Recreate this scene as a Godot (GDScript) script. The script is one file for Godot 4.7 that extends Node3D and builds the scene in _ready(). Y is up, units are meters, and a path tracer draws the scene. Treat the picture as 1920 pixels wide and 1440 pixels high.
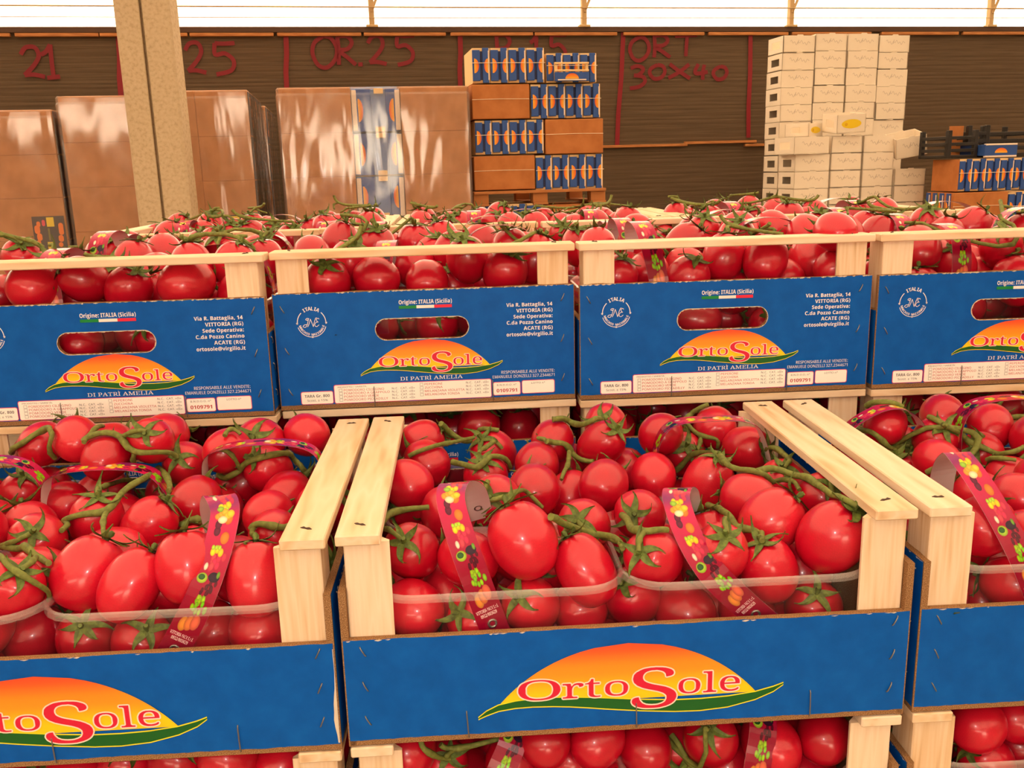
extends Node3D

const L := 0.40
const D := 0.30
const H := 0.159
const TH := 0.1745329          # the back of the hall stands turned against the camera
const TURN := {
	"A": [Vector3(-0.5254, 1.1060, -0.5473), 0.0478],
	"C": [Vector3(-0.1215, 1.1060, -0.5694), 0.0541],
	"B": [Vector3(0.2849, 1.1060, -0.5924), 0.0450],
	"Ab": [Vector3(-0.5254, 0.9460, -0.5473), 0.0478],
	"Cb": [Vector3(-0.1215, 0.9460, -0.5694), 0.0541],
	"Bb": [Vector3(0.2849, 0.9460, -0.5924), 0.0450],
	"R1": [Vector3(-0.5363, 1.2665, -0.8645), 0.0551],
	"R2": [Vector3(-0.2343, 1.2665, -0.8978), 0.0651],
	"R3": [Vector3(0.0695, 1.2665, -0.9088), 0.0594],
	"R4": [Vector3(0.3736, 1.2665, -0.9227), 0.0541],
	"R1b": [Vector3(-0.5363, 1.1060, -0.8645), 0.0551],
	"R2b": [Vector3(-0.2343, 1.1060, -0.8978), 0.0651],
	"R3b": [Vector3(0.0695, 1.1060, -0.9088), 0.0594],
	"R4b": [Vector3(0.3736, 1.1060, -0.9227), 0.0541],
	"T1": [Vector3(-0.5656, 1.2665, -1.2984), 0.0641],
	"T2": [Vector3(-0.1622, 1.2665, -1.3202), 0.0501],
	"T3": [Vector3(0.2412, 1.2665, -1.3421), 0.0601],
}
var M := {}
var cache := {}
var fonts := {}
var textmeshes := {}
var taken := {}
var rng := RandomNumberGenerator.new()
var hall := Basis(Vector3.UP, TH)
var heap_places: Array[Transform3D] = []
var heap_colors: Array[Color] = []
var vine_count := {}
const ORD := ["first", "second", "third", "fourth", "fifth", "sixth", "seventh", "eighth", "ninth", "tenth", "eleventh", "twelfth", "thirteenth", "fourteenth", "fifteenth", "sixteenth", "seventeenth", "eighteenth", "nineteenth", "twentieth", "twenty-first", "twenty-second", "twenty-third", "twenty-fourth", "twenty-fifth", "twenty-sixth", "twenty-seventh", "twenty-eighth", "twenty-ninth", "thirtieth"]


func _ready() -> void:
	rng.seed = 20
	camera_and_light()
	make_materials()
	build_hall()
	build_goods()
	build_crates()
	build_punnets()
	tomato_tables()
	finish_heap()


# ------------------------------------------------------------------ camera, sky, light
func camera_and_light() -> void:
	var cam := Camera3D.new()
	cam.name = "camera"
	cam.fov = 45.53
	cam.near = 0.02
	cam.far = 200.0
	cam.position = Vector3(0, 1.5, 0)
	cam.basis = Basis(Vector3.RIGHT, deg_to_rad(-13.303)) * Basis(Vector3.BACK, deg_to_rad(-1.534))
	add_child(cam)
	cam.current = true
	var sm := ProceduralSkyMaterial.new()
	sm.sky_top_color = Color(1.0, 0.90, 0.765)
	sm.sky_horizon_color = Color(1.0, 0.90, 0.765)
	sm.ground_horizon_color = Color(0.62, 0.52, 0.42)
	sm.ground_bottom_color = Color(0.5, 0.42, 0.33)
	sm.sun_angle_max = 0.0
	var sky := Sky.new()
	sky.sky_material = sm
	var e := Environment.new()
	e.background_mode = Environment.BG_SKY
	e.sky = sky
	e.background_energy_multiplier = 11.0
	e.tonemap_mode = Environment.TONE_MAPPER_LINEAR
	e.tonemap_exposure = 0.95
	e.sdfgi_enabled = true
	e.ssao_enabled = true
	e.ssil_enabled = true
	var we := WorldEnvironment.new()
	we.name = "world_environment"
	we.environment = e
	add_child(we)
	# the flash of the phone that took the photograph, beside its lens
	var fl := OmniLight3D.new()
	fl.name = "phone_flash"
	fl.position = Vector3(-0.012, 1.508, 0.0)
	fl.light_color = Color(1.0, 0.97, 0.93)
	fl.light_energy = 0.085
	fl.light_size = 0.012
	fl.omni_range = 30.0
	fl.omni_attenuation = 2.0
	fl.shadow_enabled = true
	add_child(fl)


# ------------------------------------------------------------------ materials
func ramp(stops: Array) -> Gradient:
	var g := Gradient.new()
	var off := PackedFloat32Array()
	var col := PackedColorArray()
	for s in stops:
		off.append(s[0])
		col.append(s[1])
	g.offsets = off
	g.colors = col
	return g


func noise_tex(size: int, freq: float, stops: Array, kind := FastNoiseLite.TYPE_SIMPLEX_SMOOTH, octaves := 4, sd := 1) -> NoiseTexture2D:
	var n := FastNoiseLite.new()
	n.noise_type = kind
	n.frequency = freq
	n.fractal_octaves = octaves
	n.seed = sd
	var t := NoiseTexture2D.new()
	t.width = size
	t.height = size
	t.seamless = true
	t.noise = n
	if stops:
		t.color_ramp = ramp(stops)
	return t


func mat(key: String, col: Color, rough: float, tex: Texture2D = null, spec := 0.5) -> StandardMaterial3D:
	var m := StandardMaterial3D.new()
	m.resource_name = key
	m.albedo_color = col
	m.roughness = rough
	m.metallic_specular = spec
	if tex:
		m.albedo_texture = tex
	M[key] = m
	return m


func bump(m: StandardMaterial3D, tex: Texture2D, cm: float) -> void:
	m.heightmap_enabled = true
	m.heightmap_texture = tex
	m.heightmap_scale = cm


func tri3(m: StandardMaterial3D, s: Vector3) -> void:
	m.uv1_triplanar = true
	m.uv1_scale = s


func c(r: float, g: float, b: float) -> Color:
	return Color(r / 255.0, g / 255.0, b / 255.0)


func make_materials() -> void:
	var fine := noise_tex(256, 0.05, [], FastNoiseLite.TYPE_SIMPLEX_SMOOTH, 4, 5)
	var tints := [[c(238, 211, 182), c(230, 198, 160), c(204, 160, 120)], [c(236, 208, 176), c(227, 192, 152), c(206, 162, 120)], [c(241, 217, 190), c(234, 205, 172), c(212, 170, 130)]]
	for k in 3:
		var wt := noise_tex(512, 0.012, [[0.0, tints[k][2]], [0.22, tints[k][1]], [0.5, tints[k][0]], [0.75, tints[k][1]], [1.0, tints[k][2].lerp(tints[k][1], 0.2)]], FastNoiseLite.TYPE_SIMPLEX_SMOOTH, 3, 11 + k)
		var w := mat("wood_%d" % k, Color.WHITE, 0.75, wt, 0.3)
		bump(w, wt, 0.02)
	var hb := noise_tex(512, 0.06, [[0.0, c(96, 66, 42)], [0.5, c(150, 110, 74)], [1.0, c(188, 150, 110)]], FastNoiseLite.TYPE_SIMPLEX_SMOOTH, 5, 3)
	var m := mat("hardboard", Color.WHITE, 0.85, hb, 0.2)
	tri3(m, Vector3(30, 30, 30))
	bump(m, hb, 0.03)
	var bl := noise_tex(512, 0.02, [[0.0, c(2, 82, 168)], [0.5, c(4, 88, 178)], [1.0, c(8, 95, 186)]], FastNoiseLite.TYPE_SIMPLEX_SMOOTH, 5, 8)
	m = mat("blue_print", Color.WHITE, 0.5, bl, 0.28)
	tri3(m, Vector3(4, 4, 4))
	m = mat("ink", Color.WHITE, 0.5, null, 0.4)
	m.vertex_color_use_as_albedo = true
	mat("torn_paper", c(214, 200, 178), 0.9)
	m = mat("steel", c(150, 145, 140), 0.35)
	m.metallic = 0.85
	m = mat("rusty_nail", c(70, 48, 34), 0.7)
	# tomatoes
	var tt := noise_tex(256, 0.015, [[0.0, c(194, 9, 38)], [0.55, c(206, 13, 46)], [1.0, c(214, 23, 49)]], FastNoiseLite.TYPE_SIMPLEX_SMOOTH, 3, 21)
	var skins := [Color(0.96, 0.96, 0.96), Color(1.0, 1.12, 1.0), Color(0.90, 0.72, 0.86), Color(1.0, 1.5, 1.05)]
	for k in 4:
		m = mat("tomato_skin_%d" % k, skins[k].clamp(Color.BLACK, Color.WHITE), 0.30, tt, 0.5)
		m.albedo_color = skins[k]
		tri3(m, Vector3(6, 6, 6))
		m.clearcoat_enabled = true
		m.clearcoat = 0.35
		m.clearcoat_roughness = 0.12
	m = mat("calyx_green", c(120, 138, 60), 0.65, noise_tex(128, 0.03, [[0.0, c(150, 150, 130)], [1.0, c(255, 255, 240)]], FastNoiseLite.TYPE_SIMPLEX_SMOOTH, 3, 31))
	tri3(m, Vector3(40, 40, 40))
	m.backlight_enabled = true
	m.backlight = Color(0.12, 0.16, 0.04)
	m = mat("vine_green", c(138, 148, 72), 0.7, noise_tex(128, 0.04, [[0.0, c(160, 150, 120)], [1.0, c(255, 255, 240)]], FastNoiseLite.TYPE_SIMPLEX_SMOOTH, 3, 32))
	tri3(m, Vector3(30, 30, 30))
	# clear plastic
	m = mat("clear_plastic", Color(1, 1, 1, 0.008), 0.05, null, 0.32)
	m.transparency = BaseMaterial3D.TRANSPARENCY_ALPHA
	m = mat("plastic_rim", Color(0.95, 0.90, 0.88, 0.16), 0.10, null, 0.6)
	m.transparency = BaseMaterial3D.TRANSPARENCY_ALPHA
	m = mat("strap_print", Color.WHITE, 0.22, strap_texture(), 0.35)
	m.clearcoat_enabled = true
	m.clearcoat = 0.25
	m.clearcoat_roughness = 0.08
	m.backlight_enabled = true
	m.backlight = Color(0.3, 0.27, 0.27)
	m = mat("strap_inside", c(226, 212, 210), 0.3)
	# hall
	m = mat("netting", Color.WHITE, 0.9, noise_tex(512, 0.02, [[0.0, c(86, 70, 55)], [0.5, c(97, 80, 63)], [1.0, c(108, 89, 70)]], FastNoiseLite.TYPE_SIMPLEX_SMOOTH, 4, 41), 0.2)
	m = mat("floor_concrete", Color.WHITE, 0.85, noise_tex(512, 0.02, [[0.0, c(120, 105, 90)], [1.0, c(170, 152, 132)]], FastNoiseLite.TYPE_SIMPLEX_SMOOTH, 5, 42))
	tri3(m, Vector3(0.5, 0.5, 0.5))
	var pc := noise_tex(512, 0.03, [[0.0, c(178, 154, 124)], [0.4, c(198, 174, 142)], [1.0, c(208, 186, 156)]], FastNoiseLite.TYPE_SIMPLEX_SMOOTH, 5, 43)
	m = mat("pillar_concrete", Color.WHITE, 0.95, pc, 0.2)
	tri3(m, Vector3(2.5, 0.8, 2.5))
	bump(m, pc, 0.25)
	m = mat("batten_wood", c(206, 142, 84), 0.8, noise_tex(256, 0.02, [[0.0, c(200, 180, 160)], [1.0, c(255, 250, 240)]], FastNoiseLite.TYPE_SIMPLEX_SMOOTH, 3, 44))
	mat("dark_wood", c(84, 58, 42), 0.85)
	mat("wall_render", c(176, 160, 140), 0.9)
	m = mat("roof_film", Color(0.95, 0.92, 0.86, 0.66), 0.2, null, 0.3)
	m.transparency = BaseMaterial3D.TRANSPARENCY_ALPHA
	m = mat("wall_film", Color(0.97, 0.95, 0.92, 0.38), 0.2, null, 0.3)
	m.transparency = BaseMaterial3D.TRANSPARENCY_ALPHA
	mat("red_paint", c(128, 30, 32), 0.8)
	mat("post_wood", c(196, 164, 118), 0.8)
	# goods
	var cb := noise_tex(512, 0.01, [[0.0, c(172, 112, 66)], [0.5, c(186, 124, 76)], [1.0, c(198, 136, 86)]], FastNoiseLite.TYPE_SIMPLEX_SMOOTH, 5, 51)
	m = mat("cardboard", Color.WHITE, 0.8, cb, 0.25)
	tri3(m, Vector3(1.2, 1.2, 1.2))
	m = mat("cardboard_pale", c(255, 240, 225), 0.8, cb, 0.25)
	tri3(m, Vector3(1.2, 1.2, 1.2))
	var film := noise_tex(512, 0.009, [], FastNoiseLite.TYPE_SIMPLEX_SMOOTH, 2, 52)
	m = mat("stretch_film", Color(0.9, 0.84, 0.8, 0.05), 0.1, null, 0.6)
	m.transparency = BaseMaterial3D.TRANSPARENCY_ALPHA
	bump(m, film, 0.5)
	tri3(m, Vector3(1.3, 0.35, 1.3))
	mat("white_board", c(238, 222, 200), 0.7, null, 0.3)
	mat("white_inside", c(170, 140, 112), 0.9)
	mat("grey_ink", c(196, 178, 158), 0.8)
	mat("dark_print", c(52, 40, 52), 0.6)
	mat("orange_print", c(238, 124, 44), 0.6)
	mat("yellow_print", c(240, 210, 50), 0.6)
	mat("pink_print", c(232, 70, 96), 0.6)
	mat("blue_far", c(38, 78, 150), 0.55)
	mat("blue_dark_far", c(34, 40, 84), 0.6)
	mat("blue_light_far", c(112, 138, 192), 0.6)
	mat("white_far", c(236, 214, 196), 0.7)
	mat("wood_far", c(236, 196, 140), 0.8)
	mat("black_plastic", c(34, 28, 26), 0.45)
	mat("pallet_wood", c(178, 112, 60), 0.85)
	mat("string", c(240, 220, 190), 0.7)


func strap_texture() -> ImageTexture:
	var im := Image.create(128, 1024, false, Image.FORMAT_RGB8)
	for y in 1024:
		var v := y / 1023.0
		var base := c(146, 6, 44).lerp(c(196, 28, 84), smoothstep(0.2, 0.55, v))
		base = base.lerp(c(110, 40, 110), 0.7 * exp(-pow((v - 0.60) / 0.035, 2.0)))
		for x in 128:
			im.set_pixel(x, y, base)
	var r := RandomNumberGenerator.new()
	r.seed = 77
	# fruit along the band: [v, u, radius u, radius v, colour]
	for half in 2:
		var s := 1.0 if half == 0 else -1.0
		var o := 0.0 if half == 0 else 1.0
		var f := func(v: float, u: float, ru: float, rv: float, col: Color) -> void: blob(im, u, o + s * (0.165 + (v - 0.285) * 1.5), ru * 1.12, rv * 1.45, col)
		for k in 3:
			f.call(0.285 + 0.006 * k, 0.35 + 0.17 * k, 0.13, 0.019, c(244, 150 - 18 * k, 62 + 12 * k))
		for k in 16:
			f.call(0.318 + r.randf() * 0.034, 0.34 + r.randf() * 0.36, 0.05, 0.0075, c(126 + r.randi() % 40, 196 + r.randi() % 30, 30))
		f.call(0.33, 0.80, 0.06, 0.009, c(140, 200, 40))
		for k in 12:
			f.call(0.362 + r.randf() * 0.03, 0.42 + r.randf() * 0.4, 0.045, 0.0065, c(90, 12, 40))
		f.call(0.392, 0.30, 0.16, 0.012, c(176, 214, 60))
		f.call(0.394, 0.28, 0.10, 0.007, c(40, 96, 40))
		f.call(0.398, 0.68, 0.17, 0.011, c(48, 18, 48))
		f.call(0.404, 0.80, 0.05, 0.008, c(110, 160, 50))
		for k in 10:
			f.call(0.414 + r.randf() * 0.03, 0.4 + r.randf() * 0.4, 0.07, 0.010, c(232, 40 + r.randi() % 40, 90))
		f.call(0.418, 0.30, 0.06, 0.009, c(240, 224, 200))
		for k in 3:
			f.call(0.452 + 0.006 * (k % 2), 0.38 + 0.13 * k, 0.08, 0.010, c(250, 226 - 10 * k, 40))
			f.call(0.462, 0.35 + 0.11 * k, 0.05, 0.006, c(180, 220, 60))
		f.call(0.485, 0.65, 0.13, 0.015, c(240, 130, 50))
		f.call(0.50, 0.34, 0.10, 0.012, c(100, 24, 60))
	for k in 5:
		blob(im, 0.3 + 0.1 * k, 0.545 + 0.007 * (k % 3), 0.13, 0.014, c(246, 160 + 12 * k, 60))
	blob(im, 0.45, 0.53, 0.16, 0.014, c(252, 236, 190))
	blob(im, 0.35, 0.575, 0.12, 0.012, c(150, 196, 60))
	raster_text(im, "VITTORIA PACK S.r.l.", 0.5, 0.118, 0.80, 13.0, c(240, 214, 214))
	raster_text(im, "0932/803629", 0.5, 0.100, 0.58, 13.0, c(240, 214, 214))
	return ImageTexture.create_from_image(im)


func blob(im: Image, u: float, v: float, ru: float, rv: float, col: Color) -> void:
	var w := im.get_width()
	var h := im.get_height()
	for y in range(maxi(0, int((v - rv) * h)), mini(h, int((v + rv) * h) + 1)):
		for x in range(maxi(0, int((u - ru) * w)), mini(w, int((u + ru) * w) + 1)):
			var q := pow((x / float(w) - u) / ru, 2.0) + pow((y / float(h) - v) / rv, 2.0)
			if q < 1.0:
				im.set_pixel(x, y, col.darkened(0.25 * q))


func raster_text(im: Image, s: String, u: float, v: float, wide: float, hpx: float, col: Color) -> void:
	# the band is printed with v running up the handle: text reads upright when v points up
	var a := text_arrays(s, "sans_bold")
	var p: PackedVector3Array = a.v
	var w := im.get_width()
	var h := im.get_height()
	var sx: float = wide * w / (a.x1 - a.x0)
	var sy: float = hpx / a.cap
	var idx: PackedInt32Array = a.i
	for t in range(0, idx.size(), 3):
		var q: Array[Vector2] = []
		for k in 3:
			var b := p[idx[t + k]]
			q.append(Vector2(u * w + (b.x - (a.x0 + a.x1) * 0.5) * sx, v * h + (b.y - a.base) * sy))
		var lo := Vector2(minf(q[0].x, minf(q[1].x, q[2].x)), minf(q[0].y, minf(q[1].y, q[2].y)))
		var hi := Vector2(maxf(q[0].x, maxf(q[1].x, q[2].x)), maxf(q[0].y, maxf(q[1].y, q[2].y)))
		for y in range(maxi(0, int(lo.y)), mini(h - 1, int(hi.y) + 1) + 1):
			for x in range(maxi(0, int(lo.x)), mini(w - 1, int(hi.x) + 1) + 1):
				if Geometry2D.point_is_inside_triangle(Vector2(x + 0.5, y + 0.5), q[0], q[1], q[2]):
					im.set_pixel(x, y, col)


# ------------------------------------------------------------------ names, metas
func numbered(called: String) -> String:
	taken[called] = taken.get(called, -1) + 1
	return called if taken[called] == 0 else "%s_%03d" % [called, taken[called]]


func tag(o: Node, label: String, category: String, group := "", kind := "") -> void:
	if label:
		o.set_meta("label", label)
	if category:
		o.set_meta("category", category)
	if group:
		o.set_meta("group", group)
	if kind:
		o.set_meta("kind", kind)


func thing(called: String, label: String, category: String, group := "", at := Transform3D()) -> Node3D:
	var o := Node3D.new()
	o.name = numbered(called)
	add_child(o)
	o.transform = at
	tag(o, label, category, group)
	return o


func part(called: String, mesh: Mesh, m, parent: Node, at := Transform3D()) -> MeshInstance3D:
	var o := MeshInstance3D.new()
	o.name = called if parent != self else numbered(called)
	o.mesh = mesh
	if m is String:
		o.material_override = M[m]
	o.transform = at
	parent.add_child(o, true)
	return o


func struct(called: String, mesh: Mesh, m, at := Transform3D()) -> MeshInstance3D:
	var o := part(called, mesh, m, self, at)
	o.name = called
	o.set_meta("kind", "structure")
	return o


func at(u: float, h: float, dist: float, turn := 0.0) -> Transform3D:
	return Transform3D(hall * Basis(Vector3.UP, turn), hall * Vector3(u, h, -dist))


# ------------------------------------------------------------------ shapes
func begin() -> SurfaceTool:
	var st := SurfaceTool.new()
	st.begin(Mesh.PRIMITIVE_TRIANGLES)
	return st


func face(st: SurfaceTool, pts: Array, n: Vector3, uvs: Array = [], cols: Array = []) -> void:
	# a convex polygon, wound so that it faces along n
	for k in range(1, pts.size() - 1):
		var t := [0, k, k + 1]
		if (pts[k + 1] - pts[0]).cross(pts[k] - pts[0]).dot(n) < 0.0:
			t = [0, k + 1, k]
		for j in t:
			st.set_normal(n)
			st.set_uv(uvs[j] if uvs else Vector2.ZERO)
			if cols:
				st.set_color(cols[j])
			st.add_vertex(pts[j])


func uvfor(p: Vector3, n: Vector3, grain: int, off: Vector2, s := Vector2(9.0, 0.9)) -> Vector2:
	var a := absf(n.x)
	var b := absf(n.y)
	var d := absf(n.z)
	var ax := 0 if a >= b and a >= d else (1 if b >= d else 2)
	var o1 := (ax + 1) % 3
	var o2 := (ax + 2) % 3
	if ax == grain:
		return Vector2(p[o1], p[o2]) * s.x + off
	var across := o1 if o2 == grain else o2
	return Vector2(p[across] * s.x + off.x, p[grain] * s.y + off.y)


func cbox(st: SurfaceTool, lo: Vector3, hi: Vector3, b := 0.0008, grain := 0, off := Vector2.ZERO, s := Vector2(9.0, 0.9)) -> void:
	# a box with chamfered edges
	var ctr := (lo + hi) * 0.5
	var h := (hi - lo) * 0.5
	b = minf(b, minf(h.x, minf(h.y, h.z)) * 0.4)
	for ax in 3:
		var o1 := (ax + 1) % 3
		var o2 := (ax + 2) % 3
		for sg in [-1.0, 1.0]:
			var n := Vector3.ZERO
			n[ax] = sg
			var pts := []
			for q in [[-1, -1], [1, -1], [1, 1], [-1, 1]]:
				var p := ctr
				p[ax] += sg * h[ax]
				p[o1] += q[0] * (h[o1] - b)
				p[o2] += q[1] * (h[o2] - b)
				pts.append(p)
			face(st, pts, n, pts.map(func(p): return uvfor(p, n, grain, off, s)))
	for ax in 3:
		var o1 := (ax + 1) % 3
		var o2 := (ax + 2) % 3
		for s1 in [-1.0, 1.0]:
			for s2 in [-1.0, 1.0]:
				var n := Vector3.ZERO
				n[o1] = s1 * 0.7071
				n[o2] = s2 * 0.7071
				var pts := []
				for q in [[-1, 0], [1, 0], [1, 1], [-1, 1]]:
					var p := ctr
					p[ax] += q[0] * (h[ax] - b)
					p[o1] += s1 * (h[o1] - (b if q[1] else 0.0))
					p[o2] += s2 * (h[o2] - (0.0 if q[1] else b))
					pts.append(p)
				face(st, pts, n, pts.map(func(p): return uvfor(p, n, grain, off, s)))
	for s1 in [-1.0, 1.0]:
		for s2 in [-1.0, 1.0]:
			for s3 in [-1.0, 1.0]:
				var sg := Vector3(s1, s2, s3)
				var pts := []
				for ax in 3:
					var p := ctr
					for k in 3:
						p[k] += sg[k] * (h[k] - (0.0 if k == ax else b))
					pts.append(p)
				face(st, pts, sg.normalized(), pts.map(func(p): return uvfor(p, sg, grain, off, s)))


func box_mesh(size: Vector3, b := 0.004, grain := 0, off := Vector2.ZERO, s := Vector2(9.0, 0.9)) -> ArrayMesh:
	# centred in x and z, standing on y = 0
	var st := begin()
	cbox(st, Vector3(-size.x / 2, 0, -size.z / 2), Vector3(size.x / 2, size.y, size.z / 2), b, grain, off, s)
	return st.commit()


func tube(st: SurfaceTool, pts: Array, radii: Array, seg := 7) -> void:
	var n := pts.size()
	var side := Vector3.UP
	var rings := []
	for k in n:
		var t: Vector3 = (pts[mini(k + 1, n - 1)] - pts[maxi(k - 1, 0)])
		t = t.normalized() if t.length() > 1e-7 else Vector3.FORWARD
		if k == 0:
			side = t.cross(Vector3(0.31, 0.9, 0.2)).normalized()
		else:
			side = (side - t * side.dot(t)).normalized()
		var up := t.cross(side)
		var ring := []
		for j in seg:
			var a := TAU * j / seg
			ring.append(side * cos(a) + up * sin(a))
		rings.append(ring)
	for k in n - 1:
		for j in seg:
			var j2 := (j + 1) % seg
			var q := [[k, j], [k, j2], [k + 1, j2], [k + 1, j]]
			for t in [[0, 2, 1], [0, 3, 2]]:
				for i in t:
					var d: Vector3 = rings[q[i][0]][q[i][1]]
					st.set_normal(d)
					st.set_uv(Vector2.ZERO)
					st.add_vertex(pts[q[i][0]] + d * radii[q[i][0]])
	for e in [0, n - 1]:
		var poly := []
		for j in seg:
			poly.append(pts[e] + rings[e][j] * radii[e])
		var nn: Vector3 = (pts[0] - pts[1]) if e == 0 else (pts[n - 1] - pts[n - 2])
		face(st, poly, nn.normalized())


func lathe(st: SurfaceTool, prof: Array, seg: int, lobes := 0.0, n_lobes := 5, ph := 0.0) -> void:
	# profile of (radius, y) from top to bottom, smooth; lobes swell the shoulder
	var nr := prof.size()
	var grid := []
	for k in nr:
		var row := []
		for j in seg:
			var a := TAU * j / seg
			var y: float = prof[k].y
			var r: float = prof[k].x * (1.0 + lobes * smoothstep(-0.2, 0.9, y) * cos(n_lobes * a + ph) + lobes * 0.8 * cos(2.0 * a + ph * 2.0))
			row.append(Vector3(r * cos(a), y, r * sin(a)))
		grid.append(row)
	var norm := func(k: int, j: int) -> Vector3:
		if k == 0 and prof[0].x < 1e-4:
			return Vector3.UP
		if k == nr - 1 and prof[nr - 1].x < 1e-4:
			return Vector3.DOWN
		var du: Vector3 = grid[k][(j + 1) % seg] - grid[k][(j + seg - 1) % seg]
		var dv: Vector3 = grid[mini(k + 1, nr - 1)][j] - grid[maxi(k - 1, 0)][j]
		var nn := du.cross(dv).normalized()
		var outw: Vector3 = Vector3(cos(TAU * j / seg), 0, sin(TAU * j / seg))
		var pd: Vector2 = Vector2(prof[mini(k + 1, nr - 1)].x - prof[maxi(k - 1, 0)].x, prof[mini(k + 1, nr - 1)].y - prof[maxi(k - 1, 0)].y)
		var ref := outw * -pd.y + Vector3.UP * pd.x
		return nn if nn.dot(ref) > 0.0 else -nn
	for k in nr - 1:
		for j in seg:
			var j2 := (j + 1) % seg
			var q := [[k, j], [k, j2], [k + 1, j2], [k + 1, j]]
			for t in [[0, 1, 2], [0, 2, 3]]:
				var a: Vector3 = grid[q[t[0]][0]][q[t[0]][1]]
				var b: Vector3 = grid[q[t[1]][0]][q[t[1]][1]]
				var d: Vector3 = grid[q[t[2]][0]][q[t[2]][1]]
				var fn := (d - a).cross(b - a)
				if fn.length() < 1e-12:
					continue
				var n0: Vector3 = norm.call(q[t[1]][0], q[t[1]][1])
				var o: Array = t if fn.dot(n0) > 0.0 else [t[0], t[2], t[1]]
				for i in o:
					st.set_normal(norm.call(q[i][0], q[i][1]))
					st.set_uv(Vector2.ZERO)
					st.add_vertex(grid[q[i][0]][q[i][1]])


func flat_poly(st: SurfaceTool, poly: PackedVector2Array, z: float, col: Color) -> void:
	var ix := Geometry2D.triangulate_polygon(poly)
	var lc := col.srgb_to_linear()
	for t in range(0, ix.size(), 3):
		var q := [poly[ix[t]], poly[ix[t + 1]], poly[ix[t + 2]]]
		face(st, q.map(func(p): return Vector3(p.x, p.y, z)), Vector3.BACK, [], [lc, lc, lc])


func slab(st: SurfaceTool, poly: PackedVector2Array, z0: float, z1: float) -> void:
	# an outline in x, y with thickness from z0 to z1
	var ix := Geometry2D.triangulate_polygon(poly)
	for t in range(0, ix.size(), 3):
		for z in [z0, z1]:
			face(st, [poly[ix[t]], poly[ix[t + 1]], poly[ix[t + 2]]].map(func(p): return Vector3(p.x, p.y, z)), Vector3(0, 0, 1 if z == maxf(z0, z1) else -1))
	var cw := Geometry2D.is_polygon_clockwise(poly)
	for k in poly.size():
		var a := poly[k]
		var b := poly[(k + 1) % poly.size()]
		var d := (b - a).normalized()
		var n := Vector3(d.y, -d.x, 0) * (-1.0 if cw else 1.0)
		face(st, [Vector3(a.x, a.y, z0), Vector3(b.x, b.y, z0), Vector3(b.x, b.y, z1), Vector3(a.x, a.y, z1)], n)


func text_arrays(s: String, font: String) -> Dictionary:
	var key := font + ":" + s
	if textmeshes.has(key):
		return textmeshes[key]
	if not fonts.has(font):
		var f := SystemFont.new()
		f.font_names = PackedStringArray(["Droid Serif" if font.begins_with("serif") else "Droid Sans"])
		f.font_weight = 700 if font.ends_with("bold") else 400
		fonts[font] = f
	var out := {}
	for pass_ in 2:
		var tm := TextMesh.new()
		tm.font = fonts[font]
		tm.font_size = 64
		tm.pixel_size = 0.01
		tm.depth = 0.0
		tm.curve_step = 2.0
		tm.horizontal_alignment = HORIZONTAL_ALIGNMENT_LEFT
		tm.text = "H" if pass_ == 0 else s
		var a := tm.get_mesh_arrays()
		var v: PackedVector3Array = a[Mesh.ARRAY_VERTEX]
		var lo := Vector2(1e9, 1e9)
		var hi := Vector2(-1e9, -1e9)
		for p in v:
			lo = Vector2(minf(lo.x, p.x), minf(lo.y, p.y))
			hi = Vector2(maxf(hi.x, p.x), maxf(hi.y, p.y))
		if pass_ == 0:
			out.base = lo.y
			out.cap = hi.y - lo.y
		else:
			out.v = v
			out.i = a[Mesh.ARRAY_INDEX] if a[Mesh.ARRAY_INDEX] != null and a[Mesh.ARRAY_INDEX].size() else PackedInt32Array(range(v.size()))
			out.x0 = lo.x
			out.x1 = hi.x
	textmeshes[key] = out
	return out


# text in the plane z: cap height h, at x (al 0 left, 0.5 centred, 1 right), baseline y; wide > 0 fits the width
func txt(st: SurfaceTool, s: String, font: String, x: float, y: float, h: float, al: float, col: Color, z: float, wide := 0.0, turn := 0.0, pivot := Vector2.ZERO) -> void:
	var a := text_arrays(s, font)
	var sy: float = h / a.cap
	var sx: float = wide / (a.x1 - a.x0) if wide > 0.0 else sy
	var lc := col.srgb_to_linear()
	var p: PackedVector3Array = a.v
	var idx: PackedInt32Array = a.i
	var x0: float = x - al * (a.x1 - a.x0) * sx
	for t in range(0, idx.size(), 3):
		var q := []
		for k in 3:
			var b := p[idx[t + k]]
			var w := Vector2(x0 + (b.x - a.x0) * sx, y + (b.y - a.base) * sy)
			if turn != 0.0:
				w = (w - pivot).rotated(turn) + pivot
			q.append(Vector3(w.x, w.y, z))
		face(st, q, Vector3.BACK, [], [lc, lc, lc])


func rect(st: SurfaceTool, x0: float, y0: float, x1: float, y1: float, z: float, col: Color, rad := 0.0) -> void:
	var poly := PackedVector2Array()
	if rad <= 0.0:
		poly = PackedVector2Array([Vector2(x0, y0), Vector2(x1, y0), Vector2(x1, y1), Vector2(x0, y1)])
	else:
		for q in [[x1 - rad, y1 - rad, 0.0], [x0 + rad, y1 - rad, 0.25], [x0 + rad, y0 + rad, 0.5], [x1 - rad, y0 + rad, 0.75]]:
			for k in 5:
				var a: float = TAU * (q[2] + k / 16.0)
				poly.append(Vector2(q[0] + rad * cos(a), q[1] + rad * sin(a)))
	flat_poly(st, poly, z, col)


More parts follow.
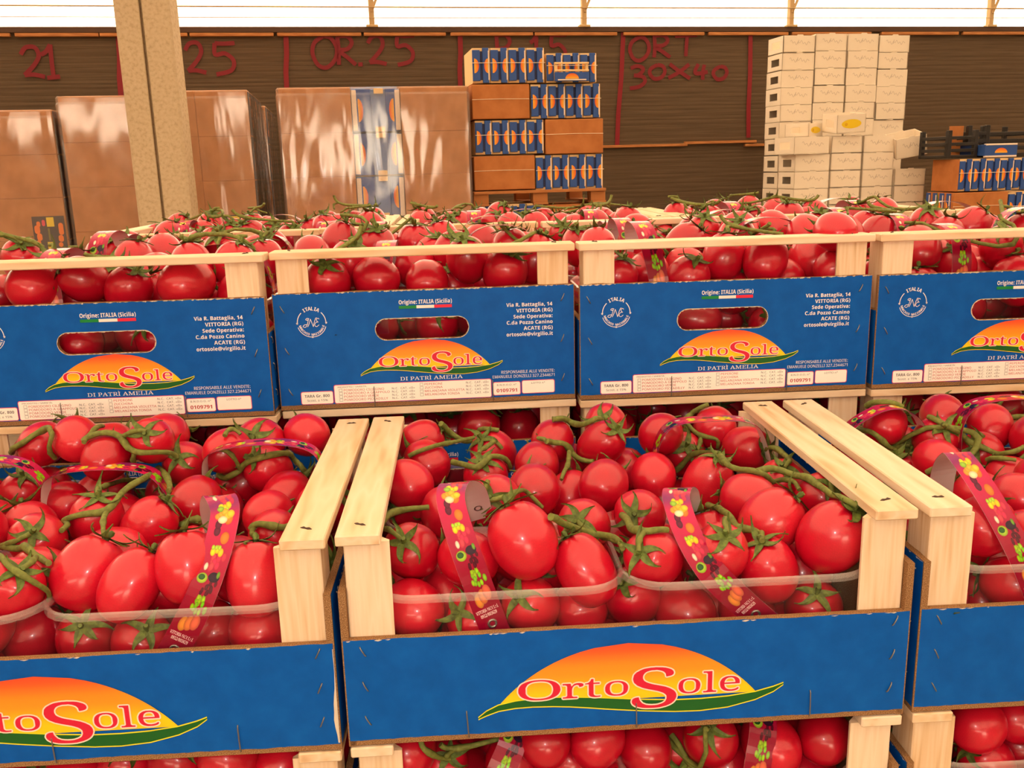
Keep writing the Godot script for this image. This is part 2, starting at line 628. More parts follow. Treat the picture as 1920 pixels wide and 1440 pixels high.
func ring(st: SurfaceTool, ctr: Vector2, r0: float, r1: float, a0: float, a1: float, z: float, col: Color, n := 24) -> void:
	var lc := col.srgb_to_linear()
	for k in n:
		var a := lerpf(a0, a1, k / float(n))
		var b := lerpf(a0, a1, (k + 1) / float(n))
		var pts := []
		for q in [[r0, a], [r1, a], [r1, b], [r0, b]]:
			pts.append(Vector3(ctr.x + q[0] * cos(q[1]), ctr.y + q[0] * sin(q[1]), z))
		face(st, pts, Vector3.BACK, [], [lc, lc, lc, lc])


func stroke(st: SurfaceTool, pts: Array, w: float, z: float, col: Color) -> void:
	var lc := col.srgb_to_linear()
	var n := pts.size()
	var off := []
	for k in n:
		var d: Vector2 = (pts[mini(k + 1, n - 1)] - pts[maxi(k - 1, 0)]).normalized()
		off.append(Vector2(-d.y, d.x) * w * 0.5)
	for k in n - 1:
		var q := [pts[k] + off[k], pts[k] - off[k], pts[k + 1] - off[k + 1], pts[k + 1] + off[k + 1]]
		face(st, q.map(func(p): return Vector3(p.x, p.y, z)), Vector3.BACK, [], [lc, lc, lc, lc])


# ------------------------------------------------------------------ the print on the crates
func sun_logo(st: SurfaceTool, o: Vector2, k: float, z: float) -> void:
	# drawn in metres for the long panel; k scales it, o moves it
	var P := func(x: float, y: float) -> Vector2: return o + Vector2(x, y) * 0.001 * k
	var R := 119.0
	var low := c(250, 208, 22)
	var mid := c(240, 150, 36)
	var top := c(234, 82, 44)
	var rows := 18
	for j in rows:
		var v0 := j / float(rows)
		var v1 := (j + 1) / float(rows)
		var pts := []
		var cols := []
		for q in [[v0, -1], [v0, 1], [v1, 1], [v1, -1]]:
			var y: float = 43.5 * q[0]
			var hw := sqrt(maxf(R * R - pow(y + R - 43.5, 2.0), 0.0))
			var p: Vector2 = P.call(198.0 + q[1] * hw, 25.6 + y)
			pts.append(Vector3(p.x, p.y, z))
			var v: float = q[0]
			cols.append((low.lerp(mid, smoothstep(0.10, 0.55, v)) if v < 0.55 else mid.lerp(top, smoothstep(0.55, 1.0, v))).srgb_to_linear())
		face(st, pts, Vector3.BACK, [], cols)
	var upper := [Vector2(91.6, 17.2), Vector2(97.5, 22.0), Vector2(106, 26.2), Vector2(118, 28.6), Vector2(130, 29.6), Vector2(145, 29.8), Vector2(156, 29.3), Vector2(170, 28.2), Vector2(182, 27.0), Vector2(208, 24.2), Vector2(232, 22.4), Vector2(250, 22.2), Vector2(270, 23.0), Vector2(289.5, 25.3), Vector2(302.7, 28.6), Vector2(309.8, 31.2)]
	var lower := [Vector2(91.6, 16.4), Vector2(97.4, 19.0), Vector2(106, 22.0), Vector2(118, 23.6), Vector2(130, 23.9), Vector2(145, 23.3), Vector2(156, 22.4), Vector2(170, 20.7), Vector2(182, 19.0), Vector2(208, 15.9), Vector2(232, 13.8), Vector2(250, 13.4), Vector2(270, 15.0), Vector2(289.5, 19.6), Vector2(302.7, 25.2), Vector2(309.8, 30.4)]
	for lay in 2:
		var g := 0.9 if lay == 0 else 0.0
		var col := (c(236, 222, 40) if lay == 0 else c(22, 96, 38)).srgb_to_linear()
		for j in upper.size() - 1:
			var pts := []
			for q in [[upper[j], 1.0], [upper[j + 1], 1.0], [lower[j + 1], -1.0], [lower[j], -1.0]]:
				var p: Vector2 = P.call(q[0].x, q[0].y + q[1] * g)
				pts.append(Vector3(p.x, p.y, z + 0.00008 * (1 + lay)))
			face(st, pts, Vector3.BACK, [], [col, col, col, col])
	var pink := c(250, 224, 208)
	var red := c(214, 30, 62)
	for lay in 9:
		var d := Vector2.ZERO if lay == 8 else Vector2.from_angle(TAU * lay / 8.0) * 1.0
		var col := red if lay == 8 else pink
		var zz := z + 0.00032 + 0.00001 * lay
		var word := func(s: String, font: String, x0: float, x1: float, y: float, h: float, dz: float) -> void:
			var p: Vector2 = P.call(x0 + d.x, y + d.y)
			txt(st, s, font, p.x, p.y, h * 0.001 * k, 0.0, col, zz + dz, (x1 - x0) * 0.001 * k)
		word.call("O", "serif", 120.2, 150.0, 28.6, 15.6, 0.0)
		word.call("rto", "serif", 151.5, 198.0, 28.8, 15.2, 0.0)
		word.call("ole", "serif", 234.0, 278.0, 27.4, 15.6, 0.0)
		word.call("S", "serif", 200.5, 232.5, 17.6, 31.2, 0.0002)


func end_print() -> ArrayMesh:
	if cache.has("end_print"):
		return cache.end_print
	var st := begin()
	var z := 0.0008
	var z2 := z + 0.0001
	var z3 := z + 0.0002
	var w := c(236, 234, 236)
	sun_logo(st, Vector2(0.0217, 0.0222), 0.659, z)
	txt(st, "DI PATRÌ AMELIA", "serif", 0.1214, 0.0262, 0.0036, 0.0, w, z, 0.0633)
	txt(st, "Origine: ITALIA (Sicilia)", "sans_bold", 0.1240, 0.1040, 0.0040, 0.0, w, z, 0.0528)
	for k in 3:
		rect(st, 0.1238 + 0.0176 * k, 0.0994, 0.1238 + 0.0176 * (k + 1), 0.1024, z, [c(16, 132, 62), c(238, 234, 230), c(222, 36, 66)][k])
	var ad := ["Via R. Battaglia, 14", "VITTORIA (RG)", "Sede Operativa:", "C.da Pozzo Canino", "ACATE (RG)", "ortosole@virgilio.it"]
	var wid := [0.0465, 0.0365, 0.0395, 0.0465, 0.0295, 0.0470]
	for k in 6:
		txt(st, ad[k], "sans_bold", 0.2776, 0.0975 - 0.00603 * k, 0.0036, 1.0, w, z, wid[k])
	txt(st, "RESPONSABILE ALLE VENDITE:", "sans", 0.2787, 0.0290, 0.0030, 1.0, w, z, 0.0545)
	txt(st, "EMANUELE DONZELLI 327.2344671", "sans", 0.2787, 0.0244, 0.0030, 1.0, w, z, 0.0635)
	# the national mark in its ring
	var ctr := Vector2(0.0371, 0.0887)
	for q in [[-0.36, 0.22], [0.78, 1.36], [-0.30, -0.19]]:
		pass
	ring(st, ctr, 0.0136, 0.0144, -0.10, 0.80, z, w)
	ring(st, ctr, 0.0136, 0.0144, PI - 0.80, PI + 0.10, z, w)
	ring(st, ctr, 0.0140, 0.0146, PI + 0.30, TAU - 0.30, z, w)
	arc_text(st, "ITALIA", ctr, 0.0124, 0.0036, PI / 2 + 0.60, PI / 2 - 0.60, 1.0, w, z)
	arc_text(st, "MARCHIO NAZIONALE", ctr, 0.0130, 0.0022, PI + 0.22, TAU - 0.22, -1.0, w, z)
	for a in [PI + 0.02, -0.02, -PI / 2]:
		star(st, ctr + Vector2.from_angle(a) * 0.0143, 0.0014, z, w)
	# interlaced script letters J N E
	var S := func(pts: Array) -> void:
		var q := []
		for k in pts.size() - 1:
			for s in 4:
				q.append(cubic2(pts, k, s / 4.0))
		q.append(pts[pts.size() - 1])
		stroke(st, q.map(func(p): return ctr + p * 0.001), 0.00055, z, w)
	S.call([Vector2(-2.2, 4.2), Vector2(-4.2, 4.6), Vector2(-5.6, 3.4), Vector2(-4.0, 2.6), Vector2(-3.0, 3.8), Vector2(-4.2, -1.0), Vector2(-6.2, -4.2), Vector2(-8.6, -3.6), Vector2(-7.4, -2.0), Vector2(-4.0, -1.6)])
	S.call([Vector2(-4.2, -4.0), Vector2(-2.6, -1.0), Vector2(-1.0, 3.8)])
	S.call([Vector2(-1.0, 3.8), Vector2(0.2, 0.0), Vector2(1.4, -4.0)])
	S.call([Vector2(1.4, -4.0), Vector2(2.6, 0.4), Vector2(4.2, 4.4), Vector2(5.4, 4.8)])
	S.call([Vector2(7.6, 3.4), Vector2(6.4, 4.4), Vector2(4.8, 3.2), Vector2(5.6, 1.0), Vector2(6.6, 0.6), Vector2(4.2, 0.2), Vector2(2.8, -2.4), Vector2(4.6, -4.0), Vector2(7.2, -2.2)])
	# white fields
	var edge := c(214, 60, 110)
	var paper := c(252, 246, 240)
	for q in [[21.3, 5.6, 52.7, 18.0], [54.6, 5.4, 213.2, 23.9], [215.6, 7.0, 243.0, 20.0], [245.2, 7.7, 278.2, 20.7]]:
		rect(st, q[0] * 0.001 - 0.0006, q[1] * 0.001 - 0.0006, q[2] * 0.001 + 0.0006, q[3] * 0.001 + 0.0006, z, edge, 0.0020)
		rect(st, q[0] * 0.001, q[1] * 0.001, q[2] * 0.001, q[3] * 0.001, z2, paper, 0.0016)
	var gk := c(92, 84, 92)
	var rk := c(190, 60, 64)
	txt(st, "TARA Gr. 800", "sans_bold", 0.037, 0.0124, 0.0028, 0.5, gk, z3, 0.0250)
	txt(st, "Scost. ± 15%", "sans", 0.037, 0.0082, 0.0022, 0.5, gk, z3, 0.0205)
	txt(st, "PRODOTTO / VARIETÀ:", "sans", 0.0582, 0.0210, 0.0016, 0.0, gk, z3, 0.029)
	var left := ["POMODORO CILIEGINO", "POMODORO A GRAPPOLO", "POMODORO VERDE", "POMODORO PICCADILLY"]
	var lw := [0.0405, 0.0460, 0.0350, 0.0440]
	var right := ["PEPERONI", "ZUCCHINA", "MELANZANA VIOLETTA", "MELANZANA TONDA"]
	var rw := [0.0180, 0.0182, 0.0405, 0.0355]
	for k in 4:
		var y := 0.0174 - 0.00335 * k
		txt(st, left[k], "sans", 0.0640, y, 0.0023, 0.0, rk, z3, lw[k])
		txt(st, "N.C.  CAT. «II»", "sans", 0.1125, y, 0.0021, 0.0, gk, z3, 0.0230)
		var yr := 0.0203 - 0.0036 * k
		txt(st, right[k], "sans", 0.1456, yr, 0.0023, 0.0, rk, z3, rw[k])
		txt(st, "N.C.  CAT. «II»", "sans", 0.1878, yr, 0.0021, 0.0, gk, z3, 0.0230)
		for x in [0.0592, 0.1408]:
			var yy := y if x < 0.1 else yr
			rect(st, x, yy - 0.0003, x + 0.0034, yy + 0.0026, z3, gk.lightened(0.3))
			rect(st, x + 0.0003, yy, x + 0.0031, yy + 0.0023, z3 + 0.0001, paper)
	txt(st, "B.N.D.O.O. n°", "sans", 0.2293, 0.0164, 0.0018, 0.5, gk, z3, 0.0200)
	txt(st, "0109791", "sans_bold", 0.2293, 0.0096, 0.0036, 0.5, rk, z3, 0.0210)
	txt(st, "LOTTO n°", "sans", 0.2617, 0.0172, 0.0018, 0.5, gk, z3, 0.0140)
	cache.end_print = st.commit()
	return cache.end_print


func cubic2(p: Array, k: int, s: float) -> Vector2:
	return p[k].cubic_interpolate(p[k + 1], p[maxi(k - 1, 0)], p[mini(k + 2, p.size() - 1)], s)


func arc_text(st: SurfaceTool, s: String, ctr: Vector2, r: float, h: float, a0: float, a1: float, way: float, col: Color, z: float) -> void:
	for k in s.length():
		if s[k] == " ":
			continue
		var a := lerpf(a0, a1, (k + 0.5) / s.length())
		var p := ctr + Vector2.from_angle(a) * r
		if way > 0.0:
			txt(st, s[k], "sans_bold", p.x, p.y, h, 0.5, col, z, 0.0, a - PI / 2, p)
		else:
			txt(st, s[k], "sans_bold", p.x, p.y, h, 0.5, col, z, 0.0, a + PI / 2, p)


func star(st: SurfaceTool, p: Vector2, r: float, z: float, col: Color) -> void:
	var poly := PackedVector2Array()
	for k in 10:
		poly.append(p + Vector2.from_angle(PI / 2 + TAU * k / 10.0) * (r if k % 2 == 0 else r * 0.42))
	flat_poly(st, poly, z, col)


func side_print() -> ArrayMesh:
	if not cache.has("side_print"):
		var st := begin()
		sun_logo(st, Vector2.ZERO, 1.0, 0.0008)
		cache.side_print = st.commit()
	return cache.side_print


# ------------------------------------------------------------------ crates
func ragged(r: RandomNumberGenerator, x0: float, x1: float, y: float, amp: float, step := 0.003) -> PackedVector2Array:
	var out := PackedVector2Array()
	var n := int((x1 - x0) / step)
	var v := 0.0
	for k in n + 1:
		v = clampf(v * 0.75 + r.randf_range(-amp, amp), -amp * 1.6, amp * 1.6)
		out.append(Vector2(lerpf(x0, x1, k / float(n)), y + v - amp * 0.5))
	return out


func sheet(st: SurfaceTool, top: PackedVector2Array, bottom: PackedVector2Array, z: float) -> void:
	for k in top.size() - 1:
		var pts := []
		for p in [bottom[k], bottom[k + 1], top[k + 1], top[k]]:
			pts.append(Vector3(p.x, p.y, z))
		face(st, pts, Vector3.BACK)


func flecks(r: RandomNumberGenerator, x0: float, x1: float, y: float, n: int) -> ArrayMesh:
	# little curls of torn paper on a sawn edge
	var st := begin()
	for k in n:
		var x := r.randf_range(x0, x1)
		var w := r.randf_range(0.0006, 0.0032)
		var h := r.randf_range(0.0003, 0.0012)
		var p := [Vector3(x - w, y - h * 0.4, 0.0006), Vector3(x, y - h, 0.0007), Vector3(x + w, y - h * 0.2, 0.0006), Vector3(x + w * 0.3, y + h * 0.5, 0.0011)]
		face(st, p, Vector3(0, 0.2, 1).normalized())
	return st.commit()


func side_board(v: int) -> Array:
	# [board, paper, torn edge] of a long side, seen from outside
	var key := "side_board%d" % v
	if not cache.has(key):
		var r := RandomNumberGenerator.new()
		r.seed = 100 + v
		var st := begin()
		cbox(st, Vector3(0.0005, 0.0, -0.005), Vector3(L - 0.0005, 0.0822, 0.0), 0.0006)
		var pa := begin()
		sheet(pa, ragged(r, 0.001, L - 0.001, 0.0819, 0.0003), ragged(r, 0.001, L - 0.001, 0.0046, 0.0003), 0.0003)
		var fl := flecks(r, 0.004, L - 0.004, 0.0817, 16)
		if v == 1: # worn
			# a long scuff where the paper has worn off along one end
			var w := begin()
			var edge := []
			for k in 13:
				edge.append(0.0002 + 0.0030 * exp(-pow((k - 3.5) / 3.0, 2.0)) * r.randf_range(0.5, 1.1) + r.randf_range(0.0, 0.0005))
			for k in 12:
				var y0 := 0.006 + 0.006 * k
				face(w, [Vector3(L - 0.001, y0, 0.0007), Vector3(L - 0.001, y0 + 0.006, 0.0007), Vector3(L - 0.001 - edge[k + 1], y0 + 0.006, 0.0006), Vector3(L - 0.001 - edge[k], y0, 0.0006)], Vector3.BACK)
			w.append_from(fl, 0, Transform3D())
			fl = w.commit()
		cache[key] = [st.commit(), pa.commit(), fl]
	return cache[key]


func hole_outline(g: float) -> Array:
	# lower and upper half of the hand hole, from its +x end to its -x end
	var x0 := 0.0994 + 0.0108
	var x1 := 0.1927 - 0.0108
	var y := 0.0791
	var rr := 0.0108 + g
	var out := [[], []]
	for h in 2:
		var s := -1.0 if h == 0 else 1.0
		for k in 9:
			var a := s * PI / 2 * k / 8.0
			out[h].append(Vector2(x1 + rr * cos(a), y + rr * sin(a)))
		for k in 9:
			var a := s * (PI / 2 + PI / 2 * k / 8.0)
			out[h].append(Vector2(x0 + rr * cos(a), y + rr * sin(a)))
	return out


func end_board(v: int) -> Array:
	var key := "end_board%d" % v
	if not cache.has(key):
		var r := RandomNumberGenerator.new()
		r.seed = 200 + v
		var res := []
		for lay in 2:
			var st := begin()
			var hole := hole_outline(0.0 if lay == 0 else 0.0005)
			var x0 := 0.0 if lay == 0 else 0.0007
			var x1 := D - x0
			var top: PackedVector2Array = ragged(r, x0, x1, 0.1182 if lay == 0 else 0.1178, 0.0003, 0.004)
			var bot: PackedVector2Array = ragged(r, x0, x1, 0.0 if lay == 0 else 0.0046, 0.0003, 0.004)
			if lay == 0:
				for k in bot.size():
					bot[k].y = 0.0
			var lower := PackedVector2Array()
			lower.append_array(bot)
			lower.append(Vector2(x1, 0.0791))
			lower.append_array(PackedVector2Array(hole[0]))
			lower.append(Vector2(x0, 0.0791))
			var upper := PackedVector2Array()
			upper.append_array(PackedVector2Array(hole[1]))
			upper.append(Vector2(x0, 0.0791))
			upper.append_array(top)
			upper.append(Vector2(x1, 0.0791))
			for poly in [lower, upper]:
				if lay == 0:
					slab(st, poly, -0.005, 0.0)
				else:
					flat_poly(st, poly, 0.0003, Color.WHITE)
			res.append(st.commit())
		var fl := flecks(r, 0.001, D - 0.001, 0.1179, 90)
		res.append(fl)
		# the frayed lip round the hand hole
		var st := begin()
		var o := hole_outline(0.0004)
		var whole: Array = o[0].slice(0, -1) + o[1].slice(1)
		var loop: Array = o[1] + (o[0].duplicate())
		var path := []
		for p in o[1]:
			path.append(p)
		var back: Array = o[0].duplicate()
		back.reverse()
		for p in back:
			path.append(p)
		for k in path.size():
			var a: Vector2 = path[k]
			var b: Vector2 = path[(k + 1) % path.size()]
			if a.distance_to(b) < 1e-6:
				continue
			var n := int(a.distance_to(b) / 0.002) + 1
			for j in n:
				var p := a.lerp(b, j / float(n))
				var q := a.lerp(b, (j + 1) / float(n))
				var w := r.randf_range(0.0003, 0.0011)
				var ctr := Vector2(0.14605, 0.0791)
				var dirp := Vector2(0, signf(p.y - ctr.y)) if absf(p.x - ctr.x) < 0.036 else (p - Vector2(ctr.x + signf(p.x - ctr.x) * 0.0358, ctr.y)).normalized()
				face(st, [Vector3(p.x, p.y, 0.0004), Vector3(q.x, q.y, 0.0004), Vector3(q.x - dirp.x * w, q.y - dirp.y * w, 0.0009), Vector3(p.x - dirp.x * w, p.y - dirp.y * w, 0.0009)], Vector3.BACK)
		res.append(st.commit())
		cache[key] = res
	return cache[key]


func staple_mesh(long: bool) -> ArrayMesh:
	var key := "staple_long" if long else "staple"
	if not cache.has(key):
		var st := begin()
		var h := 0.0205 if long else 0.0078
		var pts := [Vector3(0, h / 2, -0.0015), Vector3(0, h / 2, 0.0006), Vector3(0, h / 2 - 0.0012, 0.0013), Vector3(0, 0, 0.0015), Vector3(0, -h / 2 + 0.0012, 0.0013), Vector3(0, -h / 2, 0.0006), Vector3(0, -h / 2, -0.0015)]
		tube(st, pts, [0.0005, 0.0005, 0.0005, 0.0005, 0.0005, 0.0005, 0.0005], 6)
		cache[key] = st.commit()
	return cache[key]


func staples(panel: Node3D, spots: Array, long: bool) -> void:
	for s in spots:
		part("staple", staple_mesh(long), "steel", panel, Transform3D(Basis(Vector3.BACK, s[2]), Vector3(s[0] * 0.001, s[1] * 0.001, 0.0)))


func make_crate(v: int) -> Node3D:
	var o := Node3D.new()
	o.name = "tomato_crate"
	var wood := "wood_%d" % v
	var base := begin()
	cbox(base, Vector3(0.003, 0.001, -D + 0.003), Vector3(L - 0.003, 0.005, -0.003), 0.0005)
	part("base_board", base.commit(), "hardboard", o)
	var sb := side_board(v)
	for k in 2:
		var p := part("side_panel", sb[0], "hardboard", o, Transform3D() if k == 0 else Transform3D(Basis(Vector3.UP, PI), Vector3(L, 0, -D)))
		part("printed_paper", sb[1], "blue_print", p)
		if k == 0:
			part("printed_logo", side_print(), "ink", p)
			part("torn_edge", sb[2], "torn_paper", p).set_meta("kind", "stuff")
			staples(p, [[14.2, 73.3, 0.5], [14.4, 46.6, 0.45], [14.7, 20.1, 0.5], [388.5, 75.1, -0.45], [388.1, 48.8, -0.42], [387.8, 22.7, -0.4]], false)
			staples(p, [[84.0, 12.6, 0.05], [204.0, 12.6, 0.02], [330.0, 13.4, 0.02]], true)
	var eb := end_board((v + 1) % 3)
	for k in 2:
		var p := part("end_panel", eb[0], "hardboard", o, Transform3D(Basis(Vector3.UP, -PI / 2), Vector3(0, 0, -D)) if k == 0 else Transform3D(Basis(Vector3.UP, PI / 2), Vector3(L, 0, 0)))
		part("printed_paper", eb[1], "blue_print", p)
		if k == 0:
			part("printed_label", end_print(), "ink", p)
			part("torn_edge", eb[2], "torn_paper", p).set_meta("kind", "stuff")
			part("torn_handle_edge", eb[3], "torn_paper", p)
			staples(p, [[9.2, 102.7, 0.5], [10.7, 60.7, 0.5], [11.0, 18.7, 0.5], [288.0, 105.3, -0.45], [287.4, 63.6, -0.4], [287.4, 22.8, -0.4]], false)
			staples(p, [[94.5, 11.0, 0.0], [215.0, 12.0, 0.0]], true)
	var r := RandomNumberGenerator.new()
	r.seed = 300 + v
	for x in [0.0052, L - 0.0052 - 0.031]:
		for z in [-0.0052, -D + 0.0052 + 0.031]:
			var st := begin()
			# three-cornered posts: square to the outside, slanting across the inner corner
			corner_post(st, x if x < 0.1 else x + 0.031, z if z > -0.1 else z - 0.031, 1.0 if x < 0.1 else -1.0, 1.0 if z > -0.1 else -1.0, Vector2(r.randf(), r.randf()))
			part("corner_post", st.commit(), "wood_%d" % (r.randi() % 3), o)
	for x in [0.0008, L - 0.0308]:
		var st := begin()
		cbox(st, Vector3(x, 0.1512, -D + 0.0005), Vector3(x + 0.030, H, 0.0012), 0.0009, 2, Vector2(r.randf(), r.randf()), Vector2(6.0, 0.8))
		var s := part("top_slat", st.commit(), wood, o)
		for z in [-0.018, -D + 0.018]:
			var nail := begin()
			var q := []
			var ang := r.randf_range(-0.6, 0.6)
			for k in 5:
				q.append(Vector3(x + 0.015, H + 0.0001, z) + Vector3(cos(ang), 0, sin(ang)) * (k - 2.0) * 0.0022 + Vector3(r.randf_range(-0.0004, 0.0004), 0, r.randf_range(-0.0004, 0.0004)))
			tube(nail, q, [0.0003, 0.0012, 0.0008, 0.0013, 0.0003], 5)
			part("nail_mark", nail.commit(), "rusty_nail", s)
	return o


func corner_post(st: SurfaceTool, x: float, z: float, sx: float, sz: float, off: Vector2) -> void:
	var b := 0.0009
	var w := 0.031
	var o := [Vector2(b, 0), Vector2(w, 0), Vector2(w, 0.0025), Vector2(0.0025, w), Vector2(0, w), Vector2(0, b)]
	var pts := o.map(func(p): return Vector2(x + sx * p.x, z - sz * p.y))
	var ctr := Vector2(x + sx * 0.01, z - sz * 0.01)
	var lo := 0.0052
	var hi := 0.1512
	for k in 6:
		var a: Vector2 = pts[k]
		var c2: Vector2 = pts[(k + 1) % 6]
		var n2 := Vector2(c2.y - a.y, a.x - c2.x).normalized()
		if n2.dot((a + c2) * 0.5 - ctr) < 0.0:
			n2 = -n2
		var q := [Vector3(a.x, lo, a.y), Vector3(c2.x, lo, c2.y), Vector3(c2.x, hi, c2.y), Vector3(a.x, hi, a.y)]
		var run := a.distance_to(c2)
		face(st, q, Vector3(n2.x, 0, n2.y), [Vector2(k * 0.3, lo * 0.9) + off, Vector2(k * 0.3 + run * 15.0, lo * 0.9) + off, Vector2(k * 0.3 + run * 15.0, hi * 0.9) + off, Vector2(k * 0.3, hi * 0.9) + off])
	for y in [lo, hi]:
		var q := pts.map(func(p): return Vector3(p.x, y, p.y))
		face(st, q, Vector3.UP if y == hi else Vector3.DOWN, pts.map(func(p): return p * 9.0 + off))


func base_of(n: String) -> Transform3D:
	return Transform3D(Basis(Vector3.UP, TURN[n][1]), TURN[n][0])


func build_crates() -> void:
	var protos := []
	for k in 3:
		protos.append(make_crate(k))
	var g1 := "open tomato crates in the low front row"
	var g2 := "tomato crates with handle holes in the raised row"
	var g3 := "tomato crates behind the raised row"
	var rows := [
		["C", 0, "wooden tomato crate with large sun logo, middle of the low front row", g1], ["A", 1, "wooden tomato crate with large sun logo, pillar end of low front row", g1], ["B", 2, "wooden tomato crate with large sun logo, white box end of low front row", g1],
		["Cb", 2, "tomato crate carrying the middle crate of the low front row", g1], ["Ab", 0, "tomato crate under the pillar-end crate of the low front row", g1], ["Bb", 1, "tomato crate under the white box end crate of low front row", g1],
		["R1", 0, "raised blue tomato crate with handle hole, first from the pillar side", g2], ["R2", 1, "raised blue tomato crate with handle hole, second from the pillar side", g2], ["R3", 2, "raised blue tomato crate with handle hole, third from the pillar side", g2], ["R4", 0, "raised blue tomato crate with handle hole, fourth from the pillar side", g2],
		["R1b", 1, "shaded tomato crate holding up the first raised crate from pillar side", g2], ["R2b", 2, "shaded tomato crate holding up the second raised crate from pillar side", g2], ["R3b", 0, "shaded tomato crate holding up the third raised crate from pillar side", g2], ["R4b", 1, "shaded tomato crate holding up the fourth raised crate from pillar side", g2],
		["T1", 2, "far tomato crate behind raised row, first from the pillar side", g3], ["T2", 0, "far tomato crate behind raised row, between first and third far crates", g3], ["T3", 1, "far tomato crate behind raised row, towards the white boxes", g3]]
	for q in rows:
		var o: Node3D = protos[q[1]].duplicate()
		o.name = numbered("tomato_crate")
		add_child(o)
		var b := base_of(q[0])
		if q[0].begins_with("R"):
			b = b * Transform3D(Basis(Vector3.UP, PI / 2), Vector3(D, 0, 0))
		o.transform = b
		tag(o, q[2], "crate", q[3])
	for p in protos:
		p.free()


# ------------------------------------------------------------------ punnets
func rounded(w: float, d: float, r: float, n := 6) -> PackedVector2Array:
	var out := PackedVector2Array()
	for q in [[w - r, d - r, 0.0], [r, d - r, 0.25], [r, r, 0.5], [w - r, r, 0.75]]:
		for k in n + 1:
			var a: float = TAU * (q[2] + 0.25 * k / n)
			out.append(Vector2(q[0] + r * cos(a), q[1] + r * sin(a)))
	return out


func tray_mesh(w: float, d: float) -> ArrayMesh:
	var key := "tray%.4f_%.4f" % [w, d]
	if cache.has(key):
		return cache[key]
	var st := begin()
	var levels := [[0.006, 0.007], [0.003, 0.02], [0.0015, 0.07], [0.0, 0.108]]
	var loops := []
	for q in levels:
		var p := rounded(w - 2 * q[0], d - 2 * q[0], 0.028)
		var row := []
		for v in p:
			row.append(Vector3(v.x + q[0], q[1], -v.y - q[0]))
		loops.append(row)
	var n: int = loops[0].size()
	for k in loops.size() - 1:
		for j in n:
			var j2 := (j + 1) % n
			var pts := [loops[k][j], loops[k][j2], loops[k + 1][j2], loops[k + 1][j]]
			var nn: Vector3 = (pts[1] - pts[0]).cross(pts[3] - pts[0])
			if nn.length() < 1e-12:
				continue
			nn = nn.normalized()
			var outw: Vector3 = (pts[0] + pts[2]) * 0.5 - Vector3(w / 2, 0.05, -d / 2)
			face(st, pts, nn if nn.dot(outw) > 0 else -nn)
	face(st, loops[0], Vector3.DOWN)
	cache[key] = st.commit()
	return cache[key]


func rim_mesh(w: float, d: float) -> ArrayMesh:
	var key := "rim%.4f_%.4f" % [w, d]
	if cache.has(key):
		return cache[key]
	var st := begin()
	var p := rounded(w, d, 0.028)
	var n := p.size()
	var prof := [Vector2(0.0, 0.1048), Vector2(0.0005, 0.1090), Vector2(0.0020, 0.1100), Vector2(0.0036, 0.1090), Vector2(0.0040, 0.1046)]
	var ctr := Vector2(w, d) * 0.5
	for j in n:
		var j2 := (j + 1) % n
		var na := Vector2(p[(j + 1) % n] - p[(j + n - 1) % n]).normalized()
		var nb := Vector2(p[(j2 + 1) % n] - p[j]).normalized()
		na = Vector2(na.y, -na.x)
		nb = Vector2(nb.y, -nb.x)
		for k in prof.size() - 1:
			var pts := []
			for q in [[p[j], na, k], [p[j2], nb, k], [p[j2], nb, k + 1], [p[j], na, k + 1]]:
				var f: Vector2 = q[0] + q[1] * prof[q[2]].x
				pts.append(Vector3(f.x, prof[q[2]].y, -f.y))
			var nn: Vector3 = (pts[1] - pts[0]).cross(pts[3] - pts[0]).normalized()
			var up: Vector3 = Vector3(na.x, 0, -na.y) * [-0.6, 0.0, 0.3, 1.0][k] + Vector3.UP * [0.8, 1.0, 0.8, 0.0][k]
			face(st, pts, nn if nn.dot(up) > 0 else -nn)
	cache[key] = st.commit()
	return cache[key]


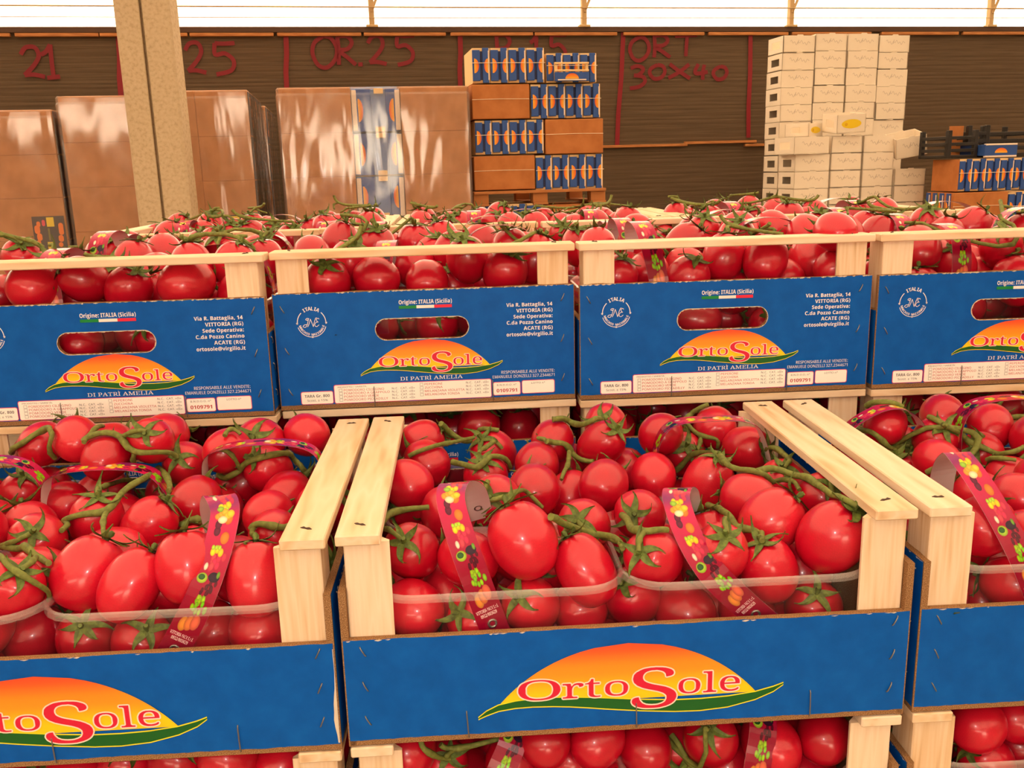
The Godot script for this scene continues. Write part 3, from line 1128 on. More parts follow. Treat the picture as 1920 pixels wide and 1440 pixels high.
# pts: the middle line of a handle; wide: the direction across it
func strap(parent: Node3D, pts: Array, across: Array, width := 0.0205) -> void:
	var path := []
	var side := []
	for k in pts.size() - 1:
		for s in 6:
			var f := s / 6.0
			path.append(pts[k].cubic_interpolate(pts[k + 1], pts[maxi(k - 1, 0)], pts[mini(k + 2, pts.size() - 1)], f))
			side.append(across[k].lerp(across[k + 1], f))
	path.append(pts[pts.size() - 1])
	side.append(across[across.size() - 1])
	var n := path.size()
	var lens := [0.0]
	for k in n - 1:
		lens.append(lens[k] + path[k].distance_to(path[k + 1]))
	var mid: Vector3 = (path[0] + path[n - 1]) * 0.5
	var norms := []
	var sides := []
	for k in n:
		var t: Vector3 = (path[mini(k + 1, n - 1)] - path[maxi(k - 1, 0)]).normalized()
		var s: Vector3 = (side[k] - t * t.dot(side[k])).normalized()
		var nn := t.cross(s).normalized()
		if nn.dot(path[k] - mid + Vector3(0, 0.01, 0)) < 0.0:
			nn = -nn
		norms.append(nn)
		sides.append(s)
	for lay in 2:
		var st := begin()
		for k in n - 1:
			var a := [path[k], path[k + 1]]
			var off := 0.00025 if lay == 0 else -0.00005
			var q := []
			var uv := []
			for e in [[k, -1.0], [k, 1.0], [k + 1, 1.0], [k + 1, -1.0]]:
				q.append(path[e[0]] + sides[e[0]] * e[1] * width * 0.5 + norms[e[0]] * off)
				uv.append(Vector2(0.5 + 0.5 * e[1], lens[e[0]] / lens[n - 1]))
			var nn: Vector3 = norms[k] * (1.0 if lay == 0 else -1.0)
			# one fixed handedness so that the print is never mirrored
			if norms[k].dot((path[k + 1] - path[k]).cross(sides[k])) > 0.0:
				for e in 4:
					uv[e].x = 1.0 - uv[e].x
			face(st, q, nn, uv)
		part("handle" if lay == 0 else "handle_inside", st.commit(), "strap_print" if lay == 0 else "strap_inside", parent)
	# eyelets that fix the handle to the tray
	for e in [0, n - 1]:
		if not cache.has("eyelet"):
			var st := begin()
			var pts2 := []
			var rad := []
			for j in 13:
				pts2.append(Vector3(cos(TAU * j / 12.0), sin(TAU * j / 12.0), 0) * 0.0028)
				rad.append(0.0009)
			tube(st, pts2, rad, 6)
			cache.eyelet = st.commit()
		var z: Vector3 = norms[e]
		var x: Vector3 = sides[e]
		var inward: Vector3 = 0.0145 * (path[1] - path[0]).normalized() if e == 0 else 0.0145 * (path[n - 2] - path[n - 1]).normalized()
		part("eyelet", cache.eyelet, "steel", parent, Transform3D(Basis(x, z.cross(x), z), path[e] + inward + z * 0.0006))


func build_punnets() -> void:
	# slots of a crate: [x0, x1, z0, z1, words]
	var slots := [[0.0235, 0.197, -0.0085, -0.122, "front row, pillar side"], [0.201, 0.3765, -0.0085, -0.122, "front row, white box side"],
		[0.0235, 0.138, -0.127, -0.2915, "back row, pillar side"], [0.1415, 0.2585, -0.127, -0.2915, "back row, middle"], [0.2615, 0.3765, -0.127, -0.2915, "back row, white box side"]]
	var names := {"A": "first open crate", "C": "second open crate", "B": "third open crate", "Ab": "first bottom crate", "Cb": "second bottom crate", "Bb": "third bottom crate", "R1": "first handle-hole crate", "R2": "second handle-hole crate", "R3": "third handle-hole crate", "R4": "fourth handle-hole crate", "T1": "first rear crate", "T2": "second rear crate", "T3": "third rear crate"}
	var r := RandomNumberGenerator.new()
	r.seed = 5
	var V := func(x: float, y: float, z: float) -> Vector3: return Vector3(x, y, z) * 0.001
	# handles that the photograph shows clearly: points in mm in the crate's own axes, then the direction across the band at each
	var X := Vector3(1, 0, 0)
	var Z := Vector3(0, 0, -1)
	var own := {
		"C0": [[V.call(108, 70, -12), V.call(96, 110, -10), V.call(85, 142, -22), V.call(78, 164, -44), V.call(82, 169, -66), V.call(94, 152, -94), V.call(100, 120, -116)], X + Z * 0.2],
		"C1": [[V.call(302, 70, -12), V.call(264, 108, -10), V.call(248, 132, -26), V.call(244, 151, -54), V.call(250, 154, -74), V.call(262, 140, -98), V.call(270, 112, -116)], X],
		"A1": [[V.call(282, 66, -12), V.call(307, 108, -10), V.call(318, 136, -28), V.call(321, 160, -54), V.call(312, 166, -72), V.call(300, 145, -98), V.call(296, 116, -118)], X],
		"A4": [[V.call(264, 100, -205), V.call(264, 135, -205), V.call(272, 160, -205), V.call(318, 166, -207), V.call(356, 158, -210), V.call(368, 135, -210), V.call(372, 100, -210)], Z],
		"A3": [[V.call(136, 100, -190), V.call(134, 132, -188), V.call(143, 150, -190), V.call(180, 153, -196), V.call(216, 147, -200), V.call(232, 128, -202), V.call(242, 100, -204)], Z],
		"A2": [[V.call(24, 100, -200), V.call(26, 130, -200), V.call(44, 156, -200), V.call(80, 163, -200), V.call(112, 158, -200), V.call(130, 138, -200), V.call(134, 100, -200)], Z],
		"C4": [[V.call(264, 100, -212), V.call(262, 140, -212), V.call(276, 164, -212), V.call(312, 168, -212), V.call(346, 165, -212), V.call(360, 150, -212), V.call(372, 104, -212)], Z],
		"B0": [[V.call(100, 68, -12), V.call(80, 108, -10), V.call(66, 148, -38), V.call(57, 171, -64), V.call(58, 170, -78), V.call(66, 148, -104), V.call(72, 114, -118)], X],
		"B2": [[V.call(26, 100, -240), V.call(40, 140, -240), V.call(66, 160, -240), V.call(90, 164, -240), V.call(110, 152, -240), V.call(122, 126, -238), V.call(130, 100, -236)], Z],
		"B3": [[V.call(144, 100, -222), V.call(140, 146, -222), V.call(152, 168, -222), V.call(184, 174, -222), V.call(216, 170, -222), V.call(234, 150, -222), V.call(252, 104, -222)], Z],
	}
	for n in ["A", "C", "B", "Ab", "Cb", "Bb", "R1", "R2", "R3", "R4", "T1", "T2", "T3"]:
		var cb := base_of(n)
		if n.begins_with("R"):
			cb = cb * Transform3D(Basis(Vector3.UP, PI / 2), Vector3(D, 0, 0))
		for k in 5:
			if n.length() == 2 and n.ends_with("b") and k > 1:
				continue
			var s: Array = slots[k]
			var w: float = s[1] - s[0]
			var d: float = s[2] - s[3]
			var words: String = s[4]
			if n.begins_with("R"):
				words = ["pillar column, far slot", "pillar column, front slot", "white box column, far slot", "white box column, middle slot", "white box column, front slot"][k]
				# turned a quarter: the crate's x runs away from the viewer
				words = ["white box column, front slot", "white box column, far slot", "pillar column, front slot", "pillar column, middle slot", "pillar column, far slot"][k]
			var o := thing("punnet", "clear plastic punnet with printed handle, %s, %s" % [words, names[n]], "punnet", "clear punnets in the " + names[n], cb * Transform3D(Basis(), Vector3(s[0], 0, s[2])))
			part("tray", tray_mesh(w, d), "clear_plastic", o)
			part("rim", rim_mesh(w, d), "plastic_rim", o)
			var key := "%s%d" % [n, k]
			var off := Vector3(s[0], 0, s[2])
			if own.has(key):
				var pts: Array = own[key][0]
				var acr := []
				for p in pts:
					acr.append(own[key][1])
				strap(o, pts.map(func(p): return p - off), acr)
			elif key in ["C2", "C3", "B4", "T1_"]:
				continue
			elif not n.ends_with("b") or k < 2:
				# handles run across the short way of a punnet
				var hgt := r.randf_range(0.046, 0.062) if not n.ends_with("b") else 0.038
				var along := w > d
				var lean := r.randf_range(-0.02, 0.02)
				var cx := w / 2 + r.randf_range(-0.015, 0.015)
				var cz := -d / 2 + r.randf_range(-0.015, 0.015)
				var pts := []
				var acr := []
				for q in [[-0.02, 0.0], [0.02, 0.03], [0.14, 0.72], [0.34, 1.0], [0.66, 1.02], [0.86, 0.74], [0.98, 0.03], [1.02, 0.0]]:
					var y: float = 0.070 if q[1] == 0.0 else 0.11 + q[1] * hgt
					var f: float = clampf(q[0], 0.035, 0.965)
					pts.append(Vector3(cx + lean * q[1], y, -d * f) if along else Vector3(w * f, y, cz + lean * q[1]))
					acr.append(X if along else Z)
				strap(o, pts, acr)


# ------------------------------------------------------------------ tomatoes
func fruit_mesh(v: int, coarse := false) -> ArrayMesh:
	var key := "fruit%d%s" % [v, coarse]
	if not cache.has(key):
		var prof := []
		var n := 12 if coarse else 20
		for k in n + 1:
			var a := PI * k / n
			var rr := pow(sin(a), [0.86, 0.92, 0.80][v])
			var y := cos(a)
			# a shallow dimple under the stalk and a slight point below
			if k == 0:
				rr = 0.0
			y -= 0.10 * exp(-pow(rr / 0.30, 2.0)) * (1.0 if y > 0.0 else -0.25)
			rr *= 1.0 - [0.02, 0.07, 0.0][v] * (1.0 - y) * 0.5
			prof.append(Vector2(0.0 if k == n else rr, y))
		var st := begin()
		lathe(st, prof, 14 if coarse else 28, [0.016, 0.010, 0.022][v], [5, 4, 6][v], v * 1.3)
		cache[key] = st.commit()
	return cache[key]


func calyx_mesh(v: int) -> ArrayMesh:
	# star of five or six narrow sepals round a short knuckled stalk; its foot is at the origin, the fruit below
	var key := "calyx%d" % v
	if cache.has(key):
		return cache[key]
	var r := RandomNumberGenerator.new()
	r.seed = 400 + v
	var st := begin()
	var n := 5 + v % 2
	for k in n:
		var a := TAU * k / n + r.randf_range(-0.2, 0.2)
		var ln := r.randf_range(0.018, 0.027)
		var curl := r.randf_range(0.0, 1.3)
		var bend := r.randf_range(-0.6, 0.6)
		var rows := []
		for j in 8:
			var s := j / 7.0
			var rad := 0.0012 + ln * s * (1.0 - 0.22 * curl * s)
			var y := 0.0022 - 0.0075 * s * s + curl * 0.017 * pow(s, 2.6)
			var aa := a + bend * s * s
			var w := (0.0024 * (1.0 - s) + 0.0013 * sin(PI * minf(s * 1.15 + 0.1, 1.0))) * (1.0 - 0.15 * s) + 0.0002
			var dir := Vector3(cos(aa), 0, sin(aa))
			var sd := Vector3(-sin(aa), 0, cos(aa))
			var p := dir * rad + Vector3(0, y, 0)
			rows.append([p - sd * w + Vector3(0, 0.0006, 0), p, p + sd * w + Vector3(0, 0.0006, 0)])
		for j in 7:
			for e in 2:
				var q := [rows[j][e], rows[j][e + 1], rows[j + 1][e + 1], rows[j + 1][e]]
				var nn: Vector3 = (q[2] - q[0]).cross(q[3] - q[1]).normalized()
				if nn.y < 0:
					nn = -nn
				face(st, q, nn)
				# the underside, a little lower, gives the sepal its thickness
				var und := q.map(func(p): return p - nn * 0.0005)
				face(st, und, -nn)
	var lean := Vector3(r.randf_range(-0.4, 0.4), 1, r.randf_range(-0.4, 0.4))
	var pts := []
	var rad := []
	for j in 5:
		pts.append(lean * 0.0022 * j + Vector3(0, -0.001, 0))
		rad.append([0.0028, 0.0019, 0.0017, 0.0025, 0.0017][j])
	tube(st, pts, rad, 7)
	cache[key] = st.commit()
	return cache[key]


func upright(d: Vector3, spin: float) -> Basis:
	var y := d.normalized()
	var x := y.cross(Vector3(0.3, 0.2, 0.93)).normalized()
	if x.length() < 0.5:
		x = Vector3.RIGHT
	return Basis(x, y, x.cross(y)) * Basis(Vector3.UP, spin)


func put_tomatoes(n: String, where: String, rows: Array) -> void:
	var b := base_of(n)
	var row_words := {0: "front row", 1: "middle row", 2: "back row", 9: "lower layer"}
	for q in rows:
		var r: float = q[3] * 0.0001
		var a: float = q[4] * 0.0001
		var code: int = q[8]
		var row: String = row_words[code / 100] if n in ["A", "B", "C"] else ("front row" if code < 100 else "rear rows") if n in ["R1", "R2", "R3", "R4"] else "visible layer"
		var o := thing("tomato", "red plum tomato%s, %s from pillar side, %s, %s" % [" with green calyx" if q[9] else "", ORD[code % 100], row, where], "tomato", "tomatoes in the " + where,
			b * Transform3D(upright(Vector3(q[5], q[6], q[7]), rng.randf() * TAU), Vector3(q[0], q[1], q[2]) * 0.0001))
		var v := rng.randi() % 3
		var tint: int = [0, 0, 0, 1, 1, 2, 2, 3][rng.randi() % 8]
		part("fruit", fruit_mesh(v), "tomato_skin_%d" % tint, o, Transform3D(Basis().scaled(Vector3(r, a, r)), Vector3.ZERO))
		part("calyx", calyx_mesh(rng.randi() % 5), "calyx_green", o, Transform3D(Basis().scaled(Vector3.ONE * r / 0.0236), Vector3(0, a * 0.915, 0)))


func put_heap(n: String, flat: Array) -> void:
	var b := base_of(n)
	for k in range(0, flat.size(), 3):
		var d := Vector3(rng.randfn(0, 0.6), rng.randf_range(0.1, 1.0), rng.randfn(0, 0.6))
		var r := rng.randf_range(0.0222, 0.0242)
		heap_places.append(b * Transform3D(upright(d, rng.randf() * TAU) * Basis().scaled(Vector3(r, r * rng.randf_range(1.05, 1.16), r)), Vector3(flat[k], flat[k + 1], flat[k + 2]) * 0.001))


func finish_heap() -> void:
	var st := begin()
	st.append_from(fruit_mesh(0, true), 0, Transform3D())
	var mesh := st.commit()
	mesh.surface_set_material(0, M.tomato_skin_0)
	var s2 := SurfaceTool.new()
	s2.begin(Mesh.PRIMITIVE_TRIANGLES)
	s2.append_from(calyx_mesh(1), 0, Transform3D(Basis().scaled(Vector3.ONE / 0.0236), Vector3(0, 0.915, 0)))
	mesh = s2.commit(mesh)
	mesh.surface_set_material(1, M.calyx_green)
	var mm := MultiMesh.new()
	mm.transform_format = MultiMesh.TRANSFORM_3D
	mm.mesh = mesh
	mm.instance_count = heap_places.size()
	for k in heap_places.size():
		mm.set_instance_transform(k, heap_places[k])
	var o := MultiMeshInstance3D.new()
	o.name = "tomato_heap"
	o.multimesh = mm
	add_child(o)
	tag(o, "red tomatoes packed underneath and behind the ones on show in all crates", "tomatoes", "", "stuff")


func put_vine(n: String, where: String, branches: Array) -> void:
	vine_count[n] = vine_count.get(n, -1) + 1
	var o := thing("tomato_vine", "green tomato vine, %s from pillar side, draped over tomatoes in %s" % [ORD[vine_count[n]], where], "vine", "vines in the " + where, base_of(n))
	for k in branches.size():
		var f: Array = branches[k]
		var pts := []
		for j in range(0, f.size(), 3):
			pts.append(Vector3(f[j], f[j + 1], f[j + 2]) * 0.0001)
		var rad := []
		var r0 := (0.0028 if k == 0 else 0.0022) * (1.0 if n in ["A", "B", "C"] else 0.82)
		for j in pts.size():
			var s := j / float(pts.size() - 1)
			rad.append(r0 * (1.0 - 0.22 * s) * (1.0 + 0.35 * exp(-pow((s - 0.5) / 0.08, 2.0))) * rng.randf_range(0.92, 1.1))
		var st := begin()
		tube(st, pts, rad, 8)
		part("main_stem" if k == 0 else "side_stem", st.commit(), "vine_green", o)


# ------------------------------------------------------------------ the hall
func build_hall() -> void:
	var st := begin()
	cbox(st, Vector3(-14, -0.1, -14), Vector3(14, 0, 12), 0.001)
	struct("floor", st.commit(), "floor_concrete")
	st = begin()
	cbox(st, Vector3(-10, 0, -0.1), Vector3(12, 2.66, 0), 0.002, 0, Vector2.ZERO, Vector2(7.0, 0.16))
	var wall := struct("wall_back", st.commit(), "netting", at(0, 0, 8.4))
	# folds of the dark netting, each a shallow roll of cloth
	st = begin()
	var y := 0.06
	var r := RandomNumberGenerator.new()
	r.seed = 9
	while y < 2.6:
		var hgt := r.randf_range(0.030, 0.060)
		var bulge := r.randf_range(0.001, 0.004)
		var n := 4
		for k in n:
			var a0 := PI * k / n
			var a1 := PI * (k + 1) / n
			var p := []
			var uv := []
			for q in [[-10.0, a0], [12.0, a0], [12.0, a1], [-10.0, a1]]:
				p.append(Vector3(q[0], y + hgt * (1.0 - cos(q[1])) * 0.5, 0.001 + bulge * sin(q[1])))
				uv.append(Vector2(p[-1].y * 7.0, q[0] * 0.16))
			face(st, p, Vector3(0, -cos((a0 + a1) / 2) * bulge / hgt * 3.0, 1).normalized(), uv)
		y += hgt
	part("netting_folds", st.commit(), "netting", wall).set_meta("kind", "stuff")
	# sprayed marks on the netting
	for q in [[Vector2(-1.711, 2.676), Vector2(-1.749, 2.142)], [Vector2(-0.374, 2.675), Vector2(-0.403, 2.198)], [Vector2(1.103, 2.682), Vector2(1.089, 2.195)], [Vector2(2.579, 2.681), Vector2(2.519, 1.648)], [Vector2(3.792, 2.671), Vector2(3.805, 1.717)]]:
		st = begin()
		stroke(st, [q[0], q[0].lerp(q[1], 0.4) + Vector2(0.004, 0), q[0].lerp(q[1], 0.7) - Vector2(0.005, 0), q[1]], 0.042, 0.016, c(132, 26, 34))
		part("painted_line", st.commit(), "ink", wall)
	for q in [["21", [Vector2(-2.485, 2.313), Vector2(-2.315, 2.551)], [Vector2(-2.324, 2.304), Vector2(-2.200, 2.567)]], ["25", [Vector2(-1.210, 2.335), Vector2(-1.049, 2.579)], [Vector2(-0.988, 2.325), Vector2(-0.800, 2.579)]],
		["OR.25", [Vector2(-0.167, 2.374), Vector2(0.039, 2.628)], [Vector2(0.032, 2.394), Vector2(0.192, 2.627)], [Vector2(0.212, 2.384), Vector2(0.250, 2.410)], [Vector2(0.295, 2.393), Vector2(0.455, 2.627)], [Vector2(0.533, 2.391), Vector2(0.702, 2.635)]],
		["R.15", [Vector2(1.405, 2.394), Vector2(1.565, 2.633)], [Vector2(1.597, 2.392), Vector2(1.636, 2.428)], [Vector2(1.722, 2.392), Vector2(1.814, 2.642)], [Vector2(1.897, 2.381), Vector2(2.057, 2.641)]],
		["ORT", [Vector2(2.639, 2.413), Vector2(2.819, 2.613)], [Vector2(2.851, 2.439), Vector2(3.021, 2.626)], [Vector2(3.064, 2.447), Vector2(3.276, 2.630)]],
		["30X40", [Vector2(2.640, 2.173), Vector2(2.791, 2.366)], [Vector2(2.827, 2.255), Vector2(2.973, 2.374)], [Vector2(3.006, 2.253), Vector2(3.214, 2.381)], [Vector2(3.253, 2.241), Vector2(3.384, 2.380)], [Vector2(3.440, 2.244), Vector2(3.572, 2.356)]]]:
		st = begin()
		for k in q[0].length():
			glyph(st, q[0][k], q[k + 1][0], q[k + 1][1])
		part("painted_number", st.commit(), "ink", wall)
	# battens that hold the netting
	var bn := 2
	for q in [[-2.833, -2.531], [-2.494, -1.862], [-1.852, -1.168], [-1.151, -0.475], [-0.446, 0.252], [0.274, 0.976], [1.018, 1.747], [1.761, 2.514], [2.573, 3.337], [3.377, 4.156], [4.193, 4.993], [5.097, 5.904], [5.950, 6.826]]:
		st = begin()
		cbox(st, Vector3(q[0], 2.625, 0.0), Vector3(q[1], 2.652, 0.04), 0.003)
		struct("trim_%d" % bn, st.commit(), "batten_wood", at(0, 0, 8.4))
		bn += 1
	for q in [[2.222, 1.658, 3.193, 1.670], [3.167, 1.681, 3.879, 1.680], [3.763, 1.649, 4.313, 1.647]]:
		st = begin()
		cbox(st, Vector3(q[0], (q[1] + q[3]) * 0.5 - 0.012, 0.0), Vector3(q[2], (q[1] + q[3]) * 0.5 + 0.012, 0.04), 0.003)
		struct("trim_%d" % bn, st.commit(), "batten_wood", at(0, 0, 8.4))
		bn += 1
	st = begin()
	cbox(st, Vector3(-10, 2.655, -0.12), Vector3(12, 2.70, 0.035), 0.003)
	struct("trim_1", st.commit(), "dark_wood", at(0, 0, 8.4))
	# posts that carry the film above the wall
	var n := 30
	for u in [0.349, 2.216, 4.188, 6.249, -1.366]:
		st = begin()
		cbox(st, Vector3(-0.022, 2.69, -0.03), Vector3(0.022, 4.3, 0.03), 0.004)
		tube(st, [Vector3(0.0, 2.82, 0.03), Vector3(0.07, 2.98, 0.03), Vector3(0.30, 3.5, 0.03)], [0.012, 0.012, 0.012], 6)
		cbox(st, Vector3(-0.05, 2.695, -0.02), Vector3(0.05, 2.715, 0.05), 0.003)
		struct("trim_%d" % n, st.commit(), "post_wood", at(u, 0, 8.4))
		n += 1
	for h in [2.865, 2.985, 2.78]:
		st = begin()
		tube(st, [Vector3(-10, h, 0.05), Vector3(1, h - 0.012, 0.05), Vector3(12, h, 0.05)], [0.006, 0.006, 0.006] if h != 2.78 else [0.003, 0.003, 0.003], 5)
		struct("trim_%d" % n, st.commit(), "post_wood", at(0, 0, 8.4))
		n += 1
	# film above the wall and over the hall, and the closed sides
	st = begin()
	cbox(st, Vector3(-10, 2.70, -0.004), Vector3(12, 4.3, 0), 0.0005)
	struct("window_1", st.commit(), "wall_film", at(0, 0, 8.44))
	st = begin()
	cbox(st, Vector3(-10.2, 4.30, -8.6), Vector3(12.2, 4.304, 6.2), 0.0005)
	struct("ceiling", st.commit(), "roof_film", at(0, 0, 0))
	st = begin()
	cbox(st, Vector3(-10.2, 0, -8.6), Vector3(-10.0, 4.3, 6.2), 0.002)
	struct("wall_left", st.commit(), "wall_render", at(0, 0, 0))
	st = begin()
	cbox(st, Vector3(12.0, 0, -8.6), Vector3(12.2, 4.3, 6.2), 0.002)
	struct("wall_right", st.commit(), "wall_render", at(0, 0, 0))
	# the wide gateway behind the viewer
	st = begin()
	for q in [[-10.2, 0.0, -5.6, 4.3], [-5.6, 0.0, -0.9, 2.3], [-5.6, 2.95, -0.9, 4.3], [-1.3, 2.3, -0.9, 2.95], [-0.9, 0.0, -0.7, 4.3], [-0.7, 2.4, 1.3, 4.3], [1.3, 0.0, 12.2, 4.3]]:
		cbox(st, Vector3(q[0], q[1], 6.0), Vector3(q[2], q[3], 6.2), 0.002)
	struct("wall_front", st.commit(), "wall_render", at(0, 0, 0))
	# the concrete pillar with its slot
	var w := 0.272
	var a := 0.122
	var outline := PackedVector2Array([Vector2(0, 0.012), Vector2(0.012, 0), Vector2(a - 0.004, 0), Vector2(a, 0.004), Vector2(a, 0.04), Vector2(a + 0.014, 0.04), Vector2(a + 0.014, 0.004), Vector2(a + 0.018, 0), Vector2(w - 0.012, 0), Vector2(w, 0.012), Vector2(w, 0.26), Vector2(0, 0.26)])
	st = begin()
	slab(st, outline, 0.0, 4.3)
	var pil := struct("pillar", st.commit(), "pillar_concrete", at(-0.943 - w * 0.5 + 0.008, 0, 5.2) * Transform3D(Basis(Vector3.RIGHT, -PI / 2), Vector3.ZERO))
	pil.set_meta("label", "rough concrete pillar with a dark slot, before the wrapped pallets")


func glyph(st: SurfaceTool, ch: String, lo: Vector2, hi: Vector2) -> void:
	var G := {
		"O": [[[0.5, 1.0], [0.12, 0.8], [0.0, 0.45], [0.2, 0.08], [0.55, 0.0], [0.9, 0.25], [1.0, 0.6], [0.8, 0.92], [0.5, 1.0]]],
		"0": [[[0.5, 1.0], [0.1, 0.75], [0.0, 0.4], [0.3, 0.0], [0.75, 0.08], [1.0, 0.5], [0.85, 0.9], [0.5, 1.0]]],
		"R": [[[0.1, 0.0], [0.14, 0.5], [0.1, 0.98]], [[0.1, 0.98], [0.6, 1.0], [0.85, 0.78], [0.6, 0.55], [0.14, 0.5], [0.5, 0.3], [1.0, 0.0]]],
		"T": [[[0.0, 0.95], [0.5, 0.97], [1.0, 1.0]], [[0.55, 0.97], [0.52, 0.5], [0.5, 0.0]]],
		".": [[[0.0, 0.5], [1.0, 0.5]]],
		"1": [[[0.0, 0.7], [0.35, 0.8], [0.65, 1.0]], [[0.65, 1.0], [0.6, 0.5], [0.6, 0.04]], [[0.2, 0.02], [1.0, 0.06]]],
		"2": [[[0.05, 0.75], [0.3, 0.97], [0.7, 0.98], [0.85, 0.72], [0.6, 0.42], [0.1, 0.08]], [[0.1, 0.08], [0.5, 0.1], [1.0, 0.02]]],
		"3": [[[0.05, 0.9], [0.5, 1.0], [0.85, 0.85], [0.55, 0.6], [0.25, 0.58]], [[0.25, 0.58], [0.8, 0.52], [0.95, 0.3], [0.6, 0.08], [0.0, 0.0]]],
		"4": [[[0.3, 1.0], [0.05, 0.45], [0.55, 0.42], [1.0, 0.5]], [[0.75, 0.95], [0.65, 0.5], [0.65, 0.0]]],
		"5": [[[1.0, 0.98], [0.5, 0.96], [0.15, 0.98]], [[0.15, 0.98], [0.12, 0.62], [0.55, 0.66], [0.9, 0.42], [0.75, 0.12], [0.1, 0.0]]],
		"X": [[[0.05, 1.0], [0.5, 0.5], [1.0, 0.0]], [[0.95, 0.98], [0.5, 0.45], [0.0, 0.05]]],
	}
	var i := 0
	for s in G[ch]:
		var pts := []
		for p in s:
			pts.append(Vector2(lerpf(lo.x, hi.x, p[0]), lerpf(lo.y, hi.y, p[1])))
		var fine := []
		for k in pts.size() - 1:
			for j in 4:
				fine.append(cubic2(pts, k, j / 4.0))
		fine.append(pts[pts.size() - 1])
		stroke(st, fine, 0.034, 0.0165 + 0.0004 * i, c(124, 28, 36))
		i += 1


# ------------------------------------------------------------------ goods along the back wall
func half_sun(flip: bool, w: float, h: float) -> ArrayMesh:
	var key := "half_sun%s%.3f%.3f" % [flip, w, h]
	if not cache.has(key):
		var st := begin()
		var s := -1.0 if flip else 1.0
		for k in 10:
			var a := PI * k / 10 - PI / 2
			var b := PI * (k + 1) / 10 - PI / 2
			var ca := c(246, 176, 48).lerp(c(232, 84, 44), clampf(absf(cos(a)), 0, 1)).srgb_to_linear()
			var cb := c(246, 176, 48).lerp(c(232, 84, 44), clampf(absf(cos(b)), 0, 1)).srgb_to_linear()
			var c0 := c(246, 184, 48).srgb_to_linear()
			face(st, [Vector3(0, 0, 0), Vector3(s * w * cos(a), h * sin(a), 0), Vector3(s * w * cos(b), h * sin(b), 0)], Vector3.BACK, [], [c0, ca, cb])
		cache[key] = st.commit()
	return cache[key]


func fixed(lo: Vector3, hi: Vector3, b := 0.002) -> ArrayMesh:
	var key := "box%s%s" % [lo, hi]
	if not cache.has(key):
		var st := begin()
		cbox(st, lo, hi, b)
		cache[key] = st.commit()
	return cache[key]


# two empty crates laid mouth to mouth, seen on their printed ends; origin at the lower left front corner
func crate_pair(parent: Node3D, x: float, w: float, h: float, d: float, faded := false) -> void:
	var f := Transform3D(Basis(), Vector3(x, 0, 0))
	var p := part("crate_pair", fixed(Vector3(0.001, 0, -d), Vector3(w - 0.001, h, -0.02)), "wood_far", parent, f)
	part("mouth", fixed(Vector3(w * 0.40, h * 0.09, -0.022), Vector3(w * 0.58, h * 0.91, -0.016)), "blue_light_far" if faded else "blue_dark_far", p)
	for k in 2:
		var x0 := 0.001 if k == 0 else w * 0.56
		var x1 := w * 0.42 if k == 0 else w - 0.012
		var e := part("end_panel", fixed(Vector3(x0, h * (0.06 if k == 0 else 0.0), -0.02), Vector3(x1, h * (0.94 if k == 0 else 1.0), -0.004)), "blue_far", p)
		var hs := half_sun(k == 1, (x1 - x0) * 0.62, h * 0.21)
		part("printed_sun", hs, "ink", e, Transform3D(Basis(), Vector3(x0 + (x1 - x0) * 0.22 if k == 0 else x1 - (x1 - x0) * 0.14, h * 0.49, -0.003)))
	part("white_strip", fixed(Vector3(w - 0.017, h * 0.08, -0.02), Vector3(w - 0.009, h * 0.92, -0.002)), "white_far", p)
	if faded:
		part("white_strip", fixed(Vector3(0.004, h * 0.04, -0.02), Vector3(0.030, h * 0.96, -0.002)), "white_far", p)


func bundle(n: int, u0: float, u1: float, h0: float, h1: float, dist: float, label: String, d := 0.40, brown_side := false) -> void:
	var o := thing("crate_bundle", label, "crates", "bundles of empty crates by the back wall", at(u0, h0, dist))
	var w := (u1 - u0) / n
	for k in n:
		crate_pair(o, k * w, w, h1 - h0 - 0.004, d)
	if brown_side:
		part("card_side", fixed(Vector3(-0.006, 0, -d), Vector3(0.0, h1 - h0 - 0.004, -0.005)), "cardboard_pale", o)
	var st := begin()
	tube(st, [Vector3(0, (h1 - h0) * 0.56, 0.002), Vector3((u1 - u0) * 0.5, (h1 - h0) * 0.56, 0.003), Vector3(u1 - u0, (h1 - h0) * 0.555, 0.002)], [0.002, 0.002, 0.002], 5)
	part("string", st.commit(), "string", o)


func carton(u0: float, u1: float, h0: float, h1: float, dist: float, label: String, d := 0.42, m := "cardboard_pale", ends := false) -> void:
	var o := thing("carton", label, "carton", "brown cartons by the back wall", at(u0, h0, dist))
	part("body", fixed(Vector3(0, 0, -d), Vector3(u1 - u0, h1 - h0 - 0.004, 0), 0.004), m, o)
	if ends:
		end_row(o, 4, h1 - h0 - 0.004, d)
	var st := begin()
	tube(st, [Vector3(0, (h1 - h0) * 0.56, 0.001), Vector3((u1 - u0) * 0.5, (h1 - h0) * 0.57, 0.002), Vector3(u1 - u0, (h1 - h0) * 0.56, 0.001)], [0.0018, 0.0018, 0.0018], 5)
	part("string", st.commit(), "string", o)


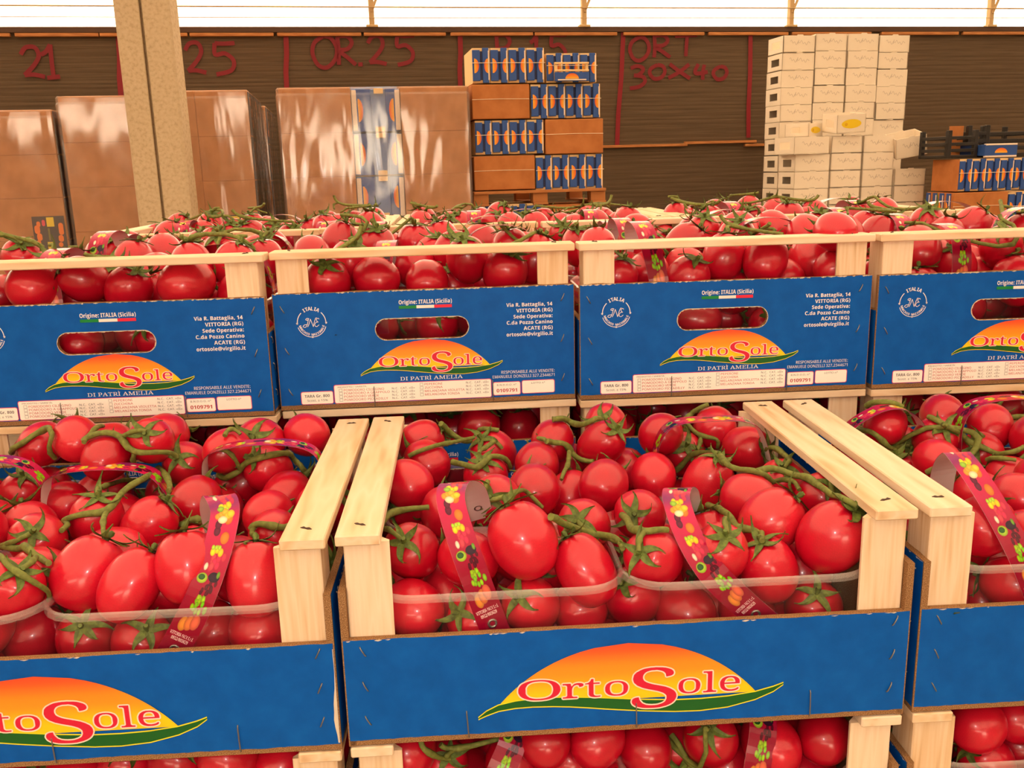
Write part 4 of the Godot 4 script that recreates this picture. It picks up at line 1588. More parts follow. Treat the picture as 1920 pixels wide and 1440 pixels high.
func end_row(o: Node3D, n: int, h: float, d: float) -> void:
	# printed crate ends on the side of a block that is turned towards -x
	var f := Transform3D(Basis(Vector3.UP, -PI / 2), Vector3(-0.001, 0, -d))
	for k in n:
		var w := d / n
		var p := part("crate_end", fixed(Vector3(0.002, 0.004, -0.01), Vector3(w * 0.62, h - 0.004, 0.006)), "blue_far", o, f * Transform3D(Basis(), Vector3(k * w, 0, 0)))
		part("white_strip", fixed(Vector3(w * 0.50, h * 0.08, 0.0), Vector3(w * 0.60, h * 0.92, 0.009)), "white_far", p)
		part("printed_sun", half_sun(false, w * 0.3, h * 0.21), "ink", p, Transform3D(Basis(), Vector3(w * 0.1, h * 0.5, 0.0075)))


func pallet(u0: float, u1: float, h: float, dist: float, d: float, label: String) -> void:
	# h: the height of its deck
	var o := thing("pallet", label, "pallet", "", at(u0, h - 0.096, dist))
	var w := u1 - u0
	for k in 5:
		part("deck_board", fixed(Vector3(0, 0.077, -d + k * (d - 0.1) / 4.0), Vector3(w, 0.096, -d + k * (d - 0.1) / 4.0 + 0.1)), "pallet_wood", o)
	for x in [0.0, w / 2 - 0.05, w - 0.1]:
		for z in [-0.12, -d + 0.02]:
			part("block", fixed(Vector3(x, 0.015, z), Vector3(x + 0.1, 0.077, z + 0.1)), "pallet_wood", o)
		part("skid", fixed(Vector3(x, 0.0, -d), Vector3(x + 0.1, 0.015, 0)), "pallet_wood", o)


func dark_label(parent: Node3D, x: float, y: float, w: float, h: float, z: float) -> void:
	var p := part("printed_end", fixed(Vector3(0, 0, 0), Vector3(w, h, 0.006)), "dark_print", parent, Transform3D(Basis(), Vector3(x, y, z)))
	var st := begin()
	var lo := [c(238, 122, 40), c(240, 208, 50), c(226, 66, 96), c(120, 112, 50)]
	for q in [[0.06, 0.08, 0.20, 0.32, 0, 0.02], [0.10, 0.30, 0.26, 0.52, 0, 0.02], [0.05, 0.50, 0.22, 0.75, 0, 0.02], [0.13, 0.70, 0.25, 0.86, 0, 0.02], [0.30, 0.72, 0.40, 0.90, 2, 0.02], [0.45, 0.70, 0.68, 0.97, 1, 0.0], [0.40, 0.04, 0.56, 0.26, 1, 0.0], [0.46, 0.30, 0.52, 0.66, 3, 0.0], [0.76, 0.25, 0.92, 0.45, 0, 0.02], [0.80, 0.45, 0.95, 0.80, 0, 0.02], [0.74, 0.10, 0.88, 0.24, 0, 0.02]]:
		rect(st, q[0] * w, q[1] * h, q[2] * w, q[3] * h, 0.0065, lo[q[4]], minf(q[5], minf((q[2] - q[0]) * w, (q[3] - q[1]) * h) * 0.49) if q[5] > 0.0 else 0.0)
	part("printed_fruit", st.commit(), "ink", p)


# a pallet of cartons under stretch film: cols are [u0, u1] walls of cartons, rows the layer heights from the floor
func wrapped(label: String, u0: float, u1: float, top: float, dist: float, d: float, col_edges: Array, blue_col := -1, dark_side := false) -> Node3D:
	var o := thing("wrapped_pallet", label, "pallet", "film-wrapped pallets of cartons along the back wall", at(u0, 0, dist))
	var w := u1 - u0
	part("pallet_base", fixed(Vector3(0, 0, -d), Vector3(w, 0.14, 0)), "pallet_wood", o)
	var lay := 7
	var lh := (top - 0.14) / lay
	var r := RandomNumberGenerator.new()
	r.seed = int(u0 * 1000) + 5000
	for k in lay:
		var e: Array = col_edges
		for j in e.size() - 1:
			var x0: float = e[j] * w
			var x1: float = e[j + 1] * w
			var z := r.randf_range(-0.006, 0.0)
			var b := Transform3D(Basis(), Vector3(x0, 0.14 + k * lh, z))
			if j == blue_col and k >= lay - 3:
				var g := part("crate_core", fixed(Vector3(0.002, 0, -d), Vector3(x1 - x0 - 0.002, lh - 0.003, -0.4)), "cardboard", o, b)
				crate_pair_in(g, x1 - x0, lh - 0.004)
			else:
				part("carton", fixed(Vector3(0.001, 0, -d), Vector3(x1 - x0 - 0.0005, lh - 0.0005, 0), 0.0025), "cardboard", o, b)
	if dark_side:
		for k in lay:
			part("printed_side", fixed(Vector3(w, 0.14 + k * lh + 0.004, -d + 0.02), Vector3(w + 0.004, 0.14 + (k + 1) * lh - 0.004, -0.02)), "dark_print", o)
			if k > 2:
				var st := begin()
				for j in 3:
					for i in 3:
						var zz := -d + (j + 0.5) * d / 3.0 + r.randf_range(-0.05, 0.05)
						var yy := 0.14 + (k + 0.2 + i * 0.25) * lh
						face(st, [Vector3(w + 0.0045, yy, zz - 0.03), Vector3(w + 0.0045, yy, zz + 0.03), Vector3(w + 0.0045, yy + 0.05, zz + 0.03), Vector3(w + 0.0045, yy + 0.05, zz - 0.03)], Vector3.RIGHT)
				part("printed_fruit", st.commit(), "orange_print", o)
	# film with a few loose folds
	var st := begin()
	cbox(st, Vector3(-0.012, 0.1, -d - 0.012), Vector3(w + 0.012, top + 0.004, 0.012), 0.012)
	part("stretch_film", st.commit(), "stretch_film", o)
	st = begin()
	cbox(st, Vector3(-0.016, 0.1, -d - 0.016), Vector3(w + 0.016, top - 0.03, 0.016), 0.014)
	part("stretch_film", st.commit(), "stretch_film", o)
	return o


func crate_pair_in(g: Node3D, w: float, h: float) -> void:
	# empty crates seen through the film: parts of the load one level down
	var body := begin()
	cbox(body, Vector3(0.004, 0.004, -0.39), Vector3(w - 0.004, h - 0.004, -0.03), 0.003)
	part("crate_backs", body.commit(), "blue_light_far", g)
	for k in 2:
		var x0 := 0.03 if k == 0 else w * 0.70
		var x1 := w * 0.40 if k == 0 else w - 0.03
		part("crate_end", fixed(Vector3(x0, 0.004, -0.03), Vector3(x1, h - 0.004, -0.012)), "blue_far", g)
		part("white_strip", fixed(Vector3(0.004 if k == 0 else w - 0.034, 0.01, -0.03), Vector3(0.034 if k == 0 else w - 0.004, h - 0.01, -0.010)), "white_far", g)
		part("printed_sun", half_sun(k == 1, w * 0.10, h * 0.27), "ink", g, Transform3D(Basis(), Vector3(x0 + 0.012 if k == 0 else x1 - 0.012, h * 0.5, -0.011)))
		part("wood_end", fixed(Vector3(w * 0.47, h * (0.0 if k == 0 else 0.88), -0.03), Vector3(w * 0.66, h * (0.12 if k == 0 else 1.0), -0.008)), "wood_far", g)


func white_box_mesh(w: float, h: float, d: float) -> ArrayMesh:
	var key := "white%.3f%.3f%.3f" % [w, h, d]
	if cache.has(key):
		return cache[key]
	var st := begin()
	var t := 0.006
	var g := 0.0012
	# front and back with a tongue on the upper edge and its notch below
	for z in [0.0, -d + t]:
		slab(st, PackedVector2Array([Vector2(g, g), Vector2(w * 0.42, g), Vector2(w * 0.45, 0.010), Vector2(w * 0.60, 0.010), Vector2(w * 0.63, g), Vector2(w - g, g), Vector2(w - g, h - g), Vector2(w * 0.63, h - g), Vector2(w * 0.60, h + 0.006), Vector2(w * 0.45, h + 0.006), Vector2(w * 0.42, h - g), Vector2(g, h - g)]), z - t, z)
	cbox(st, Vector3(g, g, -d), Vector3(w - g, 0.008, 0), 0.0005)
	for x in [g, w - g - t]:
		cbox(st, Vector3(x, g, -d), Vector3(x + t, h * 0.30, 0), 0.0005)
		cbox(st, Vector3(x, h * 0.72, -d), Vector3(x + t, h - g, 0), 0.0005)
		cbox(st, Vector3(x, h * 0.30, -d), Vector3(x + t, h * 0.72, -d * 0.74), 0.0005)
		cbox(st, Vector3(x, h * 0.30, -d * 0.22), Vector3(x + t, h * 0.72, 0), 0.0005)
	cache[key] = st.commit()
	return cache[key]


func white_box(b: Transform3D, w: float, h: float, d: float, label: String, logo := false) -> void:
	var o := thing("white_box", label, "box", "stacked white produce boxes", b)
	part("shell", white_box_mesh(w, h, d), "white_board", o)
	var st := begin()
	if logo:
		var poly := PackedVector2Array()
		for k in 20:
			poly.append(Vector2(w * 0.5, h * 0.5) + Vector2(cos(TAU * k / 20.0) * w * 0.34, sin(TAU * k / 20.0) * h * 0.24))
		flat_poly(st, poly, 0.0006, c(240, 204, 40))
		ring(st, Vector2(w * 0.32, h * 0.48), 0.0, 0.012, 0, TAU, 0.0008, c(224, 170, 30), 12)
		part("yellow_logo", st.commit(), "ink", o)
	else:
		if not cache.has("scribble%.2f" % w):
			var q := []
			for k in 40:
				var s := k / 39.0
				q.append(Vector2(w * (0.22 + 0.62 * s), h * (0.60 + 0.07 * sin(s * 37.0) + 0.06 * sin(s * 13.0 + 1.0) - 0.03 * s)))
			stroke(st, q, 0.004, 0.0006, c(206, 188, 168))
			stroke(st, [Vector2(w * 0.48, h * 0.74), Vector2(w * 0.45, h * 0.50)], 0.005, 0.0007, c(204, 186, 166))
			cache["scribble%.2f" % w] = st.commit()
		part("grey_script", cache["scribble%.2f" % w], "ink", o)


func plastic_crate(b: Transform3D, w: float, h: float, d: float, label: String) -> void:
	var o := thing("plastic_crate", label, "crate", "black plastic crates on the cartons", b)
	for k in 4:
		var y0 := h * 0.25 * k
		part("side_slat", fixed(Vector3(0, y0, -0.012), Vector3(w, y0 + h * 0.13, 0)), "black_plastic", o)
		part("side_slat", fixed(Vector3(0, y0, -d), Vector3(0.012, y0 + h * 0.13, 0)), "black_plastic", o)
		part("side_slat", fixed(Vector3(w - 0.012, y0, -d), Vector3(w, y0 + h * 0.13, 0)), "black_plastic", o)
		part("side_slat", fixed(Vector3(0, y0, -d), Vector3(w, y0 + h * 0.13, -d + 0.012)), "black_plastic", o)
	for x in [0.0, w - 0.03]:
		for z in [0.001, -d + 0.029]:
			part("corner", fixed(Vector3(x, 0, z - 0.03), Vector3(x + 0.03, h + 0.02, z)), "black_plastic", o)
	part("floor_grid", fixed(Vector3(0, 0, -d), Vector3(w, 0.01, 0)), "black_plastic", o)


func build_goods() -> void:
	# wrapped pallets, from the pillar side
	var p1 := wrapped("film-wrapped brown carton pallet at the picture edge, lowest of the wrapped pallets", -1.651 - 1.2, -1.651, 1.899, 6.0, 1.0, [0.0, 0.5, 1.0], -1, true)
	dark_label(p1, 1.2 - -1.635 + -1.836 + 0.012, 1.082, -1.635 - -1.836 - 0.02, 1.288 - 1.082, 0.001)
	wrapped("film-wrapped brown carton pallet between the lowest wrapped pallet and the concrete pillar", -1.606, -1.212, 1.973, 6.0, 1.0, [0.0, 1.0], -1, true)
	var x3 := -0.527
	var p3 := wrapped("film-wrapped brown carton pallet half hidden by the concrete pillar, with dark printed side", -1.144, x3, 1.997, 6.0, 1.0, [0.0, 0.5, 1.0], -1, true)
	dark_label(p3, -0.826 - -1.144, 1.038, -0.548 - -0.826, 1.258 - 1.038, 0.001)
	wrapped("film-wrapped pallet in shade behind the one with dark printed side", -1.144 + 0.02, x3 + 0.02, 1.997 - 0.02, 7.1, 1.0, [0.0, 0.5, 1.0], -1, true)
	wrapped("widest film-wrapped pallet with a column of blue crates between brown cartons", -0.344, 0.819, 2.006, 6.0, 1.0, [0.0, 0.375, 0.638, 1.0], 1, false)
	# the open stack of bundles on its pallet
	var g := 6.1
	bundle(4, 0.875, 1.349, 2.034, 2.252, g, "bundle of four blue crate pairs, topmost of the open stack")
	bundle(3, 1.360, 1.699, 2.033, 2.218, g, "bundle of three blue crate pairs behind a single crate, top of open stack")
	carton(0.864, 1.242, 1.810, 2.028, g, "brown carton directly under the topmost four-pair crate bundle")
	bundle(4, 1.253, 1.723, 1.809, 2.027, g, "bundle of four blue crate pairs under the single lying crate")
	bundle(4, 0.877, 1.338, 1.587, 1.806, g, "bundle of four blue crate pairs between two brown cartons, beside wrapped pallet")
	carton(1.345, 1.737, 1.580, 1.805, g, "brown carton between two bundles at the netting side of open stack")
	carton(0.862, 1.268, 1.358, 1.580, g, "brown carton standing on the pallet beside the wrapped pallet")
	bundle(4, 1.276, 1.740, 1.348, 1.577, g, "bundle of four blue crate pairs standing directly on the pallet deck")
	pallet(0.853, 1.751, 1.351, 6.08, 0.75, "bare wooden pallet between upper and lower loads of the open stack")
	bundle(4, 0.866, 1.325, 1.036, 1.267, g, "bundle of four blue crate pairs just under the bare pallet")
	carton(1.325, 1.736, 1.018, 1.351 - 0.098, g, "brown carton just under the bare pallet, tops of tomatoes before it", 0.42)
	carton(0.880, 1.736, 0.0, 1.036, g, "large brown carton on the floor under the open stack")
	# one crate lying in front of the top bundle
	var lc := thing("tomato_box", "single empty blue crate lying on the open stack, pale posts showing", "crate", "", at(1.399, 2.033 + 0.002, 6.04))
	var lw := 1.628 - 1.399
	part("front_panel", fixed(Vector3(0, 0, -0.012), Vector3(lw, 0.055, 0)), "blue_far", lc)
	part("printed_sun", half_sun(false, 0.034, 0.045), "ink", lc, Transform3D(Basis(Vector3.BACK, PI / 2), Vector3(lw / 2, 0.014, 0.001)))
	part("white_strip", fixed(Vector3(0.02, 0.004, -0.002), Vector3(lw - 0.02, 0.012, 0.002)), "white_far", lc)
	for x in [0.002, lw - 0.022]:
		part("corner_post", fixed(Vector3(x, 0.0, -0.034), Vector3(x + 0.02, 0.118, -0.013)), "wood_far", lc)
	for y in [0.060, 0.105]:
		part("rail", fixed(Vector3(0, y, -0.012), Vector3(lw, y + 0.012, -0.004)), "wood_far", lc)
	# white boxes
	var names := ["first", "second", "third", "fourth"]
	var cols := [[3.436, 3.706], [3.711, 3.975], [3.985, 4.248], [4.252, 4.514]]
	var top := 2.440
	var ph := (2.440 - 1.665) / 6.0
	for k in 4:
		var w: float = cols[k][1] - cols[k][0]
		for j in 12 if k == 0 else 9:
			var hh := ph * (1.0 if j else 1.0)
			white_box(at(cols[k][0] + rng.randf_range(-0.003, 0.003), top - ph * (j + 1) + (0.012 if k in [1, 2] else 0.0), 7.0 + rng.randf_range(0, 0.008)), w, ph, 0.26, "white produce box in tall rear stack, %s column from pillar side, %s from top" % [names[k], ORD[j]])
	var f := 6.45
	var fc := [[3.297, 3.574], [3.582, 3.833], [3.842, 4.095], [4.110, 4.368]]
	var ft := 1.663
	var fp := (1.663 - 1.163) / 4.0
	for k in 4:
		var w: float = fc[k][1] - fc[k][0]
		for j in 6:
			if k == 3 and j < 2:
				continue
			var turn := 0.12 if k == 0 and j == 0 else 0.0
			white_box(at(fc[k][0] - (0.03 if k == 0 and j == 0 else 0.0), ft - fp * (j + 1), f - (0.04 if turn else 0.0), turn), w + (0.02 if turn else 0.0), fp, 0.26, "white produce box in low front stack, %s column from pillar side, %s from top" % [names[k], ORD[j - (2 if k == 3 else 0)]])
	white_box(at(3.601, ft + 0.012, 6.42, -0.05) * Transform3D(Basis(Vector3.BACK, 0.05) * Basis(Vector3.RIGHT, 0.10), Vector3.ZERO), 0.225, 0.135, 0.24, "tilted white box with yellow oval logo, on top of low front stack", true)
	white_box(at(3.473, ft + 0.004, 6.60, 0.55), 0.20, 0.10, 0.2, "white box with yellow mark turned aside, behind the tilted yellow-logo box", true)
	white_box(at(4.099, 1.480, 6.42, -0.25) * Transform3D(Basis(Vector3.BACK, 0.17) * Basis(Vector3.RIGHT, 0.2), Vector3.ZERO), 0.225, 0.15, 0.24, "white box tipped over at the end of the low front stack")
	var under := ft - fp * 6.0
	carton(cols[0][0] - 0.02, cols[3][1], 0.0, top - ph * 12.0, 6.98, "brown carton base on the floor under the tall white rear stack", 0.3)
	carton(cols[1][0], cols[3][1], top - ph * 12.0, top - ph * 9.0, 6.99, "brown carton inside the lower part of the tall white rear stack", 0.26)
	carton(fc[0][0] - 0.02, fc[3][1], 0.0, under, 6.43, "brown carton base on the floor under the low white front stack", 0.3)
	# cartons, bundles and black crates beyond the white boxes
	var rd := 5.9
	bundle(5, 4.258, 4.802, 1.254, 1.478, rd, "bundle of five blue crate pairs under the black plastic crates", 0.30, true)
	carton(4.229, 4.660, 1.022, 1.249, rd, "brown carton of crates with printed ends turned to the white boxes", 0.31, "cardboard_pale", true)
	bundle(2, 4.669, 4.902, 1.010, 1.240, rd, "bundle of blue crate pairs at the edge, lower layer past white boxes", 0.3)
	carton(4.237, 4.902, 0.0, 1.022, rd, "large brown carton on the floor under the layers past white boxes")
	var rt := 1.482
	plastic_crate(at(4.328 - 0.12, rt, 5.98, 0.08), 0.25, 1.654 - rt, 0.3, "black plastic crate over the brown carton, first from white boxes")
	plastic_crate(at(4.483, rt, 6.15, -0.05), 0.17, 1.690 - rt, 0.25, "black plastic crate with a card in it, second from white boxes")
	plastic_crate(at(4.633, rt + 0.001, 6.2), 0.42, 1.685 - rt, 0.3, "black plastic crate behind the small blue crate, third from white boxes")
	var card := thing("card_sheet", "brown card sheet standing in the middle black plastic crate", "card", "", at(4.365, rt + 0.015, 6.20))
	part("sheet", fixed(Vector3(0, 0, -0.004), Vector3(0.115, 1.709 - rt - 0.015, 0)), "cardboard_pale", card)
	var bc := thing("tomato_box", "small blue crate with sun print lying on the five-pair bundle", "crate", "", at(4.464, rt, 5.93))
	var bw := 4.720 - 4.464
	part("front_panel", fixed(Vector3(0, 0.012, -0.3), Vector3(bw, 0.088, 0)), "blue_far", bc)
	part("printed_sun", half_sun(false, 0.034, 0.05), "ink", bc, Transform3D(Basis(Vector3.BACK, PI / 2), Vector3(bw / 2, 0.03, 0.001)))
	for y in [0.0, 0.082]:
		part("white_strip", fixed(Vector3(0.004, y, -0.02), Vector3(bw - 0.004, y + 0.012, 0.004)), "white_far", bc)


# ------------------------------------------------------------------ where the tomatoes and vines lie, in tenths of a millimetre in each crate's axes
func tomato_tables() -> void:
	put_tomatoes("A", "first open crate", [[1759,1171,-345,210,241,46,76,47,0,1],[2185,1170,-556,241,276,41,78,-48,1,1],[2560,1160,-345,210,277,47,74,-48,2,1],[2951,1257,-387,221,265,-8,94,-34,3,1],[3431,1164,-345,210,272,-2,93,-38,4,1],[1051,1224,-1304,212,237,-7,7,-99,100,0],[1581,1209,-1148,210,237,22,57,79,101,1],[1751,1071,-751,226,247,79,20,58,102,1],[1917,1235,-1456,217,243,28,92,28,103,1],[2198,1103,-997,230,258,-93,4,35,104,1],[2357,1199,-1377,210,249,63,75,-18,105,1],[2776,1001,-1211,210,235,18,90,-40,106,1],[3224,1056,-744,242,280,-67,30,-68,107,1],[3396,1155,-1162,210,235,-3,-8,-100,108,0],[885,1096,-1759,232,254,30,31,-90,200,1],[978,1194,-2219,210,237,27,93,24,201,1],[1299,1079,-1642,231,268,-45,75,-49,202,1],[968,1533,-2730,210,235,26,27,-93,203,0],[944,1074,-2663,231,271,27,29,-92,204,1],[1414,1160,-2050,210,235,-71,-1,-70,205,0],[1434,1660,-2395,210,235,-43,34,-84,206,0],[1527,1052,-2558,233,275,87,37,-31,207,1],[1754,1535,-2201,210,235,26,20,-94,208,0],[1585,1500,-2730,210,235,48,20,-85,209,0],[1910,1053,-1952,225,259,-81,31,-49,210,1],[2118,1635,-2328,210,235,12,58,80,211,1],[2095,1562,-2730,210,235,61,10,-79,212,0],[2117,1037,-2600,210,235,41,51,76,213,1],[2354,1002,-1921,210,235,-56,27,-78,214,0],[2352,1352,-2498,212,237,-2,52,85,215,1],[2632,1251,-1756,210,235,20,25,-95,216,0],[2722,1024,-2083,210,235,13,38,-92,217,0],[2778,1512,-2328,210,235,49,6,-87,218,0],[2803,1120,-2466,210,277,78,62,-10,219,1],[2999,1467,-2697,243,272,-1,52,85,220,1],[3273,1181,-1549,210,235,20,-9,-97,221,0],[3133,1322,-2311,210,235,-38,68,62,222,1],[3347,1183,-2000,210,235,33,28,-90,223,0],[3428,1520,-2730,210,235,-63,-5,-78,224,0],[1487,875,-345,210,235,24,29,-93,900,0],[1721,679,-606,210,235,68,20,-71,901,0],[1619,666,-1191,226,250,-20,6,98,902,1],[1467,645,-2175,223,248,78,60,-18,903,1],[2175,723,-430,210,235,18,76,62,904,1],[2272,686,-858,234,279,-15,81,-57,905,1],[2574,717,-376,210,235,45,63,63,906,1],[2614,944,-780,225,267,-79,59,14,907,1],[2647,334,-1370,244,273,55,35,-76,908,1],[2811,318,-893,228,260,30,46,-84,909,1],[3045,714,-490,210,235,-42,15,-90,910,0],[3047,696,-926,226,259,82,40,-41,911,1],[2696,720,-2505,228,246,-29,83,-48,912,1],[3419,761,-347,210,235,-56,0,-83,913,0]])
	put_heap("A", [57,122,-222,173,34,-190,179,33,-86,344,33,-157,355,32,-80,145,33,-53,182,33,-239,111,33,-98,214,31,-155,330,72,-224,120,75,-255,40,68,-159,107,69,-182,189,78,-230,132,73,-88,305,61,-156,87,73,-92,187,70,-168,352,75,-171,365,70,-99,34,77,-87,68,70,-261,32,67,-221,266,75,-168,216,75,-127,162,63,-266,96,74,-45,31,76,-36,124,81,-131,76,80,-213,363,58,-257,235,73,-226,32,102,-130,361,103,-265,37,110,-173,34,114,-59,35,102,-263,125,110,-61,61,114,-98,369,114,-177,84,116,-38,368,107,-76])
	put_vine("A", "first open crate", [[1267,1140,-1213,1323,1182,-1117,1374,1218,-1021,1434,1242,-949,1483,1249,-916,1519,1248,-901,1558,1253,-881,1607,1275,-839,1659,1312,-775,1713,1324,-708,1753,1318,-664,1780,1309,-641,1800,1301,-628,1820,1293,-620,1840,1284,-613,1864,1274,-598,1895,1271,-566,1933,1284,-516,1972,1307,-454],[1874,1342,-484,1899,1362,-436,1917,1375,-383,1925,1379,-332,1923,1378,-289,1914,1376,-254,1900,1371,-224],[1267,1140,-1213,1333,1191,-1106,1392,1240,-994,1476,1280,-925,1548,1308,-906,1599,1332,-911,1640,1352,-928],[1658,1379,-423,1695,1414,-363,1739,1427,-302,1778,1421,-254,1809,1407,-224,1834,1394,-208,1861,1378,-199,1891,1357,-195,1922,1330,-197,1949,1300,-206,1972,1268,-223,1990,1234,-246,2002,1197,-278,2005,1156,-315,1994,1107,-348,1969,1058,-386]])
	put_vine("A", "first open crate", [[705,1480,-2677,746,1515,-2611,787,1551,-2547,841,1583,-2508,890,1608,-2495,928,1629,-2495,958,1649,-2504,986,1669,-2520,1014,1685,-2539,1047,1701,-2545,1091,1722,-2524,1141,1749,-2478,1189,1774,-2420,1227,1788,-2358,1255,1793,-2299,1283,1785,-2253,1303,1773,-2224,1310,1754,-2207,1298,1719,-2200,1271,1659,-2212,1251,1584,-2254,1255,1515,-2321]])
	put_vine("A", "first open crate", [[2120,1350,-2415,2161,1392,-2194,2188,1429,-1989,2195,1452,-1828,2180,1459,-1726,2151,1452,-1669,2123,1439,-1625,2106,1427,-1577,2103,1420,-1524,2110,1419,-1464,2112,1410,-1398,2098,1392,-1336,2072,1375,-1291,2039,1370,-1262,2001,1372,-1246,1959,1375,-1236,1911,1372,-1233,1861,1362,-1238,1809,1345,-1252,1759,1321,-1280,1724,1301,-1312,1718,1292,-1317,1758,1297,-1272,1802,1304,-1187,1802,1305,-1075],[2120,1350,-2415,2132,1320,-2391,2154,1294,-2362,2192,1281,-2317,2237,1278,-2244,2279,1279,-2152,2311,1274,-2061,2333,1263,-1988,2346,1250,-1928,2355,1240,-1872],[2072,1364,-1284,2088,1366,-1207,2110,1370,-1126,2136,1370,-1047,2161,1363,-977,2185,1352,-913,2210,1324,-854],[1801,1180,-2596,1788,1204,-2563,1765,1221,-2505,1754,1246,-2387,1780,1294,-2192,1839,1364,-1958,1895,1424,-1758,1922,1455,-1639,1928,1469,-1582,1932,1483,-1545,1945,1499,-1497,1963,1504,-1436,1981,1490,-1374]])
	put_vine("A", "first open crate", [[1599,1712,-2141,1614,1726,-2145,1631,1738,-2149,1650,1748,-2152,1672,1758,-2153,1699,1766,-2154,1736,1773,-2160,1788,1773,-2172,1848,1759,-2185,1902,1728,-2182,1943,1684,-2155,1987,1646,-2113,2046,1619,-2085,2108,1606,-2075,2166,1603,-2080,2218,1598,-2098,2262,1588,-2128,2295,1572,-2168,2315,1553,-2210,2326,1531,-2245,2337,1508,-2263,2350,1489,-2266],[1908,1725,-2201,1930,1730,-2186,1956,1744,-2168,1987,1763,-2147,2026,1780,-2131,2067,1792,-2121,2102,1796,-2117,2127,1795,-2115,2145,1791,-2113,2159,1786,-2111],[2050,1610,-2086,2035,1582,-2098,2020,1554,-2116,2004,1523,-2144,1990,1487,-2184,1982,1455,-2238,1957,1427,-2289],[1625,1715,-2096,1616,1730,-2160,1619,1739,-2217,1627,1753,-2262,1636,1768,-2298,1643,1775,-2336,1650,1773,-2388,1645,1759,-2461,1619,1734,-2539,1595,1715,-2617]])
	put_vine("A", "first open crate", [[2119,1350,-2420,2187,1373,-2284,2249,1392,-2155,2299,1404,-2048,2338,1406,-1970,2366,1400,-1913,2390,1391,-1862,2409,1384,-1810,2423,1379,-1755,2432,1377,-1697]])
	put_vine("A", "first open crate", [[2562,1135,-1527,2585,1149,-1514,2609,1163,-1506,2632,1174,-1501,2655,1183,-1501,2677,1187,-1505,2699,1185,-1512,2719,1175,-1524,2740,1159,-1542,2763,1138,-1570,2784,1115,-1613,2800,1096,-1667,2811,1081,-1724]])
	put_vine("A", "first open crate", [[2671,1285,-2348,2726,1280,-2271,2783,1300,-2202,2832,1332,-2167,2872,1351,-2168,2900,1361,-2181,2920,1380,-2181,2942,1418,-2160,2988,1457,-2134,3048,1484,-2118,3107,1500,-2118,3161,1509,-2132,3211,1512,-2159,3255,1508,-2197,3293,1497,-2246,3321,1474,-2310,3334,1437,-2383,3333,1392,-2440,3346,1364,-2455,3374,1354,-2414,3408,1350,-2347,3433,1333,-2312,3443,1293,-2340,3435,1241,-2414,3413,1188,-2501],[2774,1608,-2090,2811,1595,-2090,2846,1576,-2094,2877,1542,-2101,2902,1487,-2115,2915,1420,-2146,2910,1357,-2195],[2812,1701,-2173,2815,1714,-2195,2820,1725,-2217,2827,1732,-2237,2839,1735,-2255,2855,1734,-2268,2873,1728,-2274,2892,1718,-2272,2912,1704,-2264,2930,1686,-2254]])
	put_vine("A", "first open crate", [[3263,1281,-986,3271,1292,-988,3282,1303,-990,3294,1312,-990,3310,1319,-987,3330,1324,-982,3355,1325,-974,3386,1322,-966,3419,1315,-960,3451,1306,-959,3481,1297,-963,3507,1290,-973,3531,1287,-991,3553,1289,-1019,3572,1294,-1056,3586,1296,-1101,3594,1294,-1152,3598,1288,-1205,3603,1283,-1258],[3293,1302,-980,3280,1283,-973,3274,1265,-964,3286,1256,-945,3314,1267,-904,3346,1288,-829,3364,1292,-727]])
